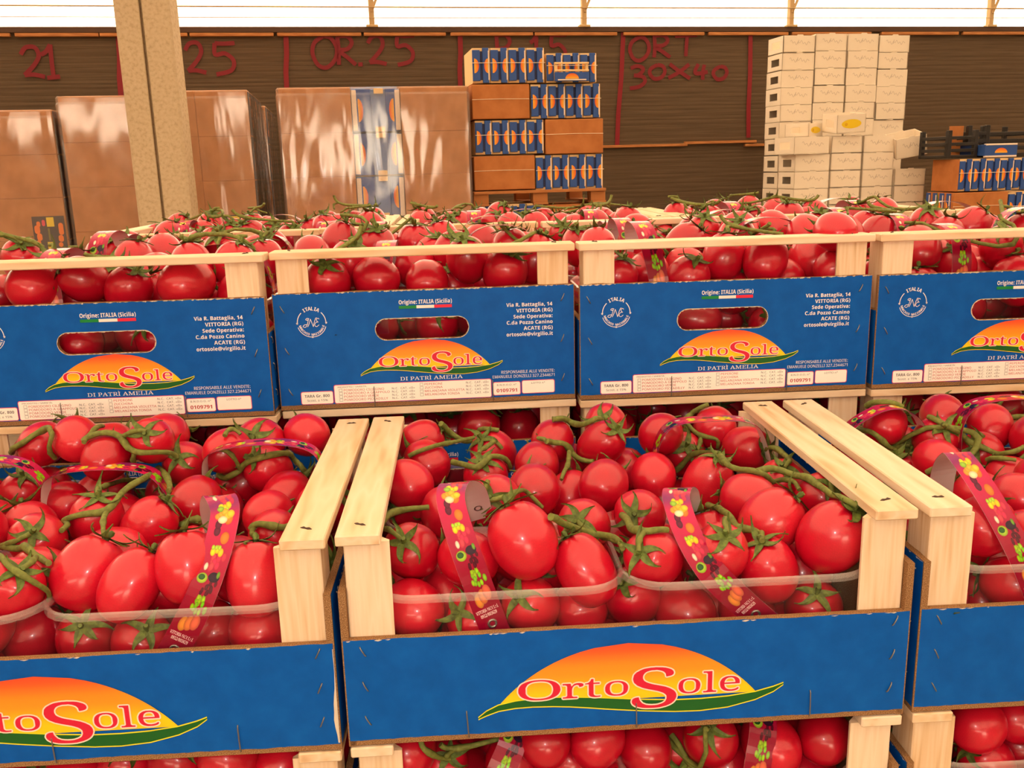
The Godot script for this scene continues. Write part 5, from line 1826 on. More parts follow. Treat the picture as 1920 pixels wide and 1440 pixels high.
	put_tomatoes("C", "second open crate", [[474,1181,-633,210,235,-23,62,75,0,1],[891,1152,-513,212,237,-80,10,-59,1,0],[1290,1323,-392,257,291,-39,86,-34,2,1],[1732,1093,-345,210,277,-43,81,-40,3,1],[2230,1160,-347,212,240,-53,51,67,4,1],[2720,1167,-362,210,235,2,81,59,5,1],[3087,1020,-351,210,251,-31,94,15,6,1],[3562,1232,-390,255,288,46,84,29,7,1],[712,1181,-1399,210,235,-4,17,-98,100,0],[1131,1302,-1340,210,235,-22,32,92,101,1],[1288,1042,-878,242,270,-24,11,-97,102,1],[1805,1190,-949,210,235,-30,52,80,103,1],[2289,1176,-1150,210,235,-41,40,82,104,1],[2831,1006,-987,210,235,-22,89,-41,105,1],[3178,1265,-1134,210,235,-76,7,-65,106,0],[3212,1257,-706,237,268,72,70,1,107,1],[3730,1286,-1036,210,235,12,68,72,108,1],[392,1308,-1769,210,235,-59,25,-76,200,0],[471,1397,-2730,210,238,91,40,-14,201,1],[536,1305,-2341,212,237,-52,34,-79,202,0],[1072,1224,-2101,212,237,-12,83,55,203,1],[1170,1252,-2718,222,249,-48,74,47,204,1],[1466,1258,-1604,227,254,-1,14,-99,205,0],[1545,1287,-2196,210,235,14,5,-99,206,0],[1724,1401,-2542,213,238,36,9,-93,207,0],[1904,1091,-2730,210,235,-43,-48,77,208,1],[1815,1095,-1895,210,235,41,37,-83,209,0],[2154,1403,-2351,210,277,49,69,53,210,1],[2068,1270,-1622,217,245,39,14,-91,211,0],[2264,1485,-2730,210,235,-27,52,81,212,1],[2409,1112,-2476,210,235,5,2,-100,213,0],[2573,1204,-1970,210,239,11,38,-92,214,0],[2747,1444,-2473,210,237,48,-3,-88,215,0],[3007,1182,-2653,218,244,-9,58,81,216,1],[3005,1197,-1774,210,273,33,92,21,217,1],[3156,1048,-2193,233,266,7,95,-29,218,1],[3339,1410,-2730,210,235,9,7,-99,219,0],[3553,1292,-2407,213,247,51,18,84,220,1],[3652,1175,-1707,210,235,-11,84,53,221,1],[356,713,-1091,236,269,26,70,-67,900,1],[326,989,-2009,210,235,-42,54,73,901,1],[477,852,-360,210,235,-76,20,-62,902,0],[726,801,-680,210,235,-21,42,-88,903,0],[882,710,-1072,232,277,-49,67,57,904,1],[955,726,-2271,240,266,60,10,-79,905,1],[935,734,-345,210,235,-55,62,57,906,1],[1121,325,-1788,235,281,56,80,-21,907,1],[1138,356,-1142,240,285,-77,44,-47,908,1],[1333,820,-378,210,235,-40,65,65,909,1],[1451,700,-1100,226,267,-12,65,75,910,1],[1714,816,-1414,228,267,-94,25,-22,911,1],[1707,715,-486,210,235,-3,-8,-100,912,0],[2127,676,-1981,230,255,-16,72,-67,913,1],[2369,317,-2003,227,251,97,15,17,914,1],[2100,799,-477,210,235,-39,75,53,915,1],[2327,765,-900,240,278,-68,73,4,916,1],[2495,729,-1524,224,249,76,28,58,917,1],[2724,419,-1773,235,275,45,67,-60,918,1],[2856,326,-2325,236,276,83,27,-48,919,1],[2482,688,-416,210,235,-66,19,-73,920,0],[3012,706,-2490,237,281,-49,40,-77,921,1],[2843,325,-1055,235,273,-53,3,-85,922,1],[3060,339,-1489,239,259,-91,40,-7,923,1],[3049,938,-1330,210,235,80,15,-58,924,0],[2968,654,-469,210,235,53,12,-84,925,0],[3545,330,-1112,240,286,-39,11,-91,926,1],[3512,800,-786,230,253,25,72,-65,927,1],[3458,665,-403,210,235,-17,79,58,928,1]])
	put_heap("C", [231,32,-93,88,32,-80,339,33,-65,67,32,-162,191,34,-54,38,32,-83,190,34,-116,155,33,-89,198,38,-169,61,74,-178,156,67,-236,327,74,-189,68,68,-261,205,68,-248,102,69,-156,255,69,-218,147,75,-194,362,57,-216,346,73,-254,362,73,-132,119,68,-265,32,73,-238])
	put_vine("C", "second open crate", [[232,1350,-727,242,1351,-779,253,1351,-830,263,1351,-880,274,1350,-931,290,1347,-981,317,1342,-1031,359,1334,-1079,412,1324,-1125,465,1314,-1164,513,1305,-1192,553,1300,-1210,587,1299,-1217],[232,1350,-727,254,1341,-720,274,1336,-709,289,1342,-685,300,1360,-643,318,1377,-587,342,1383,-533,368,1379,-493,393,1369,-462,417,1354,-438],[220,1055,-1775,206,1075,-1787,200,1094,-1799,203,1114,-1797,208,1136,-1768,206,1167,-1705,216,1218,-1629]])
	put_vine("C", "second open crate", [[671,1572,-2722,705,1525,-2771,729,1477,-2809,762,1438,-2833,803,1404,-2838,844,1376,-2836,884,1355,-2847,920,1344,-2880,954,1345,-2880,988,1363,-2880,1017,1408,-2867,1042,1477,-2784,1086,1512,-2700,1135,1516,-2656,1180,1513,-2645,1222,1504,-2647],[387,1429,-2192,446,1462,-2177,511,1485,-2177,575,1499,-2196,633,1504,-2236,681,1496,-2291,722,1484,-2347,763,1476,-2398,805,1469,-2447,848,1463,-2494,893,1457,-2542,939,1451,-2590,985,1445,-2637],[683,1350,-2880,695,1350,-2880,706,1350,-2880,718,1350,-2880,731,1350,-2880,743,1350,-2880,756,1350,-2880]])
	put_vine("C", "second open crate", [[827,1388,-1349,855,1368,-1341,876,1352,-1326,892,1349,-1296,906,1358,-1245,935,1372,-1190,970,1388,-1152,1000,1406,-1136,1020,1426,-1135,1035,1448,-1143,1047,1470,-1157,1058,1490,-1176,1068,1508,-1199],[979,1385,-1142,987,1357,-1126,998,1329,-1114,1011,1300,-1106],[979,1385,-1142,1007,1383,-1120,1039,1381,-1103,1077,1383,-1092,1122,1389,-1089,1170,1397,-1098,1214,1404,-1117,1251,1408,-1142,1285,1408,-1174,1319,1402,-1218,1347,1388,-1273,1367,1367,-1320,1392,1343,-1338,1425,1309,-1329,1467,1262,-1318,1511,1210,-1325]])
	put_vine("C", "second open crate", [[774,1350,-2206,805,1350,-2178,833,1353,-2147,856,1361,-2104,874,1376,-2044,906,1385,-1980,946,1386,-1934,982,1387,-1911,1011,1396,-1905,1037,1411,-1912,1063,1430,-1928,1090,1447,-1953,1117,1456,-1978,1146,1456,-1998,1178,1447,-2017,1215,1429,-2042,1253,1396,-2079,1283,1347,-2123,1298,1289,-2167],[1163,1481,-2352,1130,1475,-2301,1099,1469,-2250,1072,1469,-2199,1049,1476,-2146,1031,1483,-2089,1015,1474,-2028],[1169,1448,-2528,1195,1424,-2512,1220,1397,-2500,1244,1367,-2494]])
	put_vine("C", "second open crate", [[1636,1512,-2197,1667,1494,-2241,1695,1475,-2271,1726,1466,-2285,1760,1462,-2290,1792,1455,-2298,1821,1438,-2308,1847,1409,-2319,1865,1374,-2335,1882,1346,-2340,1901,1329,-2322,1924,1317,-2279,1956,1310,-2231,1992,1310,-2193,2025,1312,-2167,2058,1317,-2146],[1845,1391,-2229,1837,1376,-2175,1829,1362,-2120,1819,1349,-2066,1807,1340,-2012,1793,1337,-1959,1775,1336,-1908,1756,1328,-1860,1737,1310,-1816,1720,1285,-1776],[1636,1512,-2197,1621,1511,-2262,1597,1501,-2314,1568,1498,-2355]])
	put_vine("C", "second open crate", [[1722,1637,-2474,1743,1637,-2478,1767,1636,-2488,1799,1632,-2513,1839,1619,-2555,1876,1592,-2598,1905,1565,-2611,1932,1556,-2587,1959,1561,-2535,1986,1575,-2472,2011,1596,-2410,2038,1622,-2362,2073,1644,-2351,2116,1653,-2389,2163,1635,-2449,2204,1599,-2496]])
	put_vine("C", "second open crate", [[1484,1526,-317,1521,1496,-362,1546,1459,-407,1571,1426,-450,1597,1396,-493,1627,1367,-537,1664,1332,-585,1713,1292,-635,1768,1254,-672,1820,1227,-689,1861,1218,-685,1893,1223,-660,1920,1236,-620,1944,1250,-572,1965,1262,-522,1982,1268,-470,1994,1269,-417,1997,1267,-361,1995,1264,-302],[1827,1216,-693,1799,1243,-693,1773,1267,-698,1753,1287,-707,1740,1301,-715,1732,1311,-722,1726,1319,-729],[1655,1269,-746,1640,1236,-752,1629,1205,-760,1626,1178,-767,1628,1158,-770,1635,1141,-769,1643,1127,-767]])
	put_vine("C", "second open crate", [[2110,1250,-970,2110,1284,-845,2103,1315,-721,2094,1337,-613,2089,1343,-534,2088,1343,-479,2089,1351,-432,2094,1372,-379,2112,1390,-325,2140,1398,-285,2171,1402,-269,2202,1405,-269,2232,1406,-277,2262,1403,-286,2292,1397,-296,2320,1388,-307],[2141,1395,-271,2125,1385,-255,2111,1373,-239,2099,1359,-221,2091,1341,-202,2087,1321,-182,2085,1298,-163],[1918,1175,-728,1932,1202,-656,1949,1227,-580,1969,1245,-507,1987,1257,-445,1998,1267,-393,2001,1278,-343]])
	put_vine("C", "second open crate", [[3057,1350,-2880,3080,1347,-2880,3099,1348,-2880,3107,1359,-2880,3101,1385,-2880,3090,1418,-2880,3086,1451,-2880,3098,1478,-2880,3120,1500,-2880,3144,1521,-2880,3165,1545,-2873,3182,1571,-2829,3199,1599,-2795,3223,1619,-2774,3252,1634,-2764,3282,1645,-2758]])
	put_vine("C", "second open crate", [[2894,1089,-2444,2916,1123,-2417,2942,1161,-2398,2967,1199,-2387,2987,1237,-2366,3004,1272,-2330,3026,1301,-2286,3057,1321,-2245,3088,1338,-2188,3107,1364,-2077,3110,1417,-1898,3095,1465,-1665,3079,1472,-1488,3087,1477,-1376,3112,1478,-1316,3144,1481,-1271,3178,1493,-1221,3217,1501,-1171,3263,1492,-1145,3314,1466,-1157,3359,1419,-1194,3403,1370,-1242],[3071,1266,-2404,3094,1298,-2425,3114,1326,-2453,3132,1348,-2486,3145,1364,-2520,3150,1375,-2549,3145,1386,-2569],[3208,1392,-1801,3191,1420,-1724,3156,1426,-1659,3120,1421,-1621,3096,1422,-1610,3083,1433,-1616,3074,1448,-1629],[3058,1479,-2864,3078,1457,-2805,3092,1436,-2746,3100,1421,-2687,3113,1414,-2631,3135,1401,-2583,3166,1394,-2541,3206,1390,-2506,3249,1385,-2482,3284,1373,-2472,3302,1350,-2473,3306,1318,-2485,3308,1280,-2505]])
	put_vine("C", "second open crate", [[2925,1124,-1423,2915,1168,-1270,2905,1213,-1129,2900,1254,-1015,2899,1264,-934,2907,1271,-880,2918,1270,-834,2926,1262,-783,2929,1250,-727,2930,1242,-671,2942,1245,-620,2963,1254,-578,2985,1262,-546,3007,1265,-521,3026,1263,-504,3041,1255,-492,3049,1247,-486,3053,1246,-484,3059,1251,-477,3054,1272,-445,3031,1293,-373,3004,1281,-280],[2783,1383,-463,2769,1410,-411,2753,1423,-355,2739,1423,-305,2731,1414,-266,2727,1401,-234,2724,1385,-207],[2913,967,-1653,2925,974,-1640,2938,982,-1629,2951,988,-1620,2965,991,-1615,2979,994,-1612,2993,996,-1610]])
	put_vine("C", "second open crate", [[3669,1348,-2160,3656,1380,-2101,3651,1410,-2031,3655,1433,-1958,3664,1442,-1895,3674,1440,-1841,3681,1434,-1789,3684,1430,-1733,3683,1432,-1672,3679,1419,-1608],[3679,1419,-1608,3658,1412,-1585,3636,1401,-1565,3614,1385,-1547]])
	put_vine("C", "second open crate", [[3236,1500,-1149,3289,1489,-1203,3341,1483,-1250,3392,1478,-1278,3437,1471,-1280,3478,1462,-1259,3513,1455,-1224,3542,1452,-1178,3562,1458,-1127,3574,1470,-1078,3581,1483,-1032,3592,1489,-983,3607,1484,-924,3616,1482,-849,3617,1488,-763,3614,1497,-681,3612,1501,-615,3610,1503,-562,3610,1511,-513,3611,1527,-462,3614,1539,-409,3623,1540,-362,3640,1534,-330,3663,1524,-309,3689,1510,-294],[3724,1424,-809,3729,1462,-836,3736,1494,-870,3749,1520,-915,3767,1534,-970,3788,1533,-1031,3805,1515,-1091],[3452,1319,-1378,3468,1346,-1332,3484,1370,-1285,3501,1389,-1237,3518,1402,-1187,3530,1410,-1137,3533,1417,-1090,3527,1419,-1046,3523,1412,-1002,3525,1399,-961]])
	put_tomatoes("B", "third open crate", [[701,1216,-504,223,250,71,25,-66,0,0],[1091,1101,-521,210,235,-25,-7,-97,1,0],[1142,1127,-1334,210,235,38,7,-92,100,0],[1269,1235,-965,210,235,-55,12,-83,101,0],[862,1429,-2540,210,235,51,33,-80,200,0],[1087,1140,-2717,223,249,2,35,94,201,1],[1311,1296,-2399,223,250,-8,66,74,202,1],[1066,1251,-1908,210,235,-5,-6,-100,203,0],[1521,1445,-2723,217,243,36,7,-93,204,0],[1365,1024,-2058,210,235,-68,47,57,205,1],[1697,1181,-2287,210,235,-62,51,59,206,1],[2020,1308,-2717,223,257,39,38,-84,207,0],[1665,1111,-1724,210,235,-44,23,-87,208,0],[2283,1289,-2371,230,258,90,6,-43,209,0],[731,804,-917,228,254,-99,15,-7,900,1],[852,531,-639,210,235,69,24,-68,901,0],[1174,603,-912,227,266,-18,66,-73,902,1],[889,800,-352,210,235,-64,-6,-76,903,0]])
	put_heap("B", [172,124,-135,113,35,-127,157,32,-220,149,67,-40,199,61,-170,361,78,-187,54,71,-173,213,67,-119,330,68,-53,183,73,-83,241,63,-71,239,66,-224,318,74,-140,282,66,-56,303,72,-195,52,76,-216,181,62,-241,156,76,-145,326,76,-247,31,59,-101,30,72,-38,262,74,-110,259,65,-166,368,61,-96,104,66,-199,79,73,-256,140,74,-241,265,75,-258,91,70,-145,369,74,-247,198,71,-36,323,70,-97,368,79,-136,32,64,-262,168,71,-199,147,111,-38,342,105,-113,209,102,-160,354,111,-228,30,101,-71,292,102,-79,38,112,-172,246,100,-49,253,104,-181,54,106,-256,295,110,-172,193,108,-56,350,102,-72,205,93,-210,39,99,-115,316,116,-45,195,111,-100,305,107,-221,287,106,-126,239,109,-95,315,113,-267,355,114,-166,88,99,-223,242,127,-146,268,121,-259,370,134,-129,222,137,-39,361,125,-39,165,132,-78])
	put_vine("B", "third open crate", [[693,1350,-2704,642,1364,-2621,617,1384,-2530,622,1402,-2455,640,1409,-2406,658,1406,-2376,677,1395,-2354,699,1377,-2336,724,1353,-2324,750,1328,-2320,776,1302,-2324,805,1274,-2335,844,1248,-2361,897,1223,-2401,948,1220,-2445,987,1231,-2467,1019,1239,-2465,1046,1239,-2458,1068,1234,-2453]])
	put_vine("B", "third open crate", [[733,1582,-2682,740,1619,-2633,755,1643,-2583,777,1656,-2540,803,1662,-2512,832,1665,-2495,866,1665,-2482,904,1658,-2471,945,1644,-2462,985,1621,-2456]])
	put_vine("B", "third open crate", [[887,1213,-1736,902,1231,-1716,919,1249,-1698,938,1265,-1683,960,1278,-1671,983,1285,-1661,1008,1282,-1652,1035,1265,-1644,1061,1237,-1642,1080,1205,-1647,1091,1172,-1658,1098,1137,-1677,1112,1096,-1711,1134,1058,-1768,1152,1028,-1837,1165,992,-1898],[1508,1261,-1869,1510,1292,-1815,1522,1312,-1761,1542,1323,-1714,1567,1329,-1678,1596,1332,-1651,1627,1330,-1629]])
	put_vine("B", "third open crate", [[1282,1190,-1811,1287,1187,-1833,1299,1195,-1861,1338,1227,-1908,1424,1262,-1992,1523,1317,-2078,1568,1377,-2139,1522,1430,-2163,1406,1469,-2172,1269,1487,-2198,1135,1458,-2274,1038,1349,-2396,916,1195,-2520],[1287,1206,-1901,1287,1210,-1890,1287,1212,-1882,1285,1203,-1881,1280,1182,-1885,1260,1157,-1878,1219,1113,-1878],[1632,1383,-2167,1619,1397,-2211,1608,1401,-2252,1593,1395,-2266,1571,1383,-2240,1549,1354,-2188,1541,1309,-2139],[1256,1508,-2169,1245,1516,-2164,1237,1522,-2161,1237,1519,-2164,1249,1505,-2177,1269,1486,-2193,1291,1473,-2202],[926,1223,-2543,947,1241,-2530,976,1263,-2520,1005,1278,-2514,1022,1282,-2508,1046,1267,-2491,1090,1232,-2469]])
	put_vine("B", "third open crate", [[1198,1538,-2370,1209,1539,-2328,1223,1534,-2289,1239,1523,-2253,1259,1509,-2223,1284,1493,-2199,1321,1475,-2181,1372,1451,-2175,1427,1418,-2183,1467,1380,-2197,1493,1351,-2193,1513,1333,-2167,1535,1323,-2129,1568,1311,-2095,1605,1298,-2070,1637,1283,-2051,1656,1274,-2023,1664,1276,-1979,1666,1291,-1926,1670,1315,-1874,1679,1336,-1829,1704,1347,-1810,1750,1351,-1827,1810,1350,-1873,1877,1347,-1930]])
	put_vine("B", "third open crate", [[2263,1350,-2880,2290,1350,-2880,2319,1350,-2880,2353,1350,-2880,2395,1350,-2880,2445,1350,-2880,2503,1350,-2880,2569,1350,-2880,2640,1350,-2880,2714,1350,-2880]])
	put_tomatoes("Ab", "first bottom crate", [[1925,1225,-492,210,235,-38,35,-86,0,0],[2318,1288,-440,210,235,41,81,43,1,1],[2713,1324,-384,210,235,45,79,41,2,1],[3110,1358,-345,210,235,28,-9,-95,3,0],[3488,1234,-406,210,235,30,41,-86,4,0]])
	put_heap("Ab", [293,68,-224,32,71,-230,189,73,-133,231,67,-178,149,75,-250,251,76,-81,218,74,-245,365,64,-171,288,67,-180,46,77,-65,176,74,-184,346,65,-38,76,81,-96,173,74,-88,123,62,-103,355,72,-101,262,76,-264,328,74,-196,86,72,-235,113,70,-160,97,69,-38,293,74,-50,55,65,-145,364,72,-241,307,69,-119,326,73,-267,141,72,-52,257,62,-126,203,68,-43,61,76,-193,31,72,-108,71,115,-241,155,104,-134,323,93,-157,325,117,-202,274,104,-134,202,116,-134,55,110,-165,311,95,-81,110,91,-266,114,90,-199,210,98,-203,202,115,-252,145,117,-44,60,113,-48,252,77,-214,258,108,-182,110,114,-158,352,106,-267,115,100,-75,33,99,-265,264,118,-253,60,111,-123,366,97,-141,158,106,-218,309,109,-248,268,117,-86,370,110,-84,369,92,-203,216,106,-84,315,116,-121,31,115,-223,38,113,-84,217,132,-177,135,123,-252,173,122,-98,292,131,-163,362,131,-168,87,128,-90,168,119,-175,367,127,-227,282,126,-214,109,131,-221,100,126,-42,242,131,-122,128,130,-112,238,128,-215])
	put_tomatoes("Cb", "second bottom crate", [[386,1308,-345,210,235,23,16,-96,0,0],[615,1034,-532,210,235,28,72,64,1,1],[734,1020,-1097,239,270,7,89,46,2,1],[797,682,-810,231,263,26,23,-94,3,1],[1068,730,-1146,223,244,-60,72,-35,4,1],[1166,1039,-515,218,244,33,92,23,5,1],[1407,1324,-345,210,235,-9,7,-99,6,0],[1605,995,-512,210,235,25,88,40,7,1],[1810,1299,-345,210,235,63,34,-70,8,0],[2188,1173,-394,210,235,-14,23,-96,9,0],[2487,1010,-608,210,235,-10,-23,97,10,1],[2686,1247,-347,212,237,-22,80,56,11,1],[2858,905,-491,210,235,-25,41,-88,12,0],[3166,1157,-362,227,254,-31,32,-89,13,0],[3561,699,-631,230,251,75,1,-66,14,1],[3596,1173,-398,210,235,45,9,-89,15,0]])
	put_heap("Cb", [101,33,-192,305,33,-135,202,32,-134,335,37,-165,32,72,-177,152,61,-156,36,73,-265,282,68,-235,236,72,-219,299,71,-156,345,80,-174,186,68,-115,63,64,-212,227,68,-135,90,74,-177,79,77,-250,39,68,-121,182,66,-197,135,70,-213,213,70,-53,352,68,-112,310,74,-83,344,72,-247,174,76,-244,129,77,-261,275,65,-120,149,72,-89,236,73,-266,275,86,-194,31,75,-71,234,79,-177,57,109,-186,234,116,-227,152,105,-156,305,107,-221,369,107,-124,109,110,-162,361,112,-251,281,108,-147,336,109,-89,330,109,-143,232,111,-120,157,112,-102,138,112,-202,78,113,-226,288,108,-98,264,104,-257,35,107,-144,131,118,-250,197,101,-79,189,108,-179,33,117,-257,355,112,-204,179,120,-243,190,107,-133,308,89,-265,38,115,-89,253,122,-183,113,120,-115,368,126,-161,310,132,-266,317,130,-183,217,141,-74,78,132,-264])
	put_vine("Cb", "second bottom crate", [[486,1491,-219,490,1473,-197,497,1452,-179,514,1427,-170,543,1395,-175,576,1355,-197,603,1311,-235,623,1269,-279,651,1234,-316,687,1209,-342],[503,1485,-226,515,1487,-244,530,1486,-266,550,1479,-295,574,1462,-334,596,1432,-381,606,1393,-427]])
	put_vine("Cb", "second bottom crate", [[625,1342,-337,645,1318,-339,680,1299,-343,750,1291,-351,867,1298,-364,1015,1316,-382,1172,1340,-403],[719,1281,-347,698,1283,-320,679,1284,-296,668,1276,-291,666,1256,-309,674,1232,-342,686,1214,-372],[1187,1339,-399,1192,1342,-419,1197,1342,-438,1203,1334,-453,1208,1313,-464,1214,1288,-471,1220,1285,-479]])
	put_vine("Cb", "second bottom crate", [[1936,1490,-1005,1958,1441,-985,1992,1371,-962,2067,1240,-927,2249,1129,-707,2368,1178,-477,2505,1082,-342,2562,1111,-189,2588,1295,-120,2574,1488,-120],[2026,1320,-930,2031,1321,-934,2034,1319,-936,2032,1306,-928,2022,1276,-903,2007,1273,-887,1979,1274,-855],[2607,1022,-373,2611,1020,-359,2612,1021,-346,2601,1021,-342,2569,1012,-350,2520,987,-360,2463,953,-365],[2574,1488,-120,2572,1495,-120,2571,1499,-120,2577,1496,-120,2592,1480,-122,2611,1461,-165,2630,1448,-205]])
	put_vine("Cb", "second bottom crate", [[2414,1206,-480,2431,1193,-451,2448,1175,-424,2466,1148,-396,2484,1109,-370,2510,1066,-354,2533,1023,-349,2554,988,-354,2573,960,-365,2591,935,-381]])
	put_tomatoes("Bb", "third bottom crate", [[1205,338,-1323,236,266,21,3,-98,0,1],[718,1225,-345,210,235,75,0,-66,1,0],[865,855,-410,210,235,-80,56,23,2,1],[1098,1210,-473,210,235,30,36,-89,3,0],[1227,846,-589,210,235,-56,14,-82,4,0]])
	put_heap("Bb", [77,33,-115,114,32,-85,296,72,-159,337,75,-253,138,74,-220,247,72,-222,150,70,-138,72,78,-118,289,65,-83,179,72,-78,352,68,-43,94,74,-217,276,75,-43,314,78,-116,217,74,-159,359,76,-95,126,69,-261,247,69,-113,31,73,-174,339,69,-170,54,78,-232,283,68,-251,234,81,-262,207,86,-117,107,71,-169,215,81,-56,361,74,-217,188,62,-228,126,70,-102,30,78,-42,317,58,-214,32,73,-94,181,85,-262,166,78,-184,256,69,-178,245,100,-84,199,111,-174,294,109,-180,143,109,-109,339,116,-237,347,110,-55,100,111,-126,203,123,-53,353,112,-173,108,113,-205,274,108,-266,62,104,-265,274,101,-128,160,111,-229,31,115,-83,68,96,-170,122,112,-251,154,108,-43,79,108,-87,241,113,-232,33,99,-140,347,117,-102,293,109,-85,151,110,-156,234,111,-148,31,111,-219,254,115,-42,301,111,-41,212,117,-266,199,129,-221,180,122,-126,292,117,-227,242,127,-191,99,129,-166,66,129,-199,170,127,-80,31,134,-165,321,135,-133,59,131,-128])
	put_tomatoes("R1", "first handle-hole crate", [[270,1213,-604,210,235,40,2,-92,0,0],[694,1312,-394,259,290,27,15,-95,1,0],[1145,1359,-449,223,247,-74,58,33,2,1],[1574,1243,-447,230,260,51,79,35,3,1],[2162,1289,-394,259,290,57,20,-80,4,0],[2651,1104,-516,239,283,10,99,-6,5,1],[281,1518,-1129,221,247,27,73,63,100,1],[270,1341,-2137,210,235,56,2,-83,101,0],[945,1134,-733,215,241,11,28,-96,102,0],[288,1372,-3295,228,255,-25,9,-96,103,0],[685,1371,-2595,233,264,4,93,37,104,1],[1362,1253,-843,241,282,1,78,62,105,1],[508,1398,-3711,229,256,6,67,74,106,1],[1213,1393,-1709,225,267,24,96,-12,107,1],[1581,1298,-1289,239,267,76,24,-60,108,0],[1783,1103,-878,238,278,-43,90,-7,109,1],[1298,1402,-2602,233,274,-34,79,-51,110,1],[2090,1406,-904,224,259,-18,92,-35,111,1],[1763,1373,-2172,232,269,11,92,38,112,1],[1791,1427,-3003,244,285,35,88,32,113,1],[2368,1018,-883,223,266,54,58,-61,114,1],[2271,1444,-1559,238,282,-10,87,48,115,1],[2509,1412,-970,227,251,40,92,1,116,1],[2464,1391,-2289,223,248,66,75,-2,117,1],[2696,1363,-1630,232,274,1,100,8,118,1],[2515,1400,-3027,231,253,-8,94,32,119,1]])
	put_heap("R1", [209,118,-194,66,125,-202,101,135,-373,145,138,-372,198,130,-372,90,133,-334,255,32,-251,146,75,-360,49,65,-83,113,74,-235,73,68,-282,233,75,-162,147,71,-91,229,77,-211,102,69,-176,218,63,-71,251,69,-273,224,71,-332,164,66,-239,169,60,-287,251,70,-40,32,62,-361,48,78,-202,177,83,-162,105,74,-39,181,73,-43,101,74,-109,42,70,-129,206,78,-276,265,75,-358,125,75,-287,41,63,-247,241,69,-115,35,57,-310,49,81,-41,196,76,-110,142,73,-193,76,81,-333,189,77,-360,269,68,-83,111,118,-295,238,110,-359,156,105,-299,214,118,-284,125,111,-202,34,104,-262,250,108,-189,264,90,-236,102,114,-128,48,112,-124,163,108,-246,245,110,-133,185,108,-332,94,113,-235,270,108,-329,201,116,-125,57,108,-304,216,110,-238,129,111,-339,267,114,-273,35,106,-170,161,121,-173,63,136,-88,70,130,-158])
	put_vine("R1", "first handle-hole crate", [[120,1933,-941,120,1887,-942,120,1842,-945,194,1799,-950,326,1760,-959,470,1717,-973,547,1656,-994,524,1562,-1023,470,1436,-1068,451,1368,-1126,431,1404,-1311,501,1493,-1523,602,1593,-1739],[152,1796,-949,196,1795,-942,239,1792,-936,276,1780,-936,304,1757,-946,327,1730,-958,352,1709,-964],[626,1673,-989,653,1678,-966,679,1680,-943,694,1674,-923,697,1657,-907,691,1637,-894,685,1625,-882],[353,1298,-1089,298,1301,-1141,268,1303,-1224,271,1306,-1266,274,1308,-1274,273,1307,-1272,271,1306,-1267],[602,1593,-1739,589,1599,-1691,578,1602,-1646,574,1598,-1612,579,1581,-1594,588,1562,-1588,595,1550,-1585]])
	put_vine("R1", "first handle-hole crate", [[1074,1593,-715,1097,1581,-718,1138,1568,-723,1222,1555,-733,1364,1544,-750,1534,1490,-772,1685,1466,-752,1783,1476,-678,1805,1505,-570,1722,1533,-470,1521,1554,-396,1233,1574,-342,895,1559,-340],[1181,1551,-728,1209,1553,-706,1236,1553,-686,1266,1545,-672,1298,1525,-668,1331,1502,-666,1365,1485,-658],[1715,1445,-791,1710,1445,-780,1704,1442,-772,1697,1432,-780,1688,1409,-808,1675,1384,-850,1657,1367,-898],[1797,1542,-447,1793,1541,-410,1788,1539,-376,1776,1528,-353,1756,1506,-347,1732,1479,-349,1713,1460,-351],[895,1559,-340,889,1565,-340,886,1569,-340,892,1565,-348,910,1549,-357,933,1528,-362,950,1512,-363]])
	put_vine("R1", "first handle-hole crate", [[2051,1453,-1258,2049,1456,-1246,2045,1470,-1226,2034,1509,-1182,2016,1577,-1112,2019,1655,-1030,2090,1712,-976,2247,1739,-971,2443,1729,-998,2602,1676,-1027,2710,1579,-1053,2746,1380,-1067,2588,1158,-1015],[2044,1488,-1205,2006,1493,-1220,1972,1495,-1236,1951,1489,-1253,1950,1471,-1270,1961,1451,-1288,1974,1439,-1309],[2025,1732,-940,2013,1733,-937,2002,1731,-935,2000,1721,-939,2008,1699,-952,2024,1674,-974,2040,1657,-1001],[2658,1698,-1039,2616,1704,-1042,2579,1708,-1043,2558,1704,-1037,2561,1688,-1020,2584,1670,-995,2614,1657,-968],[2567,1165,-1002,2575,1165,-982,2579,1167,-968,2578,1166,-974,2567,1165,-1003,2545,1167,-1039,2521,1171,-1062]])
	put_vine("R1", "first handle-hole crate", [[2441,1433,-1943,2452,1424,-1937,2473,1425,-1927,2521,1453,-1907,2599,1515,-1875,2672,1596,-1824,2675,1673,-1744,2575,1730,-1632,2424,1752,-1500,2312,1719,-1373,2286,1618,-1266,2311,1457,-1183,2326,1269,-1107],[2493,1429,-1914,2515,1430,-1930,2536,1428,-1945,2549,1418,-1953,2554,1397,-1951,2552,1373,-1944,2551,1358,-1937],[2751,1685,-1766,2744,1692,-1741,2737,1696,-1717,2730,1693,-1692,2720,1678,-1665,2710,1660,-1637,2699,1652,-1608],[2244,1761,-1359,2253,1764,-1367,2261,1765,-1375,2264,1758,-1385,2261,1739,-1398,2253,1717,-1409,2243,1703,-1416],[2358,1266,-1115,2390,1227,-1105,2459,1187,-1090,2492,1179,-1081,2459,1181,-1080,2399,1204,-1083,2365,1230,-1086]])
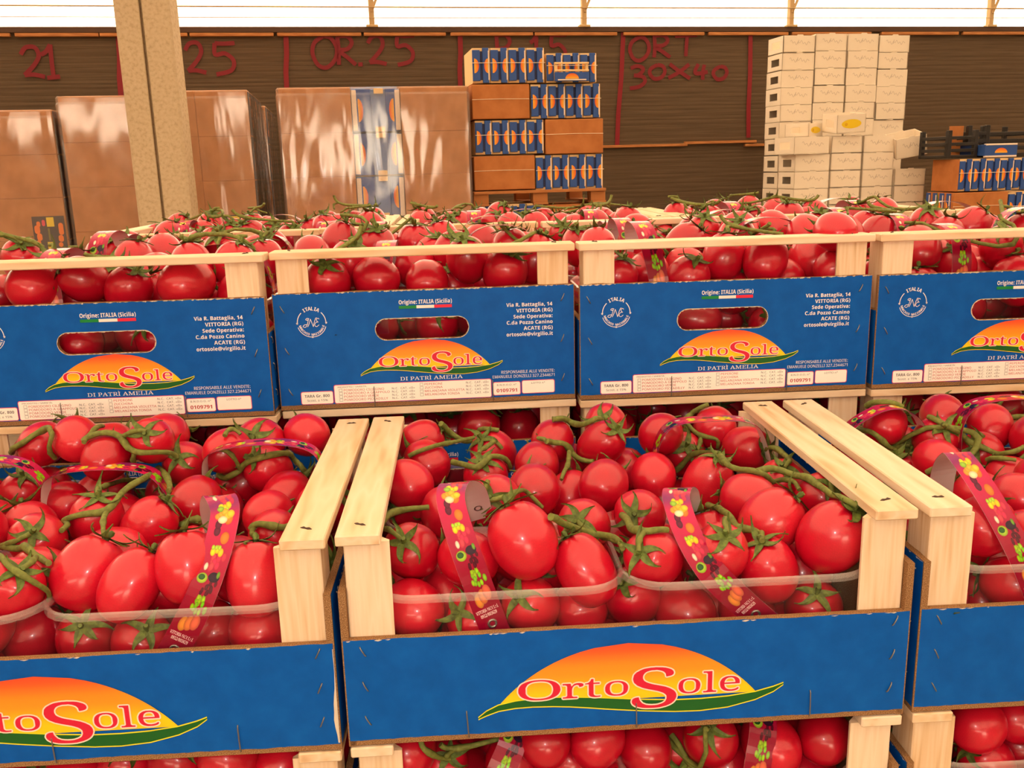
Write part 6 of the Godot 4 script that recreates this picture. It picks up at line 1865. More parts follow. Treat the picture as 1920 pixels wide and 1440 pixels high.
	put_tomatoes("R2", "second handle-hole crate", [[505,1236,-370,235,263,4,76,65,0,1],[1001,1254,-440,232,260,-67,19,-72,1,0],[1521,1201,-459,222,249,-2,39,-92,2,0],[1950,1403,-543,229,263,-13,89,43,3,1],[2331,1272,-373,238,266,29,82,49,4,1],[2678,1382,-606,225,270,36,93,-11,5,1],[270,1469,-1070,210,235,-23,40,-89,100,0],[512,1520,-1614,235,274,34,93,-14,101,1],[698,1390,-729,230,253,39,80,45,102,1],[700,1435,-3450,210,235,16,43,-89,103,0],[943,1458,-1428,240,287,5,90,43,104,1],[1358,1456,-2055,240,264,5,99,16,105,1],[1388,1289,-1150,237,266,26,16,-95,106,0],[1567,1356,-1559,223,260,32,88,34,107,1],[1681,1450,-2671,225,262,-18,98,3,108,1],[1798,1065,-788,224,258,-19,94,30,109,1],[1820,1414,-1177,240,264,5,77,64,110,1],[2150,1434,-2172,227,248,5,97,-24,111,1],[2467,1424,-1314,224,247,-13,99,4,112,1]])
	put_heap("R2", [183,106,-146,273,113,-157,95,129,-373,142,127,-373,219,138,-356,255,130,-373,39,121,-372,195,120,-286,273,128,-278,114,121,-338,187,71,-223,156,67,-334,220,78,-270,160,72,-55,92,67,-167,247,74,-81,223,76,-173,131,62,-231,139,69,-175,31,68,-85,264,71,-124,42,68,-249,224,70,-351,40,71,-133,263,70,-203,95,71,-65,145,72,-286,131,69,-122,201,71,-95,269,75,-266,39,78,-293,106,72,-314,53,69,-358,269,76,-338,85,74,-220,36,69,-203,98,68,-357,61,70,-39,214,81,-52,70,80,-102,264,68,-38,106,84,-270,192,74,-312,74,109,-161,231,101,-321,136,102,-212,253,115,-99,263,115,-199,30,105,-226,37,121,-299,217,100,-213,127,108,-167,190,113,-333,137,110,-256,170,122,-231,71,105,-257,88,118,-210,92,118,-104,186,119,-188,223,117,-254,222,118,-162,212,109,-115,37,117,-183,31,111,-78,88,115,-294,150,114,-306,35,114,-139,263,132,-321,104,136,-246,45,142,-264])
	put_vine("R2", "second handle-hole crate", [[854,1779,-688,844,1741,-670,827,1703,-636,792,1664,-559,733,1623,-433,657,1582,-340,574,1546,-340,491,1514,-384,414,1460,-588,340,1404,-824],[807,1665,-603,776,1668,-595,749,1669,-588,737,1662,-587,745,1643,-593,770,1620,-602,803,1604,-608],[572,1539,-340,563,1537,-340,553,1533,-340,544,1521,-340,534,1497,-340,526,1469,-340,517,1448,-340],[336,1408,-838,330,1415,-834,323,1420,-832,317,1416,-823,314,1399,-798,312,1379,-761,310,1367,-719]])
	put_vine("R2", "second handle-hole crate", [[699,1355,-1511,696,1355,-1506,691,1365,-1484,677,1437,-1423,714,1587,-1330,830,1703,-1282,868,1787,-1288,809,1836,-1365,690,1855,-1497,548,1860,-1652],[699,1379,-1474,695,1384,-1449,694,1386,-1430,689,1376,-1423,682,1352,-1429,674,1323,-1439,665,1300,-1446],[924,1811,-1242,919,1810,-1269,916,1807,-1294,918,1796,-1310,927,1773,-1316,942,1748,-1311,960,1730,-1298],[548,1860,-1652,546,1861,-1672,544,1860,-1688,549,1850,-1695,562,1829,-1688,583,1805,-1671,609,1789,-1654]])
	put_vine("R2", "second handle-hole crate", [[529,1746,-2856,542,1723,-2842,564,1701,-2817,613,1688,-2770,693,1682,-2690,783,1673,-2578,840,1638,-2434,846,1568,-2261,833,1494,-2090,863,1469,-1970,968,1523,-1930,1132,1637,-1950,1320,1777,-1995],[588,1680,-2789,574,1681,-2788,561,1680,-2786,555,1671,-2784,558,1651,-2782,571,1626,-2783,590,1605,-2788],[882,1667,-2456,938,1672,-2470,989,1673,-2483,1021,1667,-2495,1026,1649,-2505,1011,1628,-2515,988,1616,-2528],[809,1414,-1916,828,1418,-1906,847,1419,-1898,865,1412,-1893,881,1394,-1895,898,1371,-1897,915,1352,-1891],[1320,1777,-1995,1328,1782,-1961,1336,1785,-1932,1344,1779,-1922,1353,1762,-1938,1363,1742,-1973,1373,1731,-2010]])
	put_vine("R2", "second handle-hole crate", [[2275,1581,-340,2292,1564,-340,2323,1555,-340,2391,1565,-340,2502,1601,-395,2624,1649,-542,2709,1660,-696,2716,1605,-817,2665,1550,-920,2588,1526,-1005,2505,1559,-1075,2418,1639,-1135,2329,1736,-1191],[2356,1546,-340,2367,1552,-340,2377,1555,-340,2386,1551,-340,2394,1536,-340,2402,1517,-340,2413,1503,-340],[2759,1677,-710,2744,1684,-689,2731,1690,-669,2727,1687,-653,2736,1673,-644,2755,1657,-640,2780,1645,-637],[2587,1484,-1013,2583,1484,-1040,2579,1482,-1062,2579,1471,-1070,2585,1449,-1057,2596,1424,-1030,2611,1408,-1000],[2329,1736,-1191,2343,1740,-1212,2357,1742,-1234,2374,1735,-1253,2393,1717,-1272,2414,1696,-1288,2434,1684,-1304]])
	put_tomatoes("R3", "third handle-hole crate", [[440,1172,-427,228,257,33,89,32,0,1],[845,1205,-692,223,250,17,35,-92,1,0],[1192,1126,-419,243,286,22,86,47,2,1],[1626,1349,-576,224,259,23,96,-14,3,1],[2021,1325,-405,230,274,41,74,-54,4,1],[2301,1107,-610,210,235,-23,24,-94,5,0],[2730,1199,-353,210,235,34,3,-94,6,0],[2730,1597,-345,210,235,-28,19,-94,7,0],[306,1362,-3674,224,267,-18,72,67,100,1],[308,1369,-2194,224,255,-15,91,39,101,1],[364,1412,-1151,223,260,8,86,-51,102,1],[965,1404,-1996,222,250,-4,100,4,103,1],[1324,1467,-3730,210,235,-77,6,-64,104,0],[965,1349,-1456,235,261,14,84,53,105,1],[1702,1293,-3730,210,235,58,21,-79,106,0],[1443,1405,-1540,227,263,65,76,0,107,1],[1364,1210,-1090,224,253,-63,31,-71,108,0],[2019,1410,-3275,252,282,13,4,-99,109,0],[1885,1441,-2342,233,270,-4,92,39,110,1],[2059,1431,-1548,236,279,-3,88,48,111,1],[2239,1493,-2004,242,271,1,74,-67,112,1],[2716,1520,-2185,224,251,-47,38,-80,113,0],[2730,1531,-1153,210,235,20,43,-88,114,0],[2680,1268,-793,259,290,-1,40,-92,115,0]])
	put_heap("R3", [180,122,-109,243,117,-170,151,114,-286,228,114,-371,57,121,-338,273,133,-354,103,119,-349,73,114,-118,57,71,-255,168,74,-240,269,69,-324,109,74,-103,67,68,-360,237,74,-172,172,63,-91,81,60,-219,62,73,-166,202,66,-359,144,67,-145,121,72,-253,253,73,-74,106,70,-325,139,71,-191,211,76,-100,132,71,-50,211,74,-298,46,67,-105,88,71,-49,153,74,-329,242,66,-255,196,81,-183,45,77,-59,208,63,-40,264,73,-218,264,63,-125,188,67,-140,103,78,-150,33,81,-198,121,74,-365,73,83,-293,137,114,-187,218,106,-266,216,105,-132,180,122,-189,104,113,-256,51,114,-251,86,100,-191,249,100,-304,179,97,-68,240,110,-213,265,103,-254,154,117,-241,41,110,-86,46,116,-164,260,105,-128,156,120,-333,31,95,-302,111,111,-307,242,142,-250,43,135,-296,219,132,-94,188,135,-278,270,137,-313])
	put_vine("R3", "third handle-hole crate", [[1041,1417,-2608,1013,1428,-2603,963,1442,-2596,857,1457,-2586,681,1471,-2569,475,1489,-2531,311,1519,-2453,223,1578,-2328,209,1629,-2147,229,1661,-1961],[909,1458,-2587,911,1462,-2598,915,1464,-2607,929,1457,-2605,956,1439,-2587,992,1418,-2558,1029,1407,-2525],[252,1507,-2486,277,1504,-2485,303,1499,-2485,328,1486,-2493,353,1460,-2511,377,1433,-2538,396,1413,-2569],[229,1661,-1961,240,1666,-1975,251,1669,-1990,260,1664,-2010,266,1647,-2036,268,1627,-2065,268,1615,-2090]])
	put_vine("R3", "third handle-hole crate", [[1700,1768,-982,1718,1727,-962,1749,1688,-927,1811,1655,-856,1916,1627,-737,2052,1605,-583,2201,1585,-414],[1784,1650,-887,1748,1657,-816,1715,1661,-748,1691,1657,-693,1682,1641,-657,1683,1623,-633,1690,1613,-615],[2201,1585,-414,2172,1591,-433,2144,1594,-452,2126,1590,-473,2122,1577,-499,2130,1561,-529,2139,1538,-560]])
	put_vine("R3", "third handle-hole crate", [[2167,1680,-731,2163,1666,-750,2154,1646,-786,2129,1613,-863,2085,1565,-993,2073,1458,-1128,2109,1382,-1217,2216,1343,-1226,2378,1325,-1173,2564,1314,-1094],[2149,1620,-822,2192,1619,-802,2228,1615,-784,2241,1603,-774,2219,1579,-774,2172,1552,-779,2115,1530,-779],[2059,1353,-1276,2068,1360,-1256,2078,1364,-1237,2094,1361,-1226,2117,1345,-1223,2146,1327,-1225,2177,1317,-1224],[2564,1314,-1094,2587,1321,-1115,2608,1325,-1135,2627,1321,-1149,2642,1306,-1155,2655,1287,-1152,2670,1273,-1143]])
	put_tomatoes("R4", "fourth handle-hole crate", [[1149,1151,-652,224,256,-32,89,33,0,1],[1665,1344,-691,227,259,-30,75,59,1,1],[1695,1017,-406,240,285,-14,94,-29,2,1],[1223,1457,-3276,240,281,-5,99,-13,100,1],[850,1438,-2304,225,266,28,94,20,101,1],[828,1412,-1871,226,256,46,87,-17,102,1],[1288,1411,-2784,244,275,21,80,56,103,1],[773,1352,-743,239,277,-3,69,-72,104,1],[1515,1473,-2058,236,280,-10,89,44,105,1],[1192,1222,-1235,226,254,-5,27,-96,106,0],[1505,1385,-1579,224,262,32,93,-18,107,1],[1853,1151,-1815,231,258,31,95,-7,108,1],[2065,1467,-2037,238,270,60,77,22,109,1],[1545,994,-939,227,246,48,72,50,110,1],[2729,1379,-2802,211,236,-56,25,-79,111,0],[2345,1394,-1401,241,272,7,91,-40,112,1]])
	put_heap("R4", [228,116,-177,162,108,-134,169,131,-350,208,120,-364,244,126,-318,271,136,-211,203,113,-72,41,71,-215,129,74,-67,81,75,-353,70,65,-250,83,73,-308,223,71,-119,44,70,-129,245,73,-156,217,74,-262,206,75,-43,137,78,-221,187,76,-161,175,76,-359,249,70,-72,232,73,-315,67,74,-170,175,71,-311,258,65,-200,32,68,-46,108,83,-261,191,75,-218,179,70,-110,90,63,-117,263,76,-268,139,68,-176,31,59,-296,262,73,-357,124,77,-314,32,76,-343,163,62,-259,130,76,-133,68,77,-82,129,78,-357,88,73,-211,267,72,-116,201,103,-303,149,102,-268,133,111,-188,52,108,-107,54,115,-343,245,109,-108,37,103,-293,71,109,-255,65,94,-40,51,111,-188,119,117,-234,174,113,-231,246,107,-45,99,116,-352,199,115,-116,99,112,-294,265,109,-147,231,116,-263,31,111,-57,266,116,-361,149,112,-311,33,108,-149,77,115,-152,31,111,-230,218,107,-218,184,138,-284,46,144,-282,249,138,-75,207,137,-38,33,146,-167])
	put_vine("R4", "fourth handle-hole crate", [[837,1813,-2211,845,1788,-2200,861,1764,-2181,899,1742,-2144,962,1723,-2080,1010,1710,-1998,978,1709,-1908,830,1722,-1817,592,1746,-1726,318,1774,-1636],[874,1741,-2160,884,1747,-2194,894,1751,-2224,902,1746,-2246,910,1730,-2255,918,1711,-2254,929,1701,-2247],[1057,1700,-1907,1028,1704,-1906,1001,1707,-1906,978,1701,-1907,963,1683,-1909,954,1662,-1912,952,1649,-1917],[318,1774,-1636,323,1776,-1637,327,1776,-1637,327,1767,-1627,321,1749,-1604,310,1728,-1569,298,1708,-1529]])
	put_vine("R4", "fourth handle-hole crate", [[1959,1737,-2910,1939,1719,-2902,1903,1701,-2888,1827,1686,-2856,1702,1674,-2802,1555,1672,-2752,1435,1687,-2754,1369,1722,-2833,1347,1772,-2970,1343,1830,-3130],[1865,1685,-2875,1859,1692,-2862,1851,1696,-2850,1838,1692,-2846,1816,1678,-2854,1787,1661,-2872,1754,1648,-2893],[1393,1669,-2704,1379,1678,-2685,1366,1685,-2667,1356,1683,-2652,1350,1671,-2643,1348,1655,-2633,1349,1643,-2621],[1343,1830,-3130,1333,1829,-3151,1321,1826,-3173,1303,1815,-3200,1276,1792,-3234,1243,1767,-3273,1207,1751,-3315]])
	put_vine("R4", "fourth handle-hole crate", [[1659,1699,-762,1660,1680,-752,1663,1656,-732,1677,1629,-679,1705,1596,-573,1708,1498,-462,1636,1407,-425,1499,1386,-473,1320,1421,-536,1139,1479,-614,978,1548,-710,834,1628,-824,680,1634,-923],[1663,1623,-714,1629,1624,-688,1598,1623,-661,1578,1614,-634,1573,1595,-603,1577,1572,-568,1583,1549,-529],[1684,1348,-441,1704,1353,-444,1720,1355,-447,1724,1349,-449,1711,1330,-448,1684,1310,-446,1645,1306,-446],[1119,1478,-604,1099,1476,-575,1080,1472,-549,1068,1461,-535,1064,1437,-538,1064,1410,-551,1062,1391,-563],[680,1634,-923,717,1634,-909,752,1632,-898,774,1622,-894,780,1602,-904,774,1578,-927,764,1553,-954]])
	put_vine("R4", "fourth handle-hole crate", [[2263,1798,-1777,2250,1786,-1749,2229,1765,-1701,2186,1718,-1605,2114,1639,-1443,2020,1534,-1233,1917,1420,-1002],[2205,1740,-1648,2224,1739,-1616,2245,1735,-1586,2269,1724,-1560,2298,1700,-1539,2331,1674,-1524,2366,1656,-1515],[1917,1420,-1002,1936,1419,-997,1954,1416,-991,1973,1405,-985,1992,1383,-978,2013,1356,-966,2036,1332,-949]])
	put_tomatoes("R1b", "first shaded crate", [[1810,1097,-1669,230,263,-63,77,-4,0,1]])
	put_heap("R1b", [219,60,-269,97,76,-311,266,75,-41,231,64,-339,252,74,-194,51,75,-320,185,66,-296,39,77,-68,159,72,-201,143,79,-318,193,71,-125,263,74,-119,111,71,-77,94,64,-259,166,65,-58,111,64,-149,237,76,-82,263,77,-272,58,70,-364,170,69,-244,46,80,-212,125,65,-360,77,76,-181,264,73,-365,32,73,-130,173,69,-355,207,74,-167,217,76,-43,40,73,-267,209,74,-223,152,78,-150,74,78,-113,116,77,-217,148,71,-105,134,76,-269,74,84,-40,265,78,-316,268,98,-157,149,115,-131,80,111,-86,246,104,-225,174,111,-239,105,106,-280,132,115,-201,59,110,-255,223,108,-107,164,115,-303,172,109,-54,72,112,-333,209,102,-271,200,97,-331,65,118,-186,242,110,-354,65,113,-139,119,108,-51,146,109,-351,246,114,-58,254,119,-286,35,108,-360,220,112,-187,34,113,-309,107,107,-146,39,119,-59,34,105,-102,95,112,-234,267,119,-117])
	put_tomatoes("R2b", "second shaded crate", [[1227,1152,-654,238,273,10,92,39,0,1],[1463,961,-1540,242,284,-83,50,24,1,1],[1757,1057,-752,228,257,-22,96,18,2,1],[2000,1214,-414,244,267,30,93,20,3,1],[2455,1068,-711,245,280,7,99,8,4,1],[2634,1164,-1297,241,283,-29,81,-51,5,1]])
	put_heap("R2b", [237,35,-364,251,62,-242,103,70,-279,153,73,-115,35,73,-272,153,69,-265,222,73,-346,180,67,-153,212,68,-224,94,72,-107,122,64,-174,62,74,-349,255,70,-191,266,76,-333,113,70,-360,126,75,-48,266,77,-280,201,72,-289,31,78,-53,159,71,-216,180,59,-76,224,70,-90,226,68,-156,64,79,-138,48,62,-195,87,71,-214,138,70,-319,266,69,-104,162,70,-360,262,77,-42,174,81,-39,82,75,-66,32,79,-318,44,74,-97,218,69,-41,163,102,-293,269,77,-151,45,104,-169,226,108,-231,153,111,-200,74,104,-321,72,98,-248,95,100,-162,198,103,-326,185,103,-130,203,118,-166,183,93,-248,257,118,-297,111,105,-230,245,113,-193,121,114,-123,69,112,-49,34,105,-355,63,113,-102,94,109,-360,147,109,-337,242,112,-351,118,110,-272,205,116,-277,38,116,-275,265,111,-252,74,113,-204,33,92,-223])
	put_vine("R2b", "second shaded crate", [[370,1547,-986,397,1498,-989,446,1455,-994,551,1427,-1009,724,1418,-1033,925,1422,-1046,1078,1431,-1013,1146,1437,-919,1170,1441,-795,1230,1441,-698,1370,1417,-657,1572,1386,-662,1799,1353,-687],[499,1414,-998,519,1418,-949,537,1419,-905,552,1413,-878,559,1395,-877,560,1374,-891,557,1360,-905],[1146,1434,-1059,1159,1436,-1091,1172,1435,-1120,1184,1427,-1136,1195,1408,-1133,1205,1385,-1114,1216,1367,-1087],[1170,1435,-654,1209,1445,-639,1244,1452,-624,1267,1452,-608,1272,1440,-589,1266,1427,-568,1257,1416,-543],[1799,1353,-687,1766,1360,-701,1735,1364,-713,1713,1361,-721,1703,1346,-720,1701,1327,-713,1698,1318,-703]])
	put_vine("R2b", "second shaded crate", [[2351,1356,-842,2346,1371,-830,2337,1391,-810,2320,1420,-768,2290,1463,-699,2252,1516,-610,2210,1574,-511],[2327,1411,-787,2343,1415,-802,2359,1417,-813,2380,1411,-808,2408,1393,-781,2441,1373,-737,2475,1362,-688],[2210,1574,-511,2186,1570,-487,2163,1565,-463,2140,1551,-438,2118,1526,-413,2099,1497,-386,2084,1477,-357]])
	put_tomatoes("R3b", "third shaded crate", [[451,1117,-495,223,250,29,87,-40,0,1],[614,1057,-1156,224,266,17,93,-31,1,1],[1057,1078,-1358,224,260,18,79,59,2,1],[1359,1085,-986,244,285,4,100,-2,3,1],[1663,1077,-561,224,268,-23,96,15,4,1],[1925,1144,-1183,225,243,21,86,-47,5,1]])
	put_heap("R3b", [35,33,-237,36,31,-344,77,64,-341,191,76,-255,188,64,-315,79,76,-296,199,75,-101,90,73,-222,56,76,-72,43,72,-172,154,74,-78,152,73,-366,238,75,-294,122,71,-155,167,78,-187,143,67,-256,242,74,-55,214,76,-182,202,79,-41,46,75,-250,90,73,-115,270,70,-182,206,76,-355,268,71,-226,92,63,-40,124,65,-312,240,70,-149,40,65,-123,267,75,-340,252,74,-108,35,62,-313,165,81,-135,36,70,-361,241,104,-200,154,94,-288,203,112,-160,203,101,-297,103,101,-57,237,110,-89,61,102,-199,240,111,-320,228,99,-246,111,105,-322,70,112,-327,104,107,-197,125,104,-244,38,114,-161,261,109,-146,141,113,-353,62,110,-270,170,106,-222,254,115,-277,268,106,-43,31,113,-236,93,99,-362,247,105,-366,192,115,-337,141,109,-165,268,113,-234,51,111,-365])
	put_vine("R3b", "third shaded crate", [[120,1555,-1523,120,1503,-1514,120,1456,-1499,122,1417,-1467,277,1392,-1414,466,1376,-1350,642,1364,-1294,776,1353,-1256,884,1348,-1227,995,1358,-1187,1128,1387,-1129,1277,1431,-1055,1432,1481,-975],[120,1409,-1482,125,1419,-1509,169,1426,-1535,207,1425,-1556,235,1412,-1571,255,1396,-1580,268,1389,-1587],[675,1365,-1280,662,1370,-1282,651,1373,-1283,645,1368,-1279,646,1351,-1268,653,1331,-1255,663,1320,-1243],[979,1345,-1201,1020,1350,-1203,1058,1353,-1204,1086,1348,-1205,1099,1331,-1207,1103,1310,-1205,1106,1296,-1197],[1432,1481,-975,1410,1478,-995,1389,1472,-1012,1374,1458,-1021,1368,1432,-1017,1369,1404,-1006,1372,1385,-992]])
	put_vine("R3b", "third shaded crate", [[1840,1476,-1922,1843,1474,-1896,1845,1470,-1850,1846,1464,-1754,1849,1453,-1596,1871,1442,-1401,1940,1437,-1220,2072,1440,-1080,2251,1451,-973,2450,1464,-880],[1850,1467,-1799,1867,1465,-1745,1883,1461,-1695,1899,1448,-1658,1914,1424,-1640,1927,1397,-1637,1937,1379,-1639],[1899,1431,-1187,1915,1433,-1180,1931,1433,-1176,1945,1425,-1184,1957,1407,-1212,1968,1387,-1255,1980,1365,-1304],[2450,1464,-880,2434,1461,-876,2421,1456,-874,2417,1443,-879,2426,1418,-896,2445,1390,-923,2471,1370,-953]])
	put_tomatoes("R4b", "fourth shaded crate", [[897,1092,-997,243,272,-44,88,17,0,1],[823,991,-464,226,261,-12,23,-97,1,1],[1383,1079,-600,243,279,22,94,-25,2,1],[1988,1075,-832,238,276,20,92,-34,3,1]])
	put_heap("R4b", [80,70,-79,149,73,-235,250,74,-235,57,69,-256,206,70,-349,226,64,-57,200,65,-96,166,77,-283,206,58,-197,147,70,-80,261,74,-142,216,70,-280,132,77,-361,74,74,-192,80,67,-300,179,73,-162,47,77,-135,123,70,-192,132,70,-142,96,67,-236,34,74,-324,48,73,-41,116,56,-44,174,71,-37,268,75,-316,255,74,-187,75,76,-352,32,74,-208,250,68,-365,264,80,-64,122,71,-290,214,82,-140,244,70,-101,177,93,-120,163,81,-327,199,71,-237,89,103,-161,196,114,-242,267,112,-249,34,99,-361,163,108,-182,208,113,-335,48,100,-79,106,109,-201,91,114,-338,55,109,-308,65,111,-241,220,97,-185,127,110,-240,262,111,-119,243,110,-307,173,117,-305,258,111,-366,257,114,-205,38,99,-172,219,102,-39,140,116,-108,161,109,-366,124,113,-282,36,120,-43,242,112,-81,35,118,-127,197,119,-153])
	put_vine("R4b", "fourth shaded crate", [[293,1460,-1058,340,1446,-1055,425,1433,-1050,604,1422,-1040,902,1416,-1023,1241,1413,-995,1489,1425,-945,1548,1406,-894,1474,1415,-819,1344,1429,-736],[513,1420,-1043,557,1421,-1025,602,1419,-1008,646,1409,-992,691,1387,-977,734,1362,-963,772,1346,-947],[1611,1393,-970,1587,1402,-953,1562,1409,-936,1536,1408,-921,1508,1396,-907,1481,1380,-891,1453,1366,-869],[1344,1429,-736,1383,1430,-696,1418,1428,-659,1443,1418,-637,1452,1396,-636,1450,1372,-651,1448,1356,-672]])
	put_tomatoes("T1", "first rear crate", [[739,1453,-489,239,269,42,89,-20,0,1],[299,1486,-2575,225,267,58,80,11,1,1],[1110,1427,-908,226,262,29,82,-50,2,1],[1092,1502,-1498,238,283,22,95,23,3,1],[1530,1442,-1105,228,267,13,74,66,4,1],[1636,1471,-2086,225,256,-10,98,16,5,1],[1966,1432,-447,232,278,-45,80,39,6,1],[2005,1429,-1519,232,277,44,56,71,7,1],[2501,1375,-378,228,273,37,76,53,8,1],[2959,1454,-936,234,278,-4,100,5,9,1],[3651,1500,-386,243,271,0,93,-36,10,1]])
	put_heap("T1", [337,68,-92,119,76,-145,69,70,-189,99,73,-53,188,73,-126,213,74,-261,293,68,-168,317,68,-233,344,69,-191,237,75,-209,268,66,-87,34,76,-105,143,71,-251,45,78,-47,265,77,-40,96,73,-237,128,76,-97,195,73,-39,230,75,-108,328,75,-43,367,73,-133,187,73,-211,114,63,-192,242,73,-152,365,76,-258,51,70,-238,301,78,-115,140,72,-37,266,73,-255,49,60,-150,163,85,-70,152,78,-179,77,75,-109,370,66,-56,56,103,-143,275,111,-115,71,109,-228,79,105,-76,361,116,-120,40,107,-260,176,114,-131,218,107,-55,238,113,-172,258,111,-233,306,100,-203,177,111,-192,307,110,-159,298,105,-254,324,111,-93,351,110,-54,178,100,-258,357,106,-208,97,102,-189,150,117,-45,108,112,-259,230,119,-111,115,114,-124,146,116,-234,296,106,-47,34,118,-64,357,100,-164,218,118,-259,364,121,-258,34,94,-201,135,117,-168,103,114,-37,263,118,-73,184,116,-90,67,132,-111,97,144,-218,328,141,-134,327,146,-252,38,138,-202,299,144,-197,73,134,-171,350,147,-88,223,137,-206,30,139,-138,177,142,-263,269,139,-146,81,149,-264,321,141,-50,358,143,-166,282,147,-249,358,151,-211])
	put_vine("T1", "first rear crate", [[1178,1799,-960,1187,1772,-961,1203,1748,-961,1239,1732,-957,1298,1727,-951,1363,1733,-961,1402,1752,-1018,1396,1783,-1136,1342,1812,-1293,1239,1817,-1445,1088,1793,-1570,902,1727,-1667,702,1656,-1757],[1220,1726,-963,1206,1727,-1002,1193,1726,-1038,1184,1717,-1060,1181,1696,-1062,1184,1671,-1052,1191,1654,-1045],[1430,1742,-975,1473,1740,-959,1513,1736,-944,1543,1724,-933,1558,1700,-930,1562,1672,-927,1566,1651,-918],[1267,1842,-1469,1248,1845,-1444,1229,1846,-1422,1210,1838,-1409,1191,1819,-1410,1173,1797,-1419,1159,1784,-1428],[702,1656,-1757,688,1663,-1745,677,1668,-1733,673,1665,-1721,681,1650,-1707,696,1632,-1693,713,1624,-1677]])
	put_vine("T1", "first rear crate", [[1720,1849,-329,1750,1808,-325,1802,1769,-320,1907,1734,-309,2081,1706,-290,2309,1682,-265,2559,1660,-239],[1860,1730,-314,1889,1733,-325,1913,1733,-335,1922,1726,-342,1907,1709,-344,1874,1688,-339,1833,1668,-332],[2559,1660,-239,2567,1662,-242,2574,1662,-244,2580,1655,-245,2587,1636,-244,2596,1613,-238,2607,1595,-226]])
	put_vine("T1", "first rear crate", [[1827,1870,-2166,1814,1849,-2183,1792,1829,-2213,1747,1813,-2273,1673,1802,-2373,1575,1794,-2504,1469,1788,-2647],[1767,1810,-2246,1738,1810,-2203,1709,1808,-2161,1682,1799,-2124,1657,1777,-2094,1634,1753,-2069,1610,1737,-2042],[1469,1788,-2647,1504,1785,-2659,1542,1779,-2660,1586,1766,-2660,1642,1740,-2660,1704,1712,-2660,1768,1692,-2660]])
	put_vine("T1", "first rear crate", [[2901,1958,-2660,2914,1912,-2660,2935,1869,-2660,2978,1833,-2645,3050,1808,-2586,3147,1792,-2503,3267,1785,-2399,3401,1787,-2276,3517,1792,-2154,3559,1796,-2060,3500,1786,-2014,3363,1774,-2001,3195,1761,-2004],[2960,1827,-2659,2934,1824,-2654,2911,1818,-2648,2895,1804,-2640,2891,1778,-2627,2895,1749,-2615,2906,1728,-2606],[3252,1780,-2412,3248,1784,-2407,3245,1785,-2402,3244,1777,-2400,3246,1758,-2401,3250,1737,-2402,3254,1723,-2398],[3628,1796,-2029,3635,1804,-2057,3642,1811,-2082,3649,1809,-2096,3657,1796,-2097,3667,1781,-2087,3681,1771,-2073],[3195,1761,-2004,3191,1764,-1979,3185,1765,-1958,3170,1757,-1951,3142,1738,-1963,3106,1715,-1991,3072,1702,-2025]])
	put_tomatoes("T2", "second rear crate", [[298,1456,-1600,225,258,25,80,-55,0,1],[360,1494,-2042,234,261,-32,92,-24,1,1],[699,1396,-1248,232,266,38,80,47,2,1],[939,1426,-1723,228,260,-30,81,50,3,1],[1290,1445,-2385,230,256,-37,92,9,4,1],[1448,1423,-1088,237,257,30,88,37,5,1],[1575,1544,-1740,236,259,30,86,40,6,1],[1701,1438,-521,224,263,-24,73,-64,7,1],[2097,1429,-784,223,252,-30,93,-21,8,1],[3018,1415,-895,241,268,-40,89,21,9,1],[3457,1440,-587,245,282,13,99,0,10,1]])
	put_heap("T2", [94,74,-178,32,75,-213,290,65,-186,173,72,-97,317,61,-69,148,63,-172,323,70,-153,290,71,-107,90,77,-113,212,61,-121,101,75,-53,303,76,-227,181,67,-199,366,65,-84,125,69,-217,62,63,-256,262,65,-140,246,74,-230,161,80,-249,167,64,-38,342,74,-203,54,71,-86,282,74,-40,209,69,-61,38,68,-41,35,66,-128,250,76,-90,363,75,-265,182,78,-149,131,76,-129,43,75,-171,367,71,-138,218,70,-178,114,77,-259,343,79,-41,221,69,-266,76,79,-220,282,103,-77,263,98,-262,66,111,-246,112,109,-81,43,106,-113,337,102,-127,186,108,-185,361,109,-81,170,102,-60,122,120,-39,266,106,-204,216,107,-220,235,103,-48,112,107,-154,195,108,-98,32,111,-47,147,116,-265,283,106,-135,347,110,-226,308,106,-188,54,117,-181,306,106,-264,110,108,-220,237,113,-108,353,109,-180,228,110,-172,310,108,-42,159,111,-135,214,118,-265,80,114,-47,141,117,-190,82,142,-219,258,137,-162,343,140,-107,272,138,-233,211,142,-129,339,139,-258,178,127,-234,325,144,-173,93,139,-265,262,140,-55,55,133,-76,369,112,-38,32,132,-265,228,144,-198,364,134,-147,371,143,-214,317,141,-219,298,147,-140])
	put_vine("T2", "second rear crate", [[588,1773,-1673,573,1758,-1686,546,1747,-1707,491,1747,-1751,399,1761,-1824,280,1787,-1918,149,1817,-2022],[515,1737,-1732,480,1740,-1756,446,1740,-1777,417,1732,-1786,394,1713,-1779,378,1689,-1763,366,1673,-1751],[149,1817,-2022,177,1818,-2022,203,1817,-2025,227,1807,-2033,246,1786,-2051,261,1762,-2077,271,1746,-2107]])
	put_vine("T2", "second rear crate", [[819,1684,-1859,826,1695,-1883,839,1707,-1927,865,1720,-2022,907,1734,-2179,961,1747,-2355,1012,1756,-2477,1056,1758,-2503,1093,1756,-2454,1126,1752,-2374],[853,1719,-1973,903,1724,-1983,948,1727,-1994,972,1722,-2013,966,1705,-2042,940,1685,-2078,913,1674,-2113],[1019,1760,-2546,1043,1757,-2550,1061,1752,-2555,1060,1738,-2561,1032,1713,-2570,985,1686,-2578,932,1667,-2585],[1126,1752,-2374,1133,1755,-2351,1140,1756,-2330,1150,1749,-2321,1164,1730,-2327,1178,1708,-2344,1189,1695,-2362]])
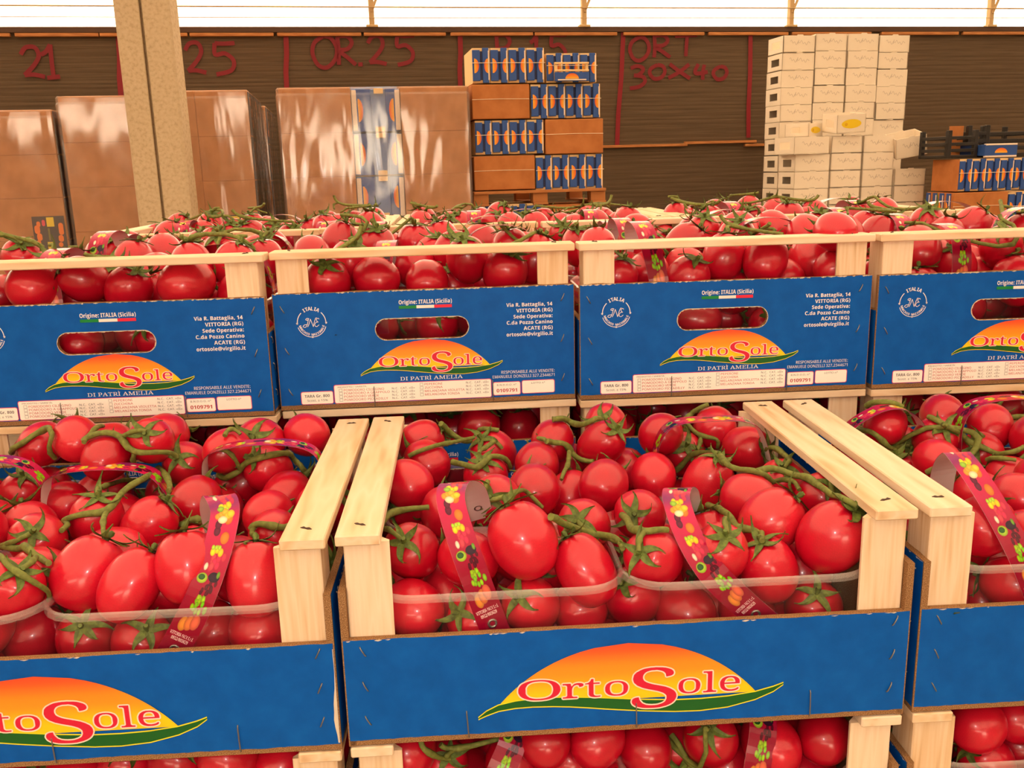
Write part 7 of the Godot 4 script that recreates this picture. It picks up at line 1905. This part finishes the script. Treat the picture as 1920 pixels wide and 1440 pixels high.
	put_vine("T2", "second rear crate", [[3405,1860,-1734,3394,1819,-1719,3374,1780,-1691,3336,1749,-1629,3272,1728,-1527,3185,1719,-1421,3082,1724,-1382,2963,1729,-1445,2835,1694,-1572,2693,1675,-1707,2537,1678,-1813,2370,1694,-1893,2197,1717,-1964],[3352,1743,-1663,3359,1748,-1683,3364,1750,-1702,3368,1744,-1717,3369,1727,-1725,3370,1706,-1729,3376,1694,-1732],[3085,1703,-1311,3120,1706,-1323,3151,1707,-1332,3169,1699,-1335,3170,1680,-1328,3162,1656,-1312,3158,1636,-1290],[2701,1666,-1733,2704,1675,-1730,2705,1682,-1725,2698,1681,-1716,2679,1669,-1701,2653,1653,-1683,2626,1647,-1666],[2201,1704,-1965,2200,1712,-1980,2199,1718,-1993,2193,1716,-1995,2181,1705,-1983,2163,1690,-1960,2141,1675,-1932]])
	put_vine("T2", "second rear crate", [[2630,1605,-2148,2651,1592,-2145,2687,1585,-2139,2764,1594,-2121,2891,1623,-2091,3045,1664,-2080,3180,1713,-2140,3271,1711,-2300,3335,1709,-2483,3404,1700,-2566,3497,1689,-2481,3609,1678,-2265,3729,1668,-1995],[2727,1580,-2135,2736,1587,-2110,2745,1592,-2090,2757,1589,-2083,2771,1574,-2095,2788,1554,-2118,2810,1538,-2135],[3213,1707,-2068,3229,1717,-2054,3242,1723,-2044,3248,1722,-2043,3241,1709,-2057,3227,1693,-2079,3213,1686,-2101],[3386,1701,-2660,3406,1701,-2660,3427,1699,-2660,3448,1688,-2660,3469,1666,-2660,3493,1640,-2660,3522,1621,-2660],[3729,1660,-2000,3717,1667,-2005,3709,1672,-2008,3713,1669,-2009,3736,1658,-2003,3772,1644,-1990,3812,1621,-1980]])
	put_tomatoes("T3", "third rear crate", [[339,1494,-1261,223,245,-1,100,-9,0,1],[1118,1479,-1975,237,279,69,73,2,1,1],[676,1466,-411,224,242,-53,83,-17,2,1],[1485,1454,-2665,233,257,25,95,20,3,1],[1930,1491,-2645,244,275,48,79,-38,4,1],[1412,1429,-547,229,264,-58,77,27,5,1],[1844,1477,-976,244,287,10,91,-39,6,1],[1827,1465,-385,241,274,-15,97,19,7,1],[2650,1450,-1492,245,281,-79,61,-4,8,1],[3608,1477,-2250,222,241,-50,64,58,9,1],[3441,1491,-695,232,261,17,80,-58,10,1]])
	put_heap("T3", [67,69,-46,201,69,-260,125,68,-154,240,65,-105,30,69,-160,365,73,-144,190,67,-69,306,66,-231,356,72,-197,195,64,-143,87,65,-210,141,75,-200,237,69,-51,230,72,-199,297,66,-45,32,69,-213,116,81,-113,272,59,-172,149,74,-253,283,65,-124,367,68,-50,138,63,-62,67,73,-128,270,77,-262,53,77,-251,323,77,-165,186,73,-186,240,83,-154,50,74,-87,338,68,-90,351,82,-240,102,64,-260,158,80,-130,288,87,-84,82,79,-169,254,115,-94,37,108,-140,291,112,-121,361,112,-125,30,111,-223,318,106,-45,173,109,-262,335,120,-246,42,104,-54,142,112,-220,278,105,-165,144,106,-80,196,105,-49,369,98,-81,107,115,-140,190,103,-93,104,108,-263,239,107,-261,268,98,-38,362,114,-198,255,102,-220,206,109,-201,93,110,-208,145,108,-162,69,109,-99,196,105,-155,314,113,-190,285,117,-261,83,107,-37,362,109,-38,235,121,-173,320,117,-88,44,117,-265,56,140,-165,41,138,-83,286,137,-222,224,141,-75,321,133,-151,148,138,-129,223,131,-130,102,125,-72,64,140,-233,185,140,-184,282,135,-57,233,140,-225,92,144,-112,365,141,-164])
	put_vine("T3", "third rear crate", [[753,1788,-291,740,1762,-312,719,1742,-350,674,1732,-429,600,1717,-560,504,1717,-721,402,1735,-870,307,1767,-982,236,1799,-1064,220,1809,-1136,276,1793,-1209,391,1763,-1285,521,1656,-1358],[694,1714,-392,660,1721,-421,628,1726,-448,600,1723,-465,580,1710,-468,561,1693,-462,540,1679,-455],[401,1724,-897,386,1725,-889,373,1723,-880,368,1714,-869,375,1693,-855,389,1669,-838,405,1655,-821],[174,1832,-1134,234,1832,-1162,289,1829,-1189,328,1818,-1215,343,1795,-1238,342,1770,-1260,336,1754,-1283],[511,1646,-1352,484,1651,-1386,458,1650,-1417,444,1644,-1444,443,1627,-1465,448,1607,-1478,451,1592,-1482]])
	put_vine("T3", "third rear crate", [[2124,1804,-2660,2105,1796,-2660,2074,1789,-2660,2010,1783,-2660,1903,1780,-2660,1764,1776,-2623,1612,1772,-2560],[2038,1781,-2660,2014,1784,-2660,1993,1785,-2660,1987,1778,-2660,2002,1763,-2660,2035,1747,-2660,2070,1720,-2660],[1612,1772,-2560,1619,1775,-2594,1624,1775,-2625,1620,1767,-2643,1603,1748,-2643,1578,1725,-2629,1554,1711,-2609]])
	put_vine("T3", "third rear crate", [[2500,1795,-947,2476,1756,-949,2434,1725,-953,2347,1714,-960,2202,1728,-972,2022,1756,-992,1854,1787,-1024,1719,1754,-1062,1601,1720,-1106,1465,1697,-1142,1290,1693,-1164,1085,1705,-1174,868,1723,-1179],[2388,1695,-958,2398,1694,-967,2405,1691,-975,2400,1680,-973,2377,1657,-958,2344,1630,-939,2310,1608,-923],[1824,1785,-1013,1831,1792,-1051,1838,1798,-1085,1846,1795,-1107,1854,1780,-1109,1863,1762,-1102,1873,1754,-1095],[1492,1683,-1153,1487,1682,-1176,1483,1679,-1196,1483,1668,-1203,1490,1647,-1192,1501,1622,-1165,1515,1599,-1132],[868,1723,-1179,875,1731,-1172,882,1738,-1164,893,1736,-1152,908,1723,-1133,926,1707,-1109,946,1699,-1082]])
